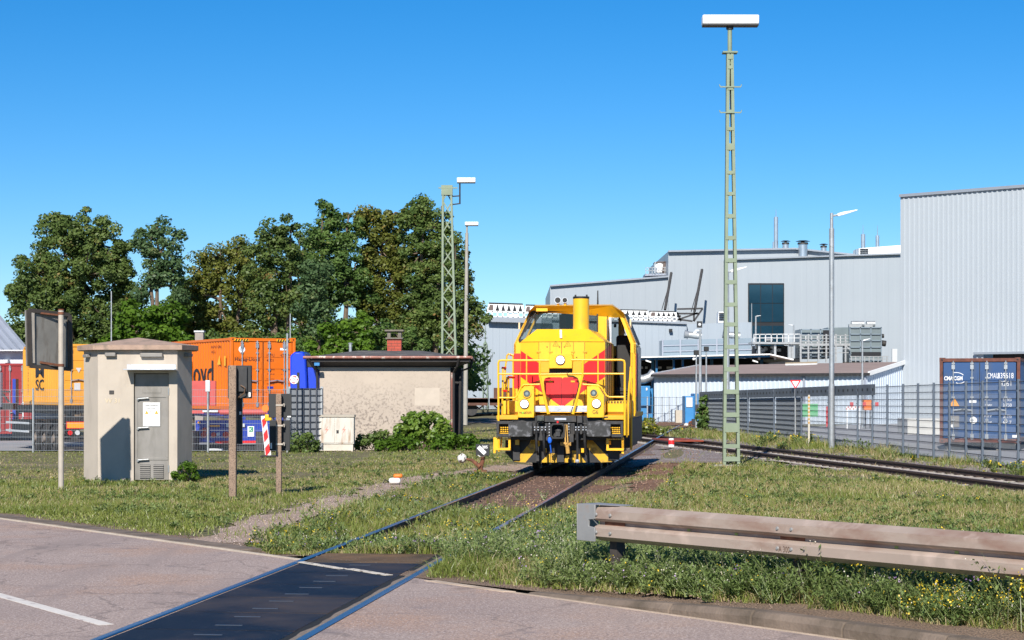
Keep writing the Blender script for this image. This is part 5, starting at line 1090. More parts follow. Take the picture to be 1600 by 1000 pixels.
# grey box sign seen from behind, on a pole
b = G(95.5,765); sgn = thing('box_sign', 'large weathered grey box sign seen from behind on a pale pole by the road', 'sign', b)
s = F/b.y; topz = H+(HY-485)/s
mb = MB(); mb.cyl(b-Vector((0,0,.1)), (b.x,b.y,topz), .052, n=20); mb.build('pole', POLEC, sgn)
mb = MB(); mb.cyl((b.x,b.y,topz), (b.x,b.y,topz+.025), .056, n=20)
for py in (490,571): mb.cyl((b.x,b.y,H+(HY-py)/s-.02),(b.x,b.y,H+(HY-py)/s+.03),.06,n=20)
mb.build('clamp', RUST, sgn)
yb_ = b.y+.09; q = [P(43,484.5,yb_-.38),P(107,492,yb_+.30),P(109,577,yb_+.30),P(45,572,yb_-.38)]
d_ = (q[1]-q[0]); d_.z = 0; d_.normalize(); nb = Vector((-d_.y,d_.x,0))
mb = MB(); mb.prism(q, nb*.10); mb.build('panel', SIGNB, sgn, bevel=.01)
mb = MB()
for i in range(4): a, c = q[i], q[(i+1)%4]; mb.bar(a-nb*.035, c-nb*.035, .09 if i % 2 else .07, .035, up=nb)
mb.build('rim', M_('dark_rim', (.055,.045,.038), .7, 0, .2, 5), sgn)
mb = MB(); a, c = P(49,488,yb_-.32)-nb*.02, P(50,568,yb_-.32)-nb*.02; mb.bar(a, c, .09, .05, up=nb); mb.build('edge_rail', POLEC, sgn, bevel=.01)
mb = MB(); mb.bar(P(62,489,yb_-.22), P(94,492.5,yb_), .03, .03); mb.bar(P(63,566,yb_-.22), P(94,571,yb_), .04, .04); mb.build('bracket', RUST, sgn)

# pebbled concrete posts
def cpost(x0, x1, base, top, label):
    b = G((x0+x1)/2, base); s = F/b.y; w = (x1-x0)/s/2; th = thing('concrete_post', label, 'post', b); zt = H+(HY-top)/s
    mb = MB(); mb.box(b.x-w,b.x+w,b.y-w,b.y+w,-.1,zt); mb.build('post', POSTC, th, bevel=.012)
    return th, b, s
t1, b1, s1 = cpost(358,369.5,780,571,'taller speckled concrete post with a black signal box fixed behind its top')
def PB(px, py, y): return P(px, py, y)
def backbox(par, y, x0, x1, y0, y1, d, nm, m, bev=.006): 
    a, c = P(x0,y1,y), P(x1,y0,y); mb = MB(); mb.box(a.x,c.x,y,y+d,a.z,c.z); return mb.build(nm, m, par, bevel=bev)
PAN = M_('matt_black_panel', (.020,.021,.023), .6, 0, .1, 3)
sb = thing('signal_box', 'black signal housing with a cable on a black stand behind the taller speckled post', 'signal', G(374,737)); y = b1.y+.14
backbox(sb, y, 356,392.5,571,622.5,.12,'housing', PAN); backbox(sb, y-.05, 371,386,573,612,.05,'hood', DGREY); backbox(sb, y+.13, 370,378,622,694,.10,'stand', PAN); 
mb = MB(); mb.tube([P(376,602,y-.07),P(383,606,y-.09),P(382,614,y-.09),P(371,622,y-.05)], .012, 6); mb.build('cable', M_('brown_cable',(.12,.07,.04),.6), sb)
backbox(sb, y-.056, 388.5,391.5,613,620,.004,'label_plate', WHITE, 0); backbox(sb, y-.01, 377,386,573,579,.008,'sticker', M_('tan_sticker',(.35,.22,.10),.6), 0); backbox(sb, y+.12, 374,377,643,648,.01,'label_plate', WHITE, 0)
t2, b2_, s2_ = cpost(431.5,440,772,615,'shorter speckled concrete post clamped to two black panels')
y = b2_.y+.10; sb = thing('double_sign', 'pair of black sheet metal panels mounted behind the shorter speckled post', 'sign panel', (b2_.x, b2_.y+.1, 0))
backbox(sb, y, 419.5,455.5,615,652.5,.03,'panel', PAN); backbox(sb, y, 421,453,656.5,704,.03,'panel', PAN)
backbox(sb, y-.004, 449,454.5,650,652,.003,'label_plate', WHITE, 0); backbox(sb, y-.004, 422.5,425,692,701,.003,'label_plate', WHITE, 0)
mb = MB()
for py in (633,665,694): a = P(431,py,b2_.y-.06); c = P(441,py,b2_.y-.06); mb.box(a.x,c.x+.01,b2_.y-.06,y,a.z-.015,a.z+.015); mb.cyl((c.x+.02,y-.06,a.z-.03),(c.x+.02,y-.06,a.z+.03),.018,n=8)
mb.build('clamp', POLEC, t2)
# leaning red-white beacon with amber lamp
b = G(416,714); s = F/b.y; bc = thing('warning_beacon', 'red and white striped warning beacon leaning to the left with an amber lamp on top', 'beacon', b)
e1 = P(407.5,650,b.y); e2 = P(416,650,b.y); e3 = P(424,713,b.y); e4 = P(414,711,b.y)
mb = MB(); mb.prism([e1,e2,e3,e4], (0,.06,0)); mb.build('board', WHITE, bc, bevel=.015)
mb = MB(); L = lambda t, u: (e1.lerp(e4,t)).lerp(e2.lerp(e3,t),u)+Vector((0,-.004,0))
for t0 in (.02,.38,.74): mb.poly([L(t0+.30,.12), L(t0+.19 if t0 < .7 else .97,.12) if False else L(t0+.08,.12), L(t0+(-.06 if t0 > .1 else .0),.88), L(t0+.15,.88)])
mb.build('red_stripe', RED, bc)
mb = MB()
for t0 in (.20,.56): mb.poly([L(t0+.14,.12), L(t0+.02,.12) if False else L(t0-.0+.12,.12), L(t0-.03,.88), L(t0+.12,.88), L(t0+.28,.12)])
mb.build('silver_stripe', M_('reflective_grey',(.55,.56,.58),.4), bc)
mb = MB(); p = P(415,638,b.y+.02); mb.cyl(p-Vector((0,.06,0)), p+Vector((0,.06,0)), .10, n=20); lp = mb.build('lamp', ORBOX, bc); mb = MB(); p = P(419,652,b.y+.02); mb.box(p.x-.09,p.x+.1,b.y-.04,b.y+.1,p.z-.10,p.z+.08); mb.build('battery_box', YEL, bc, bevel=.02)
mb = MB(); mb.box(b.x-.16,b.x+.30,b.y-.12,b.y+.25,0,.05); mb.build('foot', M_('foot_rubber',(.04,.036,.033),.9), bc, bevel=.03)
# switch lantern with counterweight
def lantern(bx, by, label, k=1.0, num=True, ball=(722,716), plate=((743.5,694),(765,712))):
    b = G(bx, by); s = F/b.y; th = thing('switch_lantern', label, 'switch lever', b)
    q0, q1 = P(*plate[0],b.y), P(*plate[1],b.y)
    mb = MB(); mb.tube([b, b+Vector((-.02,0,.12)), Vector((P((plate[0][0]+plate[1][0])/2,0,b.y).x,b.y,q1.z-.12)), Vector((P((plate[0][0]+plate[1][0])/2,0,b.y).x,b.y,q1.z+.02))], 0, 8, rs=[.07*k,.06*k,.045*k,.05*k]); mb.box(b.x-.16*k,b.x+.14*k,b.y-.12,b.y+.12,0,.05*k); mb.build('stand', RUST, th)
    mb = MB(); mb.box(q0.x,q1.x,b.y-.10*k,b.y+.10*k,q1.z,q0.z); bx_ = mb.build('lantern_box', PAN, th, bevel=.008)
    bp = P(*ball, b.y); mb = MB(); mb.tube([b+Vector((-.02,-.05,.13*k)), bp.lerp(b,.5)+Vector((0,-.02,.12*k)), bp], 0, 8, rs=[.055*k,.035*k,.02*k]); mb.build('lever', RUST, th)
    mb = MB(); mb.ball(bp, .108*k, 16, 12, sc=(1,.75,1)); mb.build('counterweight', DIRTYW, th)
    return th, b, bx_, q0, q1
lt, b, bx_, q0, q1 = lantern(751.5,738,'black switch lantern marked 205 with a white bar, left of the locomotive')
def K(u, v): return Vector((q0.x+(q1.x-q0.x)*u, b.y-.104, q0.z+(q1.z-q0.z)*v))
mb = MB(); mb.poly([K(.08,.35),K(.28,.10),K(.78,.68),K(.58,.92)]); mb.build('white_bar', WHITE, bx_)
text('205', bx_, WHITE, K(.66,.24), (1,0,0), (0,0,1), .125, .065, 'number', .001, bold=.02)
mb = MB(); mb.tube([K(.15,.93)+Vector((0,-.02,0)), K(.3,1.06)+Vector((0,-.02,0)), K(.6,1.06)+Vector((0,-.02,0)), K(.68,.95)+Vector((0,-.02,0))], .012, 6); mb.build('hood', DIRTYW, bx_)
lt2, b, bx_, q0, q1 = lantern(1082,665,'small far switch lantern with a white front beside the ivy-clad pole', 1.5, False, (1073,665.5), ((1081,654.5),(1087,664)))
mb = MB(); mb.poly([K(.12,.05),K(.8,.05),K(.8,.95),K(.12,.95)]); mb.build('white_face', WHITE, bx_)
# small toppled lamp on the grass
b = G(618,757); th = thing('toppled_lamp', 'small white and amber lamp lying in the grass beside the gravel path', 'lamp', b)
mb = MB(); mb.box(b.x-.13,b.x+.10,b.y-.1,b.y+.1,.02,.13); mb.build('base', WHITE, th, bevel=.04); mb = MB(); mb.box(b.x-.04,b.x+.14,b.y-.08,b.y+.08,.135,.21); mb.build('amber_lens', ORBOX, th, bevel=.03)
mb = MB(); mb.tube([b+Vector((-.12,-.1,.06)), b+Vector((-.2,-.1,.1)), b+Vector((-.24,-.1,.03))], .012, 6); mb.build('cable', BLK, th)
mb = MB(); p = G(160,748); mb.tube([p+Vector((-.25,-.02,.02)), p+Vector((0,-.02,.09)), p+Vector((.32,-.05,.11))], .012, 6); tag(mb.build('scrap_bar', RUST, loc=p), 'thin dark scrap bar lying at the foot of the concrete tower', 'scrap')

# hut
Zh = 68.; s = F/Zh
hut = thing('brick_hut', 'small rendered hut with a low rusty-guttered roof and a red brick chimney', 'hut', (P(600,610,Zh).x, Zh+1.5, 0))
def HP(px, py, dy=0): return P(px, py, Zh+dy)
x0, x1 = HP(499.5,0).x, HP(703.5,0).x; zt = HP(0,572).z
mb = MB(); mb.box(x0,x1,Zh,Zh+3.6,-.3,zt); mb.build('wall', HUTW, hut, bevel=.01)
mb = MB(); mb.box(HP(648,0).x,HP(687,0).x,Zh-.006,Zh-.002,HP(0,634).z,HP(0,606).z); mb.build('plaster_patch', M_('plaster_patch', (.49,.42,.345), .9, 0, .06, 4), hut)
mb = MB(); mb.box(x1+.002,x1+.36,Zh+.5,Zh+3.5,-.1,zt-.05); mb.build('side_cladding', DARKW, hut)
mb = MB(); a, c = HP(480,559,-.35), HP(733,559,-.35); ze = HP(0,559,-.35).z; zs = zt-.02
mb.poly([(x0-.02,Zh-.02,zs),(x1+.02,Zh-.02,zs),(c.x,Zh-.42,ze-.10),(a.x,Zh-.42,ze-.10)]); mb.box(a.x,c.x,Zh-.45,Zh-.42,ze-.14,ze+.02); mb.box(c.x-.03,c.x,Zh-.42,Zh+4.1,ze-.14,ze+.02); mb.box(a.x,a.x+.03,Zh-.42,Zh+4.1,ze-.14,ze+.02); mb.box(x0-.02,x1+.02,Zh-.05,Zh+3.65,zs-.02,ze)
mb.poly([(x1,Zh,zs),(x1,Zh+3.6,zs),(c.x,Zh+4.0,ze-.1),(c.x,Zh-.42,ze-.1)]); mb.build('soffit', DARKW, hut)
mb = MB(); zr = P(0,552,Zh+1.6).z+.02; r0, r1 = P(560,0,Zh+1.8).x, P(655,0,Zh+1.8).x
e_ = [(a.x-.05,Zh-.5,ze+.02),(c.x+.05,Zh-.5,ze+.02),(c.x+.05,Zh+4.1,ze+.02),(a.x-.05,Zh+4.1,ze+.02)]; rr_ = [(r0,Zh+1.8,zr+.08),(r1,Zh+1.8,zr+.08)]
mb.poly([e_[0],e_[1],rr_[1],rr_[0]]); mb.poly([e_[1],e_[2],rr_[1]]); mb.poly([e_[2],e_[3],rr_[0],rr_[1]]); mb.poly([e_[3],e_[0],rr_[0]]); rf = mb.build('roof', HUTR, hut, smooth=False)
mb = MB(); mb.cyl((a.x-.12,Zh-.52,ze+.01),(c.x+.06,Zh-.52,ze+.01),.055,n=10); mb.cyl((c.x+.08,Zh-.52,ze+.01),(c.x+.08,Zh+3.8,ze-.02),.05,n=10); mb.build('gutter', GUT, hut)
mb = MB(); mb.tube([(a.x+.05,Zh-.5,ze-.05),(a.x+.2,Zh-.35,ze-.3),(x0-.07,Zh-.1,ze-.45),(x0-.07,Zh-.08,0)], .045, 8); 
mb.tube([(c.x-.35,Zh-.5,ze-.05),(c.x-.4,Zh-.4,ze-.28),(x1+.12,Zh-.08,ze-.5),(x1+.12,Zh-.06,.1)], .045, 8); mb.tube([(c.x+.08,Zh+.3,ze-.05),(c.x+.05,Zh+.3,ze-.32),(x1+.35,Zh+.3,ze-.45),(x1+.3,Zh+.3,.1)], .045, 8); mb.build('downpipe', DARKW, hut)
mb = MB(); mb.box(x1+.02,x1+.11,Zh-.05,Zh-.02,.0,zs-.2); mb.build('corner_strip', GUT, hut)
mb = MB(); p = P(495,569,Zh-.5); mb.box(p.x-.08,p.x+.1,Zh-.6,Zh-.45,p.z-.05,p.z+.05); mb.build('blue_cap', BOOTH, hut)
ch = [P(605.5,610,Zh+1.9).x, P(627.5,610,Zh+1.9).x]; cz = [P(0,552,Zh+1.9).z-.1, P(0,530,Zh+1.9).z, P(0,515.5,Zh+1.9).z]
mb = MB(); mb.box(ch[0],ch[1],Zh+1.7,Zh+2.2,cz[0],cz[1]); 
chm = mb.build('chimney', BRICK, rf, bevel=.005); mb = MB()
for i in range(6): z = cz[0]+(cz[1]-cz[0])*(i+.5)/6; mb.box(ch[0]-.003,ch[1]+.003,Zh+1.697,Zh+2.2,z-.008,z+.008)
for i in range(6):
    z = cz[0]+(cz[1]-cz[0])*(i)/6+(cz[1]-cz[0])/12; 
    for k in range(2): x = ch[0]+(ch[1]-ch[0])*((.3,.75) if i%2 else (.12,.52))[k]; mb.box(x-.006,x+.006,Zh+1.696,Zh+1.7,z,z+(cz[1]-cz[0])/6)
mb.build('mortar', M_('mortar_dark',(.16,.06,.045),.9), rf)
mb = MB(); mb.box(ch[0]-.06,ch[1]+.06,Zh+1.64,Zh+2.26,cz[1],cz[1]+.05); mb.box(ch[0]-.08,ch[1]+.08,Zh+1.62,Zh+2.28,cz[2]-.06,cz[2]); mb.box(ch[0]+.0,ch[0]+.12,Zh+1.7,Zh+2.2,cz[1]+.05,cz[2]-.06); mb.box(ch[1]-.12,ch[1],Zh+1.7,Zh+2.2,cz[1]+.05,cz[2]-.06); mb.build('chimney_cap', M_('chimney_concrete',(.17,.15,.12),.9,0,.2,8), rf, bevel=.01)
mb = MB(); p = P(547.5,552,Zh+1.5); q = P(547.5,537,Zh+1.5); mb.cyl(p-Vector((0,0,.2)), q, .055, n=12); mb.cyl(q, q+Vector((0,0,.03)), .08, n=12); mb.build('vent_pipe', GALV, rf)
# cabinet
b = G(523,703); s = F/b.y; cb = thing('utility_cabinet', 'dirty white two-door utility cabinet with faint red bolts in front of the hut', 'cabinet', b)
cx0, cx1 = P(493.5,0,b.y).x, P(553,0,b.y).x; z0, z1, z2 = P(0,694,b.y).z, P(0,652,b.y).z, P(0,649,b.y).z
mb = MB(); mb.box(cx0,cx1,b.y,b.y+.45,z0,z1); mb.build('body', CABI, cb, bevel=.01)
mb = MB(); mb.box(cx0-.02,cx1+.02,b.y-.03,b.y+.48,z1,z2+.02); mb.build('lid', M_('cabinet_lid',(.38,.34,.28),.8,0,.1,5), cb, bevel=.01)
mb = MB(); mb.box(cx0+.02,cx1-.03,b.y+.01,b.y+.44,-.05,z0-.01); mb.build('plinth', M_('plinth_concrete',(.55,.50,.42),.9,0,.15,3), cb)
cm = (cx0+cx1)/2; 
for a, c in ((cx0+.03,cm-.01),(cm+.01,cx1-.03)): mb = MB(); mb.box(a,c,b.y-.018,b.y,z0+.04,z1-.03); mb.build('door', CABI, cb, bevel=.004)
mb = MB()
for px in (510,537):
    c = P(px,672,b.y-.02); pts = [(.06,.14),(-.05,-.0),(.01,-.0),(-.05,-.14),(.07,.03),(.01,.03)]; mb.prism([c+Vector((x,0,z)) for x,z in pts], (0,.003,0))
mb.build('red_bolt', M_('faded_red_mark',(.62,.25,.2),.8), cb, smooth=False)
mb = MB(); mb.box(cm+.05,cm+.12,b.y-.03,b.y-.018,P(0,677,b.y).z,P(0,672,b.y).z); mb.build('handle', DGREY, cb)

# ================================================================ LEFT FENCES
def meshpanel(mb, a, b2, z0, z1, hs, vs, hw_, vw, dbl=True):
    d = (b2-a); L = d.length; d = d/L; nr = Vector((d.y,-d.x,0)); k = 0; z = z0
    nH = int(round((z1-z0)/hs))
    for i in range(nH+1):
        z = z0+(z1-z0)*i/nH; mb.bar(a+nr*.006+Vector((0,0,z)), b2+nr*.006+Vector((0,0,z)), hw_, hw_)
    n = int(L/vs)
    for i in range(n+1):
        p = a+d*(i*vs); mb.bar(p+Vector((0,0,z0)), p+Vector((0,0,z1)), vw, vw)
a = G(-90,706); fz = a.y
fx = [P(px,0,fz).x for px in (-92,52,190,325,449)]
fen = thing('mesh_fence', 'galvanised double wire mesh fence in front of the container trailers at left', 'fence', (fx[0],fz,0))
zt_ = P(0,609,fz).z
for i in range(4):
    mb = MB(); meshpanel(mb, Vector((fx[i]+.05,fz,0)), Vector((fx[i+1]-.05,fz,0)), .04, zt_, .2, .05, .009, .0045); mb.build('mesh_panel', WIRE, fen)
for i, x in enumerate(fx):
    top_ = zt_+.05 if i != 4 else P(0,521,fz).z
    mb = MB(); mb.cyl((x,fz-.02,-.05),(x,fz-.02,top_),.032,n=10); mb.build('post', GALV, fen)
mb = MB(); mb.box(fx[3]-.07,fx[3]+.07,fz-.07,fz-.0,P(0,612,fz).z,P(0,594,fz).z); mb.build('control_box', LGREY, fen, bevel=.01)
mb = MB(); p = P(384,679,fz-.03); q = P(394,664,fz-.03); c2 = P(384,696,fz); bsg = thing('fence_sign', 'small white notice with a green square letter K hanging on the mesh fence', 'sign', (P(392,0,fz).x,fz-.02,0))
a_ = P(386.5,696-14.5,fz-.04); 
x0, x1 = P(387,0,fz-.04).x, P(397,0,fz-.04).x; z0, z1 = P(0,682,fz-.04).z, P(0,666,fz-.04).z
mb = MB(); mb.box(x0,x1,fz-.045,fz-.035,z0,z1); mb.build('board', DIRTYW if False else WHITE, bsg); mb = MB(); mb.box(x0+.03,x1-.03,fz-.049,fz-.0455,z1-.17,z1-.02); gq = mb.build('green_square', GRN, bsg)
text('K', bsg, WHITE, ((x0+x1)/2,fz-.050,z1-.095), (1,0,0), (0,0,1), None, .10, 'letter', .001, bold=.0)
# slatted fence by the hut
p0, p1 = G(452,704), G(503,700); p1 = Vector((P(503,0,p0.y+.7).x, p0.y+.7, 0)); hz = P(0,607,p0.y).z
sf = thing('slatted_fence', 'grey slat-filled mesh fence between the black panels and the hut', 'fence', p0)
d = (p1-p0).normalized(); nr = Vector((d.y,-d.x,0)); mb = MB(); mb.prism([p0+Vector((0,0,.03)), p1+Vector((0,0,.03)), p1+Vector((0,0,hz)), p0+Vector((0,0,hz))], nr*-.02); mb.build('slat_infill', SLAT, sf)
mb = MB(); L = (p1-p0).length
for i in range(10): z = .05+(hz-.05)*i/9; mb.bar(p0+nr*.03+Vector((0,0,z)), p1+nr*.03+Vector((0,0,z)), .02, .018)
for i in range(6): p = p0+d*(L*i/5); mb.bar(p+nr*.05+Vector((0,0,0)), p+nr*.05+Vector((0,0,hz)), .035, .02)
mb.build('grid', WIRED, sf)
for t in (0,1): mb = MB(); p = p0.lerp(p1,t); mb.bar(p, p+Vector((0,0,hz+.06)), .08, .08); mb.build('post', GALV, sf)
# ================================================================ CONTAINERS AND TRUCKS
def container(label, corner, rz, L, Ht, mat, side, castm, z0, wd=2.44, group=None, rods=True):
    """local frame: x across the door end, y backwards, z up; side = -1 left wall seen, +1 right wall seen"""
    th = thing('shipping_container', label, 'container', (corner.x, corner.y, z0), rz, group)
    K = dict(parent=th, local=True); ca = .16; mb = MB(); d = .036; per = .278
    for sx in (0, 1):
        X = .03 if sx == 0 else wd-.03; sg = 1 if sx == 0 else -1; y = .14
        while y < L-.2:
            y2 = min(y+per, L-.14); w = y2-y
            pr = [(X,y),(X,y+w*.25),(X+sg*d,y+w*.5),(X+sg*d,y+w*.75),(X,y2)]
            for i in range(4): mb.poly([(pr[i][0],pr[i][1],.16),(pr[i+1][0],pr[i+1][1],.16),(pr[i+1][0],pr[i+1][1],Ht-.10),(pr[i][0],pr[i][1],Ht-.10)])
            y = y2
    mb.poly([(.03,.1,Ht-.02),(wd-.03,.1,Ht-.02),(wd-.03,L-.05,Ht-.02),(.03,L-.05,Ht-.02)]); mb.poly([(.03,L-.06,.1),(wd-.03,L-.06,.1),(wd-.03,L-.06,Ht-.05),(.03,L-.06,Ht-.05)])
    mb.build('body', mat, th, local=True, smooth=False)
    mb = MB()
    for x in (0, wd-.10):
        for y in (0, L-.12): mb.box(x,x+.10,y,y+.12,.12,Ht-.12)
        mb.box(x,x+.10,.12,L-.12,.0+.02,.16); mb.box(x+.01,x+.09,.12,L-.12,Ht-.11,Ht-.02)
    mb.box(.1,wd-.1,0,.10,.02,.14); mb.box(.1,wd-.1,0,.10,Ht-.13,Ht-.02)
    mb.build('frame', castm, th, local=True, bevel=.008)
    for x in (-.004, wd-.166):
        for z in (0, Ht-.13):
            mb = MB(); mb.box(x,x+.17,-.006,.18,z,z+.13); mb.ball((x+.085,-.006,z+.065), .035, 8, 6, m=1, sc=(1,.15,.8)); mb.build('corner_casting', [castm, BLK], th, local=True, bevel=.01)
    for k in range(2):
        a = .115+k*(wd-.23)/2; b2 = a+(wd-.23)/2-.012; mb = MB(); mb.box(a,b2,.035,.07,.15,Ht-.14)
        nz = 5
        for i in range(nz): z = .22+(Ht-.5)*i/nz; mb.box(a+.05,b2-.05,.022,.035,z,z+(Ht-.5)/nz*.62)
        dr = mb.build('door', mat, th, local=True, bevel=.006)
        for f in (.28,.80) if k == 0 else (.20,.72):
            x = a+(b2-a)*f; mb = MB(); mb.cyl((x,-.012,.10),(x,-.012,Ht-.10),.019,n=8)
            for z in (.12,.7,1.4,2.0,Ht-.2): mb.box(x-.045,x+.045,-.02,.035,z,z+.05 if z not in (.12,) else z+.16)
            mb.box(x-.05,x+.05,-.03,.03,Ht-.36,Ht-.22); mb.bar((x,-.035,1.02),(x+(.32 if f < .5 else -.32),-.035,1.06),.03,.04); mb.build('lock_rod', GALV, dr, local=True)
    mb = MB(); mb.box(wd/2-.01,wd/2+.01,.02,.036,.15,Ht-.14); mb.build('door_gasket', BLK, th, local=True)
    return th
def ctext(th, s_, mat, x, z, h, w=None, face='end', wd=2.44, y=0, off=.022, up=None, bold=0):
    M = WM[th.name]; R3 = M.to_3x3()
    if face == 'end': return text(s_, th, mat, M @ Vector((x,.022,z)), R3 @ Vector((1,0,0)), (0,0,1), w, h, 'lettering', .003+.0, bold=bold)
    if face == 'left': return text(s_, th, mat, M @ Vector((-.0+.028,y,z)), R3 @ Vector((0,-1,0)), (0,0,1), w, h, 'lettering', .004, bold=bold)
    if face == 'right': return text(s_, th, mat, M @ Vector((wd-.028,y,z)), R3 @ Vector((0,1,0)), (0,0,1), w, h, 'lettering', .004, bold=bold)
ROT = R(28)
# orange container
Zo = 70.; c = P(360.5,0,Zo); zb_ = P(0,641,Zo).z; oc = container('bright orange forty-foot container with company lettering on its doors, between the tower and the hut', Vector((c.x,Zo,0)), ROT, 12.19, P(0,527,Zo).z-zb_, ORANGE, -1, ORANGE, zb_)
DBR = M_('dark_brown_print', (.10,.03,.02), .6, 0, 0); DBL = M_('black_print', (.02,.02,.025), .6, 0, 0)
hO = P(0,527,Zo).z-zb_
ctext(oc, 'Hapag-Lloyd', DBL, .62, hO-.78, .17, .92); ctext(oc, 'HAMU', DBR, 1.50, hO-.62, .11, .30); ctext(oc, '426674', DBR, 2.07, hO-.62, .11, .40); ctext(oc, '45G1', DBR, 1.48, hO-.80, .10, .26)
for i in range(4): ctext(oc, ('MAX. GROSS','TARE','PAYLOAD','CU. CAP.')[i], DBR, 1.50, hO-1.12-.17*i, .05, .30); ctext(oc, ('32.500 KG','4.150 KG','28.350 KG','76.2 CU.M')[i], DBR, 2.05, hO-1.12-.17*i, .05, .33)
ctext(oc, 'Hapag-Lloyd', DBL, 0, hO-1.36, 1.15, 7.6, 'left', y=5.7, bold=.01); ctext(oc, 'HAMU 4266', DBR, 0, hO-.30, .10, 1.1, 'left', y=1.6); ctext(oc, '45G1', DBR, 0, hO-.48, .10, .4, 'left', y=1.9)
M = WM[oc.name]
mb = MB(); mb.cyl((.42,.014,hO-.42),(.42,.020,hO-.42),.12,n=20); mb.build('round_sticker', WHITE, oc, local=True); mb = MB(); mb.cyl((.42,.010,hO-.42),(.42,.0135,hO-.42),.07,n=16); mb.build('sticker_centre', M_('sticker_grey',(.4,.42,.5),.5), oc, local=True)
mb = MB(); mb.box(1.86,2.10,.012,.018,hO-.44,hO-.36); mb.build('label_plate', WHITE, oc, local=True); mb = MB(); mb.box(1.38,1.60,.012,.018,.76,.84); mb.build('blue_label', CHBLUE, oc, local=True)
mb = MB(); 
for x in (.14,1.72):
    mb.box(x+.0,x+.52,-.012,-.006,hO-.13,hO-.05)
    for k in range(5): mb.prism([(x+.02+k*.1,-.013,hO-.13),(x+.07+k*.1,-.013,hO-.13),(x+.11+k*.1,-.013,hO-.05),(x+.06+k*.1,-.013,hO-.05)], (0,-.003,0), 1)
mb.build('hazard_tape', [YEL, BLK], oc, local=True)
mb = MB(); mb.prism([(-.004,1.05,hO-.95),(-.004,1.40,hO-.95),(-.004,1.15,hO-.62)], (.004,0,0)); mb.box(-.006,-.002,.52,.66,hO-1.0,hO-.65); mb.build('yellow_label', YEL, oc, local=True)
# ochre container
Zm = 80.; c = P(95,0,Zm); zb_ = P(0,634,Zm).z; hM = P(0,536.5,Zm).z-zb_
mc = container('ochre yellow twenty-foot container with black letters, behind the grey box sign', Vector((c.x,Zm,0)), ROT, 6.06, hM, MSCY, -1, MSCY, zb_)
ctext(mc, 'M', DBL, 0, hM-1.12, .46, 1.35, 'left', y=3.35, bold=.02); ctext(mc, 'SC', DBL, 0, hM-1.66, .46, 1.35, 'left', y=3.35, bold=.02); ctext(mc, 'SC', DBL, 2.1, hM-.8, .3, .5, bold=.04)
M_c = WM[mc.name]
text('MEDU 2145 22G1', mc, DBL, M_c @ Vector((.028,5.25,hM/2)), (0,0,-1), M_c.to_3x3() @ Vector((0,1,0)) if False else M_c.to_3x3() @ Vector((0,-1,0)), 1.6, .11, 'lettering', .004)
mb = MB(); mb.prism([(.62,.010,hM-.98),(.85,.010,hM-.98),(.735,.010,hM-1.18)], (0,.006,0)); mb.box(.55,.80,.010,.016,.62,.92); mb.box(1.2,1.4,.012,.018,hM-.62,hM-.5); mb.build('label_plate', LGREY, mc, local=True)
# dark red container at the far left edge
Zr = 93.; c = P(-34,0,Zr); zb_ = -.2; hR_ = P(0,567,Zr).z-zb_
rc = container('dark red container cut by the left edge of the picture', Vector((c.x,Zr,0)), R(20), 6.06, hR_, CREDD, -1, CREDD, zb_)
ctext(rc, 'HAMBURG SUD', WHITE, .0, .0, .1, .1, 'left', y=3) if False else None
Mr = WM[rc.name]; mb = MB(); mb.box(2.0,2.06,-.02,-.01,.8,1.9); mb.build('white_print', WHITE, rc, local=True)
# trailers
def wheel(parent, c, ax, r=.52, w=.30):
    c = Vector(c); ax = Vector(ax).normalized(); mb = MB()
    prof = [(-w/2,r*.55),(-w/2,r*.88),(-w*.36,r*.985),(w*.36,r*.985),(w/2,r*.88),(w/2,r*.55)]
    n = 28; u = Vector((0,0,1)); v = ax.cross(u)
    for (t, rr2) in prof: mb.v += [tuple(c+ax*t+(u*math.cos(6.28318*i/n)+v*math.sin(6.28318*i/n))*rr2) for i in range(n)]
    for k in range(len(prof)-1):
        for i in range(n): mb.f.append([k*n+i,k*n+(i+1)%n,(k+1)*n+(i+1)%n,(k+1)*n+i]); mb.m.append(0)
    ty = mb.build('wheel', TYRE, parent, local=True)
    mb = MB(); mb.cyl(c-ax*w*.30, c+ax*w*.3, r*.56, n=24); mb.cyl(c-ax*(w*.30+.10), c+ax*(w*.3+.1), r*.26, n=14)
    for i in range(8): a = i*math.pi/4; q = c+(u*math.cos(a)+v*math.sin(a))*r*.4; mb.cyl(q-ax*(w*.3+.03), q+ax*(w*.3+.03), .03, n=6)
    mb.build('rim', HUB, ty, local=True)
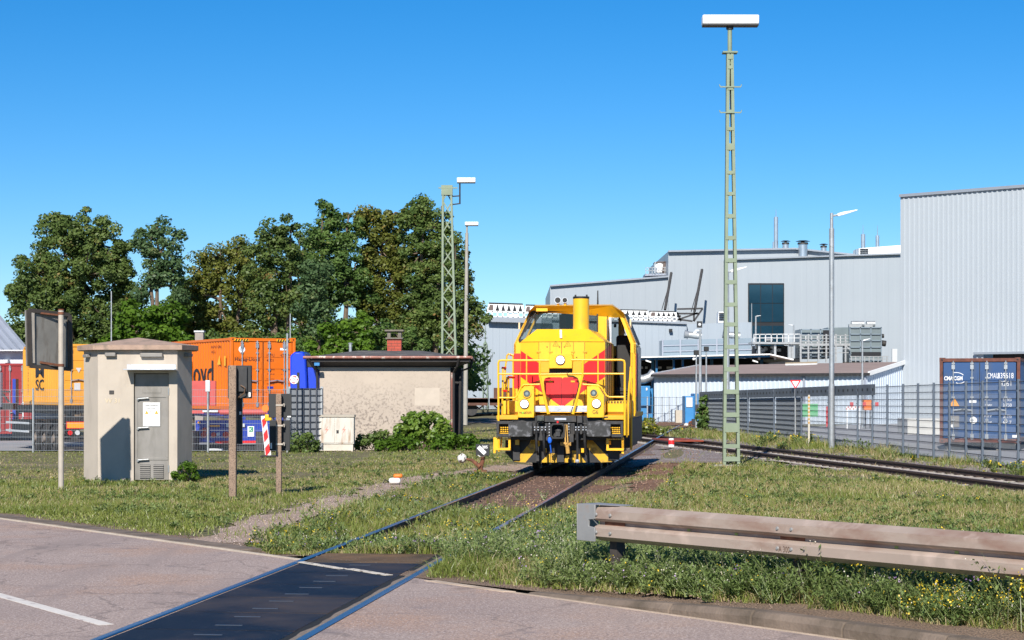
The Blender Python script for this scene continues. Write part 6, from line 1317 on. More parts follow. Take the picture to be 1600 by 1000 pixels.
def trailer(name, label, corner, rz, z0, L, frame, zdeck, axles, lights=True, fender=True, cat='trailer'):
    th = thing(name, label, cat, (corner.x, corner.y, z0), rz); mb = MB()
    for x in (.55,1.70): mb.box(x,x+.16,.1,L,zdeck-.32,zdeck-.02)
    for y in (.02,L*.25,L*.5,L*.75,L-.2): mb.box(.02,2.42,y,y+.14,zdeck-.16,zdeck-.01)
    mb.box(.02,2.42,0.0,.12,zdeck-.62,zdeck-.40); mb.box(.02,.10,1.0,L,zdeck-.20,zdeck-.03)
    mb.box(.4,.5,.1,1.0,zdeck-.6,zdeck-.1); mb.box(1.9,2.0,.1,1.0,zdeck-.6,zdeck-.1)
    mb.build('chassis', frame, th, local=True, bevel=.01)
    for y in axles:
        for x in (.18, 2.26): wheel(th, (x,y,.52), (1,0,0))
        mb = MB(); mb.cyl((.2,y,.52),(2.2,y,.52),.07,n=8); mb.build('axle', DGREY, th, local=True)
        if fender:
            mb = MB(); 
            for k in range(7):
                a0, a1 = R(20+k*20), R(40+k*20)
                mb.prism([(.0,y+math.cos(a0)*.62,.52+math.sin(a0)*.62),(.0,y+math.cos(a1)*.62,.52+math.sin(a1)*.62),(.0,y+math.cos(a1)*.59,.52+math.sin(a1)*.59),(.0,y+math.cos(a0)*.59,.52+math.sin(a0)*.59)], (.36,0,0))
            mb.build('mudguard', DGREY, th, local=True)
    return th
zg = -.53
td = trailer('container_trailer', 'black container trailer with three mudguarded axles under the ochre container', Vector((P(97,0,74.5).x,74.5,0)), ROT, zg, 9.5, BLK, P(0,634,76).z-zg-.0, (1.4,2.75,4.1))
mb = MB(); mb.box(.15,1.05,-.03,.0,.95,1.22); rp = mb.build('rear_plate', TRED, td, local=True); mb = MB(); mb.box(.18,1.02,-.036,-.031,.98,1.19); mb.build('amber_panel', AMB, rp, local=True)
for x, m_ in ((.30,TRED),(.58,LGREY),(1.0,TRED),(1.7,TRED),(2.05,AMB)): mb = MB(); mb.cyl((x,-.03,.80),(x,.02,.80),.09,n=14); mb.build('tail_light', m_, td, local=True)
mb = MB(); mb.prism([(-.12,0,.66),(.06,0,.66),(-.03,0,.88)], (0,.02,0)); mb.build('red_triangle', TRED, td, local=True)
mb = MB(); mb.box(.05,2.4,0,.08,.45,.55); mb.box(.05,2.4,.1,.2,.2,.26); mb.build('underrun_bar', DGREY, td, local=True)
mb = MB(); mb.box(.3,2.1,5.0,8.8,.45,1.2); mb.box(-.02,.02,4.9,8.5,.72,.80,1); mb.box(-.02,.02,4.9,8.5,1.05,1.13,1); mb.build('side_guard', [BLK, LGREY], td, local=True)
# blue trailer under the orange container
bt = trailer('container_trailer', 'blue container trailer with red tail lights under the orange container', Vector((P(352,0,67.5).x,67.5,0)), ROT*.6, -.40, 12, CHBLUE, P(0,641,68).z+.40, (1.6,2.9,4.2))
Zb = 67.3
mb = MB(); mb.box(.0,2.75,-.12,.0,.55,.98); mb.box(-1.0,-.0,-.1,.0,.50,1.0); pnl = mb.build('rear_panel', CHBLUE, bt, local=True, bevel=.01)
mb = MB(); mb.box(-.35,2.75,-.135,-.122,.47,.55); mb.build('red_stripe', RED, bt, local=True)
for x, z, m_, r_ in ((-.75,.76,TRED,.10),(-.42,.76,TRED,.09),(-.72,.92,TRED,.09),(.0,.76,TRED,.11),(2.6,.76,TRED,.09),(-.26,.78,LGREY,.06)): mb = MB(); mb.cyl((x,-.16,z),(x,-.1,z),r_,n=14); mb.build('tail_light', m_, bt, local=True)
for x in (-.0,.30,1.55): mb = MB(); mb.box(x,x+.34,-.15,-.125,1.02,1.14); mb.build('number_plate', LGREY, bt, local=True)
mb = MB(); mb.box(-.55,-.20,-.15,-.12,1.03,1.09); mb.box(-.95,-.86,-.15,-.12,1.15,1.21); mb.build('amber_reflector', AMB, bt, local=True)
mb = MB(); mb.box(-1.0,2.75,-.05,.05,.98,1.25); mb.build('cross_beam', CHBLUE, bt, local=True)
mb = MB(); mb.box(-1.2,2.6,.0,.1,.10,.42); mb.box(-.6,-.1,-.2,-.1,.22,.30,1); mb.build('underrun_bar', [DGREY, LGREY], bt, local=True)
# faded red flatbed bulkhead left of the orange container
rb = thing('flatbed_trailer', 'faded red flatbed with a tall bulkhead parked in front of the orange container', 'trailer', (P(318,0,65.5).x,65.5,-.3)); 
a, c = P(285,0,65.5), P(337,0,65.5); zA, zB_, zC = P(0,595,65.5).z, P(0,634,65.5).z, P(0,650,65.5).z
mb = MB(); mb.box(a.x,c.x,65.5,65.62,zB_,zA); mb.build('bulkhead', CREDP, rb, bevel=.01)
mb = MB(); mb.box(P(322,0,65.4).x,P(326,0,65.4).x,65.40,65.49,zB_,P(0,610,65.4).z); mb.box(a.x,P(418,0,65.5).x,65.5,65.7,P(0,646,65.5).z,P(0,641,65.5).z); mb.cyl((P(344,0,65.5).x,65.55,P(0,644,65.5).z),(P(415,0,65.5).x,65.55,P(0,644,65.5).z),.09,n=12); mb.build('bed_beam', CREDP, rb)
mb = MB(); mb.box(P(317,0,65.4).x,P(341,0,65.4).x,65.3,65.42,P(0,644,65.3).z,P(0,641,65.3).z); mb.build('light_bar', LGREY, rb)
mb = MB(); mb.box(a.x,P(300,0,65.5).x,65.8,67,.0-.4,.5); mb.box(P(400,0,65.7).x,P(412,0,65.7).x,65.6,66,-.4,.5); mb.build('support_legs', DGREY, rb)
# blue truck cab behind the fence
Zk = 69.; tk = thing('truck', 'royal blue truck tractor with a round red and white emblem beside the hut', 'truck', (P(478,0,Zk).x,Zk,-.2)); TP = lambda px, py, dy=0: P(px, py, Zk+dy)
mb = MB(); pr = [TP(453,690),TP(453,556),TP(460,550),TP(474,549),TP(478,561),TP(480,600),TP(480,690)]; mb.prism(pr, (0,2.2,0)); mb.prism([TP(479,690,.2),TP(479,566,.2),TP(497,577,.2),TP(508,600,.2),TP(508,690,.2)], (0,2.0,0)); mb.build('cab', TBLUE, tk, bevel=.06)
mb = MB(); mb.prism([TP(478.5,573,.17),TP(478.5,563,.17),TP(492,568,.17),TP(497,574,.17)], (0,.03,0)); mb.prism([TP(464,690,-.01),TP(464,582,-.01),TP(468,582,-.01),TP(468,690,-.01)], (0,.02,0)); mb.build('window', BLK, tk)
c = TP(459.5,593,-.03); mb = MB(); mb.cyl(c, c+Vector((0,.02,0)), .155, n=24); em = mb.build('emblem', WHITE, tk)
mb = MB()
for i in range(20): a, b2 = i*math.pi/10, (i+1)*math.pi/10; mb.bar(c+Vector((math.cos(a)*.115,-.004,math.sin(a)*.115)), c+Vector((math.cos(b2)*.115,-.004,math.sin(b2)*.115)), .035, .004, up=(0,1,0)) if i % 10 in (0,3,4,5,9) else None
mb.build('emblem_red', LOGO_R, em)
mb = MB()
for k in range(2): mb.prism([c+Vector((-.07,-.004,-.045+k*.06)), c+Vector((.05,-.004,-.01+k*.06)), c+Vector((.07,-.004,.02+k*.06)), c+Vector((-.05,-.004,-.02+k*.06))], (0,.003,0))
mb.build('emblem_blue', BRT, em)
for x in (462,500): wheel(tk, (TP(x,0).x-WM[tk.name].translation.x, .3, .35), (0,1,0), .5)
# gabled house at far left
Zg = 100.; hs = thing('gabled_building', 'pale building with a grey ribbed sheet gable roof at the left edge', 'building', (P(0,0,Zg).x,Zg,-.3))
mb = MB(); a, c = P(-60,0,Zg), P(38,0,Zg); mb.box(a.x,c.x,Zg,Zg+8,-.5,P(0,548,Zg).z); mb.build('wall', M_('house_wall',(.50,.52,.58),.8,0,.05,.5), hs)
mb = MB(); mb.prism([P(-80,547,Zg-.4), P(43,547,Zg-.4), P(-8,487,Zg+3.5), P(-80,487,Zg+3.5)], (0,0,-.08)); rf = mb.build('roof', TIN, hs, smooth=False); mb = MB()
for i in range(9): px = 43-i*13; a = P(px,547,Zg-.42); b2 = P(px-51 if px-51 > -80 else -80,487,Zg+3.5); mb.bar(a+Vector((0,0,.05)), b2+Vector((0,0,.05)), .08, .08)
mb.build('roof_rib', TIN, rf); mb = MB(); mb.box(P(-80,0,Zg-.5).x,P(43,0,Zg-.5).x,Zg-.6,Zg-.42,P(0,548.5,Zg-.5).z,P(0,546.5,Zg-.5).z); mb.build('gutter', LGREY, hs)
mb = MB(); mb.box(P(8,0,Zg).x,P(15,0,Zg).x,Zg-.4,Zg,P(0,567,Zg).z,P(0,562,Zg).z); mb.build('vent', LGREY, hs)
mb = MB(); a, c = P(19.5,634,82.5), P(24.5,592,82.5); mb.box(a.x,c.x,82.5,83,a.z-.8,c.z); tag(mb.build('blue_board', CHBLUE, loc=(a.x,82.5,0)), 'narrow blue board standing between the dark red and the ochre container', 'board')
# grey tank wagon bit at left edge
tn = thing('tank_trailer', 'grey tank end at the left edge in front of the dark red container', 'tank', (P(-8,0,72).x,72,-.5)); mb = MB(); mb.cyl((P(-14,0,72).x,72,P(0,636,72).z),(P(-14,0,72).x,72,P(0,582,72).z),.42,n=18); mb.build('tank', LGREY, tn); mb = MB(); mb.bar(P(4,612,72),P(15,612,72),.08,.06); mb.bar(P(4,615,72),P(14,628,72),.06,.06); mb.box(P(-20,0,72).x,P(20,0,72).x,72,72.6,P(0,640,72).z,P(0,630,72).z); mb.build('rack', DGREY, tn)
# aerials and a chimney stub behind
for px, y0, y1, Z, lab in ((174,455,540,96,'thin pale aerial mast rising behind the concrete tower'),(453.5,490,560,96,'thin aerial mast behind the right end of the orange container')):
    p = P(px,y0,Z); mb = MB(); mb.cyl((p.x,Z,-.5),(p.x,Z,p.z),.045,.025,n=6); tag(mb.build('aerial_mast', GALV, loc=(p.x,Z,0)), lab, 'mast')
p = P(311,0,92); th = thing('flue', 'stubby concrete flue behind the roof of the orange container', 'chimney', (p.x,92,0)); mb = MB(); mb.box(p.x-.19,p.x+.19,92,92.4,0,P(0,519,92).z); mb.build('shaft', M_('flue_grey',(.30,.26,.23),.9), th); mb = MB(); mb.box(p.x-.23,p.x+.23,91.96,92.44,P(0,519,92).z,P(0,516.5,92).z); mb.build('cap', LGREY, th)
# blue container at right
Zc = 62.; c = P(1468,0,Zc); zb_ = P(0,692,Zc).z; wdir = R(-18); hC = P(0,559,Zc).z-zb_
bc_ = container('weathered dark blue container with white lettering and rusty corner posts behind the right fence', Vector((c.x,Zc,0)), wdir, 12.19, hC, CBLUE, 1, RUSTC, zb_)
PW = M_('white_print', (.72,.72,.72), .6)
ctext(bc_, 'CMA CGM', PW, .42, hC-.64, .13, .56, bold=.03); ctext(bc_, 'CMAU', PW, 1.62, hC-.56, .17, .34); ctext(bc_, '839618', PW, 2.00, hC-.56, .17, .48); ctext(bc_, '4261', PW, 2.00, hC-.80, .16, .34)
for i in range(4): z = hC-1.30-(.0,.17,.52,.70)[i]; ctext(bc_, ('MAX. GROSS','TARE','NET','CU. CAP.')[i], PW, 1.48, z, .055, .22); ctext(bc_, ('32.500','3.750','28.750','67.7')[i], PW, 2.05, z, .10, .26)
mb = MB(); mb.prism([(.30,.012,hC-1.50),(.60,.012,hC-1.50),(.45,.012,hC-1.24)], (0,.006,0)); mb.build('warning_triangle', AMB, bc_, local=True)
mb = MB(); mb.box(.34,.60,.012,.018,hC-2.15,hC-1.80); mb.build('grey_plate', M_('grey_plate',(.20,.19,.18),.6), bc_, local=True)
mb = MB(); mb.cyl((1.03,.012,hC-1.94),(1.03,.02,hC-1.94),.11,n=16); mb.box(.9,1.12,.012,.018,hC-1.40,hC-1.32); mb.cyl((.39,.005,hC-2.12),(.39,.011,hC-2.12),.05,n=12); mb.box(2.2,2.36,.012,.018,.18,.26); mb.build('white_label', WHITE, bc_, local=True)
mb = MB(); k = 24
for i in range(8): a0, a1 = R(110-i*10), R(100-i*10); mb.bar((.50+.26*math.cos(a0),.016,hC-.62+.16*math.sin(a0)),(.50+.26*math.cos(a1),.016,hC-.62+.16*math.sin(a1)),.02,.003,up=(0,1,0)); a0, a1 = R(290-i*10+30), R(280-i*10+30); mb.bar((.60+.2*math.cos(a0),.016,hC-.64+.16*math.sin(a0)),(.60+.2*math.cos(a1),.016,hC-.64+.16*math.sin(a1)),.02,.003,up=(0,1,0))
mb.build('swoosh', PW, bc_, local=True)
for (x, y) in ((.2,.3),(1.7,.3),(.6,5)): mb = MB(); q = WM[bc_.name] @ Vector((x,y,0)); mb.box(q.x,q.x+.6,q.y,q.y+.4,0,zb_-.0); tag(mb.build('support_block', M_('block_wood',(.34,.30,.26),.9,0,.2,4) if 'block_wood' not in bpy.data.materials else bpy.data.materials['block_wood'], loc=(q.x,q.y,0), bevel=.02), {.2:'pale support block under the left front corner of the dark blue container',1.7:'pale support block under the right half of the dark blue container door end',.6:'pale support block farther back under the dark blue container'}[x], 'block')
# ================================================================ MASTS, LAMPS, RIGHT FENCE, GUARD RAIL
def lamphead(par, c, w, h, d, name='lamp_head'):
    mb = MB(); pr = [(-w/2,-h/2),(w/2,-h/2),(w/2,h/2),(-w/2,h/2)]; mb.prism([c+Vector((x,-d/2,z)) for x,z in pr], (0,d,0)); o = mb.build(name, LAMPG, par, bevel=min(.03,h*.12))
    mb = MB(); mb.box(c.x-w/2+.01,c.x+w/2-.01,c.y-d/2+.01,c.y+d/2-.01,c.z-h/2-.03,c.z-h/2-.001); mb.build('underside', DGREY, o)
    mb = MB()
    for t in (-.44,-.12,.13,.44): mb.box(c.x+w*t-.012,c.x+w*t+.012,c.y-d/2-.006,c.y-d/2,c.z-h*.35,c.z-h*.28)
    mb.build('latches', GALV, o)
# tall ladder-like mast, right of the locomotive
b = G(1142.5,728); Zq = b.y; s = F/Zq; ms = thing('light_mast', 'tallest pale green ladder-like steel mast with a long white lamp, right of the locomotive', 'light mast', b)
def mw(py): t = (728-py)/(728-82.); return (28.5*(1-t)+9.5*t)/s/2        # half width at image row
def MX(py): return P(1142.5-2.2*(728-py)/646.,0,Zq).x
zz = lambda py: H+(HY-py)/s
mb = MB()
for sg in (-1,1):
    pts = [(728+4,82)]; y0, y1 = 732, 82
    a = Vector((MX(y0)+sg*(mw(y0)-.05),Zq,-.06)); c = Vector((MX(y1)+sg*(mw(y1)-.03),Zq,zz(y1)))
    mb.bar(a, c, .095, .22, up=(1,0,0)) if False else mb.prism([a+Vector((-.038,-.11,0)), a+Vector((.038,-.11,0)), a+Vector((.038,.11,0)), a+Vector((-.038,.11,0))], (c-a)*.999)
mb.build('leg_channels', GREEN, ms, bevel=.006)
rows = [(717,7),(697,6),(648,7),(612,7),(577,7),(542,6),(507,6),(476,6),(441,6),(407,6),(372,6),(338,6),(303,5),(270,5),(230,10),(202,5),(175,5),(139,5),(106,5),(90,7)]
for py, h_ in rows:
    w = mw(py)-.02; c = Vector((MX(py),Zq,zz(py))); hh = h_/s/2; mb = MB(); mb.box(c.x-w,c.x+w,Zq-.125,Zq-.112,c.z-hh,c.z+hh); mb.build('batten', GREEN, ms); mb = MB(); mb.box(c.x-w,c.x+w,Zq+.112,Zq+.125,c.z-hh,c.z+hh); mb.build('batten', GREEN, ms)
mb = MB(); c = Vector((MX(668),Zq,zz(668))); mb.box(c.x-mw(668)+.05,c.x+mw(668)-.05,Zq-.13,Zq-.11,c.z-.11,c.z+.11); mb.build('plate', GREEN, ms)
mb = MB(); mb.tube([Vector((MX(720)+.12,Zq,.1)), Vector((MX(640)+.14,Zq,zz(640))), Vector((MX(500)+.1,Zq,zz(500))), Vector((MX(300)+.06,Zq,zz(300))), Vector((MX(110),Zq,zz(110)))], .016, 5); mb.build('cable', BLK, ms)
for py in (137,177):
    mb = MB(); c = Vector((MX(py),Zq,zz(py))); w = 16/s; mb.bar(c-Vector((w,.13,0)), c+Vector((w,-.13,0)), .03, .03)
    for sg in (-1,1): mb.bar(c+Vector((sg*w,-.13,0)), c+Vector((sg*(w+.02),-.13,.06)), .02, .02)
    mb.build('step_bracket', GREEN, ms)
mb = MB(); c = Vector((MX(82),Zq,zz(83))); mb.box(c.x-.18,c.x+.18,Zq-.14,Zq+.14,c.z-.01,c.z+.03); mb.cyl((c.x-.0,Zq,zz(100)),(c.x-.0,Zq,zz(46)),.055,n=14); mb.build('top_pole', GREEN, ms)
mb = MB(); mb.cyl((c.x,Zq,zz(46)),(c.x,Zq,zz(39.5)),.09,n=14); mb.build('collar', DGREY, ms)
lamphead(ms, Vector((P(1141,0,Zq).x,Zq,zz(32))), 88/s, 14.5/s, .36)
mb = MB(); mb.box(b.x-.45,b.x+.45,Zq-.3,Zq+.3,-.1,.03); mb.build('footing', M_('footing',(.32,.30,.27),.9,0,.15,4), ms, bevel=.02)
# lattice mast behind the hut
Zl = 85.; s = F/Zl; lm = thing('light_mast', 'pale green lattice mast with diagonal bracing and side lamp, rising behind the hut', 'light mast', (P(703,0,Zl).x,Zl,0))
def LZ(py): return H+(HY-py)/s
def corner(t, sx, sy):   # t 0 bottom (px 585) .. 1 top (px 289)
    cxp_ = 703.0-4.5*t; hwp = 12.3*(1-t)+6.3*t; return Vector((P(cxp_+sx*hwp,0,Zl).x, Zl+sy*hwp/s*.9, LZ(610-(610-290)*t)))
mb = MB(); base = {}
for sx in (-1,1):
    for sy in (-1,1):
        a = corner(0,sx,sy); a.z = 0; mb.bar(a, corner(1,sx,sy), .085, .085)
mb.build('corner_angles', GREEN, lm)
mb = MB(); N = 13
for i in range(N):
    t0, t1 = i/N, (i+1)/N
    for sy in (-1,1):
        sg = 1 if (i % 2) == (0 if sy < 0 else 1) else -1; mb.bar(corner(t0,-sg,sy), corner(t1,sg,sy), .05, .05)
    for sx in (-1,1):
        sg = 1 if i % 2 else -1; mb.bar(corner(t0,sx,-sg), corner(t1,sx,sg), .05, .05)
mb.build('bracing', GREEN, lm)
mb = MB(); c = (corner(1,-1,-1)+corner(1,1,1))/2; mb.box(c.x-.24,c.x+.24,Zl-.22,Zl+.22,c.z-.42,c.z); mb.bar(c+Vector((-.36,-.2,-.12)), c+Vector((.45,-.2,-.12)), .05, .05); mb.build('head_frame', GREEN, lm)
mb = MB(); p = lambda px, py: P(px,py,Zl-.1)
mb.tube([p(704,307),p(718,306)], .03, 6); mb.tube([p(703,320),p(719,318)], .03, 6); mb.tube([p(718.5,319),p(718.5,287)], .035, 8); mb.build('side_bracket', DGREY, lm)
lamphead(lm, P(728.5,281.5,Zl-.1), 29/s, 7.5/s, .22)
# lamp pole right of the hut
b = G(727,664); Zp = b.y; s = F/Zp; lp = thing('street_lamp', 'plain grey lamp pole with a small white box lamp, standing just right of the hut', 'lamp', b)
mb = MB(); mb.cyl(b, P(729.5,364,Zp), .13, .085, n=12); mb.cyl(P(729.5,364,Zp), P(729.7,353,Zp), .05, .05, n=8); mb.build('pole', M_('pole_concrete',(.33,.31,.27),.85,0,.1,3), lp); lamphead(lp, P(737,349.5,Zp), 21/s, 5.5/s, .25)
# far lattice mast
Zf = 150.; s = F/Zf; fm = thing('lattice_mast', 'thin dark green lattice mast with a spike, standing before the long pale hall', 'mast', (P(758.5,0,Zf).x,Zf,0)); mb = MB()
def fcor(t, sx, sy): h_ = (4.0*(1-t)+2.4*t); return Vector((P(758.3+sx*h_,0,Zf).x, Zf+sy*h_/s, P(0,650-(650-538)*t,Zf).z))
for sx in (-1,1):
    for sy in (-1,1): mb.bar(fcor(0,sx,sy), fcor(1,sx,sy), .08, .08)
mb.build('corner_angles', GREEND, fm); mb = MB()
for i in range(14):
    for sy in (-1,1): sg = 1 if i % 2 else -1; mb.bar(fcor(i/14,-sg,sy), fcor((i+1)/14,sg,sy), .06, .06); mb.bar(fcor(i/14,sy,-sg), fcor((i+1)/14,sy,sg), .06, .06)
mb.build('bracing', GREEND, fm); mb = MB(); mb.cyl(P(758.3,538,Zf), P(758.2,533,Zf), .17, .04, n=8); mb.cyl(P(758.2,535,Zf), P(758,500,Zf), .035, .02, n=6); mb.build('spike', GREEND, fm)
# slender street lamps on the right
def slamp(label, px, Z, ytop, r, head, base=None, arm=True, extra=None):
    s = F/Z; x = P(px,0,Z).x; zb = 0 if base is None else P(0,base,Z).z; th = thing('street_lamp', label, 'lamp', (x,Z,zb)); mb = MB(); mb.cyl((x,Z,zb),(x,Z,P(0,ytop,Z).z),r*1.25,r*.8,n=14); mb.build('pole', GALV, th)
    if head:
        (hx0,hy0),(hx1,hy1) = head; a = P(hx0,hy0,Z); c = P(hx1,hy1,Z); mb = MB(); mb.tube([(x,Z,a.z-.03),a], r*.5, 6); mb.build('arm', GALV, th)
        d = (c-a); L = d.length; n_ = Vector((-d.z,0,d.x)).normalized(); w = L*.10
        mb = MB(); mb.prism([a-n_*w*.6, a+n_*w*.8, a+d*.25+n_*w*.9, c+n_*w*.3, c-n_*w*.2, a+d*.3-n_*w*.6], (0,w*1.6,0)); mb.build('lamp_head', LAMPG, th, bevel=w*.15)
    return th
sl = slamp('tall galvanised street lamp with one slanting white head, right of the green ladder-like mast', 1299.5, 64, 333, .065, ((1309,336),(1340,328)))
mb = MB(); x = P(1299.5,0,64).x; mb.cyl((x,64,P(0,600,64).z),(x,64,P(0,357,64).z),.083,n=14); mb.cyl((x,64,0),(x,64,P(0,600,64).z),.095,n=14); mb.build('sleeve', GALV, sl)
slamp('street lamp standing close behind the green ladder-like mast, its white head beside it', 1136.5, 100, 424, .10, ((1142,424),(1167,417)))
slamp('short lamp on the steel walkway in front of the dark facade window', 1181, 134, 494, .06, ((1182,494),(1189,493)), 545)
slamp('small lamp post on the walkway between the facade window and the filter plant', 1240, 134, 508, .05, ((1239,508),(1232,507)), 540)
slamp('lamp post in front of the grey-green filter plant', 1347.5, 100, 532, .05, ((1349,532),(1360,529)))
slamp('thin pole left of the walkway lamp in front of the facade window', 1174.5, 134, 474, .03, None, 545)
sp = slamp('grey pole with a square black signal head at the end of the right fence', 1094, 97, 514, .075, None)
mb = MB(); a, c = P(1089,512,97), P(1097,502,97); mb.box(a.x,c.x,96.9,97.1,a.z,c.z); mb.cyl((a.x+.12,96.88,(a.z+c.z)/2),(a.x+.12,96.9,(a.z+c.z)/2),.07,n=12,m=1); mb.build('signal_head', [PAN, LGREY], sp); mb = MB(); a = P(1086,520,97); mb.ball(a, .09, 10, 8); mb.bar(a+Vector((0,0,.12)), P(1093,516,97), .05,.05); mb.build('camera', WHITE, sp)
for px, yt, lab in ((1088,555,'pole with a dark floodlight and grey box, left of the square signal head pole'),(1103.5,549,'floodlight pole just right of the square signal head pole')):
    th = slamp(lab, px, 99 if px < 1100 else 106, yt, .05, None); Z = 99 if px < 1100 else 106; mb = MB(); a = P(px,yt-4,Z); mb.box(a.x-.13,a.x+.13,Z-.12,Z+.05,a.z-.12,a.z+.12); mb.build('floodlight', BLK, th, bevel=.02)
    if px < 1100: mb = MB(); a = P(px+1,637,Z); mb.box(a.x-.10,a.x+.12,Z-.16,Z-.05,a.z-.16,a.z+.16); mb.build('box', DGREY, th, bevel=.02); mb = MB(); a = P(px-4,561,Z); mb.ball(a,.07,8,6); mb.bar(a, P(px,560,Z), .04,.04); mb.build('camera', WHITE, th)
# yield sign and yard objects
Z = 72.; th = thing('yield_sign', 'red-edged white triangular yield sign on a post behind the right fence', 'road sign', (P(1243,0,Z).x,Z,0)); mb = MB(); x = P(1243,0,Z).x; mb.cyl((x,Z+.04,0),(x,Z+.04,P(0,594,Z).z),.035,n=10); mb.build('post', GALV, th)
tr = [P(1234.5,594,Z), P(1251.5,594,Z), P(1243,608.5,Z)]; mb = MB(); mb.prism(tr, (0,.02,0)); bd = mb.build('board', RED, th); c = (tr[0]+tr[1]+tr[2])/3; mb = MB(); mb.poly([c+(q-c)*.66+Vector((0,-.003,0)) for q in tr]); mb.build('white_field', WHITE, bd)
Z = 98.; th = thing('yield_sign', 'grey back of a triangular sign seen through the green ladder-like mast', 'road sign', (P(1129,0,Z).x,Z,0)); mb = MB(); tr = [P(1126,592,Z), P(1137,592,Z), P(1131.5,600,Z)]; mb.prism(tr, (0,.02,0)); mb.build('board', DGREY, th); mb = MB(); x = P(1132,0,Z).x; mb.cyl((x,Z+.05,0),(x,Z+.05,P(0,593,Z).z),.03,n=8); mb.build('post', GALV, th)
Z = 66.; th = thing('striped_post', 'slim post with amber and white stripes behind the fence under the yield sign', 'marker post', (P(1264,0,Z).x,Z,0)); mb = MB(); x = P(1264,0,Z).x; z0, z1 = P(0,662,Z).z, P(0,617,Z).z; mb.box(x-.03,x+.03,Z,Z+.05,0,z1); mb.build('post', M_('post_buff',(.5,.46,.38),.6), th); mb = MB()
for i in range(8): z = z0+(z1-z0)*i/8; mb.box(x-.032,x+.032,Z-.003,Z+.053,z,z+(z1-z0)/16)
mb.build('stripes', M_('stripe_tan',(.45,.26,.08),.6), th)
Z = 96.; th = thing('grit_box', 'orange box on legs in the yard behind the fence', 'box', (P(1356,0,Z).x,Z,0)); mb = MB(); a, c = P(1350,641,Z), P(1362,625,Z); mb.box(a.x,c.x,Z,Z+.5,a.z,c.z); mb.build('body', ORBOX, th, bevel=.03); mb = MB()
for x in (a.x+.05,c.x-.1): mb.box(x,x+.05,Z,Z+.05,0,a.z)
mb.build('legs', DGREY, th)
Z = 95.; th = thing('road_barrier', 'red and white checked barrier board in the yard, left of the orange box', 'barrier', (P(1331,0,Z).x,Z,0)); mb = MB(); a, c = P(1322,640,Z), P(1344,635,Z); mb.box(a.x,c.x,Z,Z+.05,a.z,c.z)
w = (c.x-a.x)/8; mb.box(a.x+.03,a.x+.08,Z,Z+.05,0,a.z); mb.box(c.x-.08,c.x-.03,Z,Z+.05,0,a.z); mb.build('board', WHITE, th); mb = MB()
for i in range(8): mb.box(a.x+i*w,a.x+i*w+w*.5,Z-.003,Z,a.z+(c.z-a.z)*(.5 if i%2 else 0),a.z+(c.z-a.z)*(1 if i%2 else .5)); 
for k in range(3): x = a.x+.2+k*.6; mb.box(x,x+.15,Z,Z+.12,c.z,c.z+.2)
mb.build('red_checks', TRED, th)
Z = 99.; mb = MB(); a, c = P(1251,651,Z), P(1278,631,Z); mb.box(a.x,c.x,Z,Z+.1,a.z,c.z); tag(mb.build('green_sheet', M_('green_sheet_paint',(.10,.40,.16),.6,0,.1,1), loc=(a.x,Z,0)), 'faded green panel leaning behind the fence below the yield sign', 'panel')
Z = 100.; mb = MB(); a, c = P(1291,646,Z), P(1295,635,Z); mb.box(a.x,c.x,Z,Z+.1,0,c.z); tag(mb.build('hydrant_post', TRED, loc=(a.x,Z,0)), 'small red post in the yard left of the striped barrier', 'post')
Z = 84.; mb = MB(); a, c = P(1418,671,Z), P(1475,654,Z); mb.box(a.x,c.x+1,Z,Z+2.2,-.1,c.z); tag(mb.build('loading_plinth', M_('plinth_pale',(.55,.54,.50),.9,0,.08,1), loc=(a.x,Z,0), bevel=.03), 'pale concrete loading plinth left of the dark blue container', 'plinth')
# right hand fence
zf_top = lambda Y: 2.13-(Y-46.3)*.0078
Ys = [38.6,43.9,46.6,49.4,52.3,55.4,58.8,62.5,66.6,71,76,81.5,87.5,94]
fen = thing('mesh_fence', 'long grey wire mesh fence receding along the branch track at right', 'fence', (fnc(46),46,0))
FP = lambda Y, z=0, o=0: Vector((fnc(Y)+o, Y, z))
for i in range(len(Ys)-1):
    ya, yb_ = Ys[i], Ys[i+1]; mb = MB(); a, c = FP(ya), FP(yb_); L = (c-a).length; za, zc_ = zf_top(ya)-.06, zf_top(yb_)-.06
    for k in range(11):
        f = k/10; mb.bar(a+Vector((-.012,0,.06+(za-.06)*f)), c+Vector((-.012,0,.06+(zc_-.06)*f)), .016, .017)
    n = int(L/.05)
    for k in range(n+1):
        t = k/n; p = a.lerp(c,t); mb.bar(p+Vector((0,0,.05)), p+Vector((0,0,za+(zc_-za)*t+.02)), .0040, .0040, 1)
    mb.build('mesh_panel', [WIRED, WIRE], fen)
for Y in Ys+[45.2,48,50.8,53.8,57,60.6]:
    p = FP(Y,0,-.03); mb = MB(); zt = zf_top(Y); mb.bar(p-Vector((0,0,.05)), p+Vector((0,0,zt)), .06, .05)
    for k in range(5): z = .25+k*.4; mb.bar(p+Vector((-.03,-.0,z)), p+Vector((-.05,0,z)), .05, .03)
    mb.build('post', POSTD, fen)
mb = MB(); a, c = FP(60.2,0,-.05), FP(94,0,-.05); za, zc_ = zf_top(60.2), zf_top(94)
mb.prism([a+Vector((0,0,za-.30)), c+Vector((0,0,zc_-.30)), c+Vector((0,0,zc_+.03)), a+Vector((0,0,za+.03))], (.012,0,0)); bnd = mb.build('top_band', M_('band_grey',(.16,.18,.20),.55,.2,.15,.7), fen)
mb = MB()
for i in range(52): t = (i+.5)/52; p = a.lerp(c,t)+Vector((-.002,0,za+(zc_-za)*t-.13)); mb.box(p.x-.003,p.x,p.y-.11,p.y+.11,p.z-.04,p.z+.04)
mb.build('band_holes', BLK, bnd)
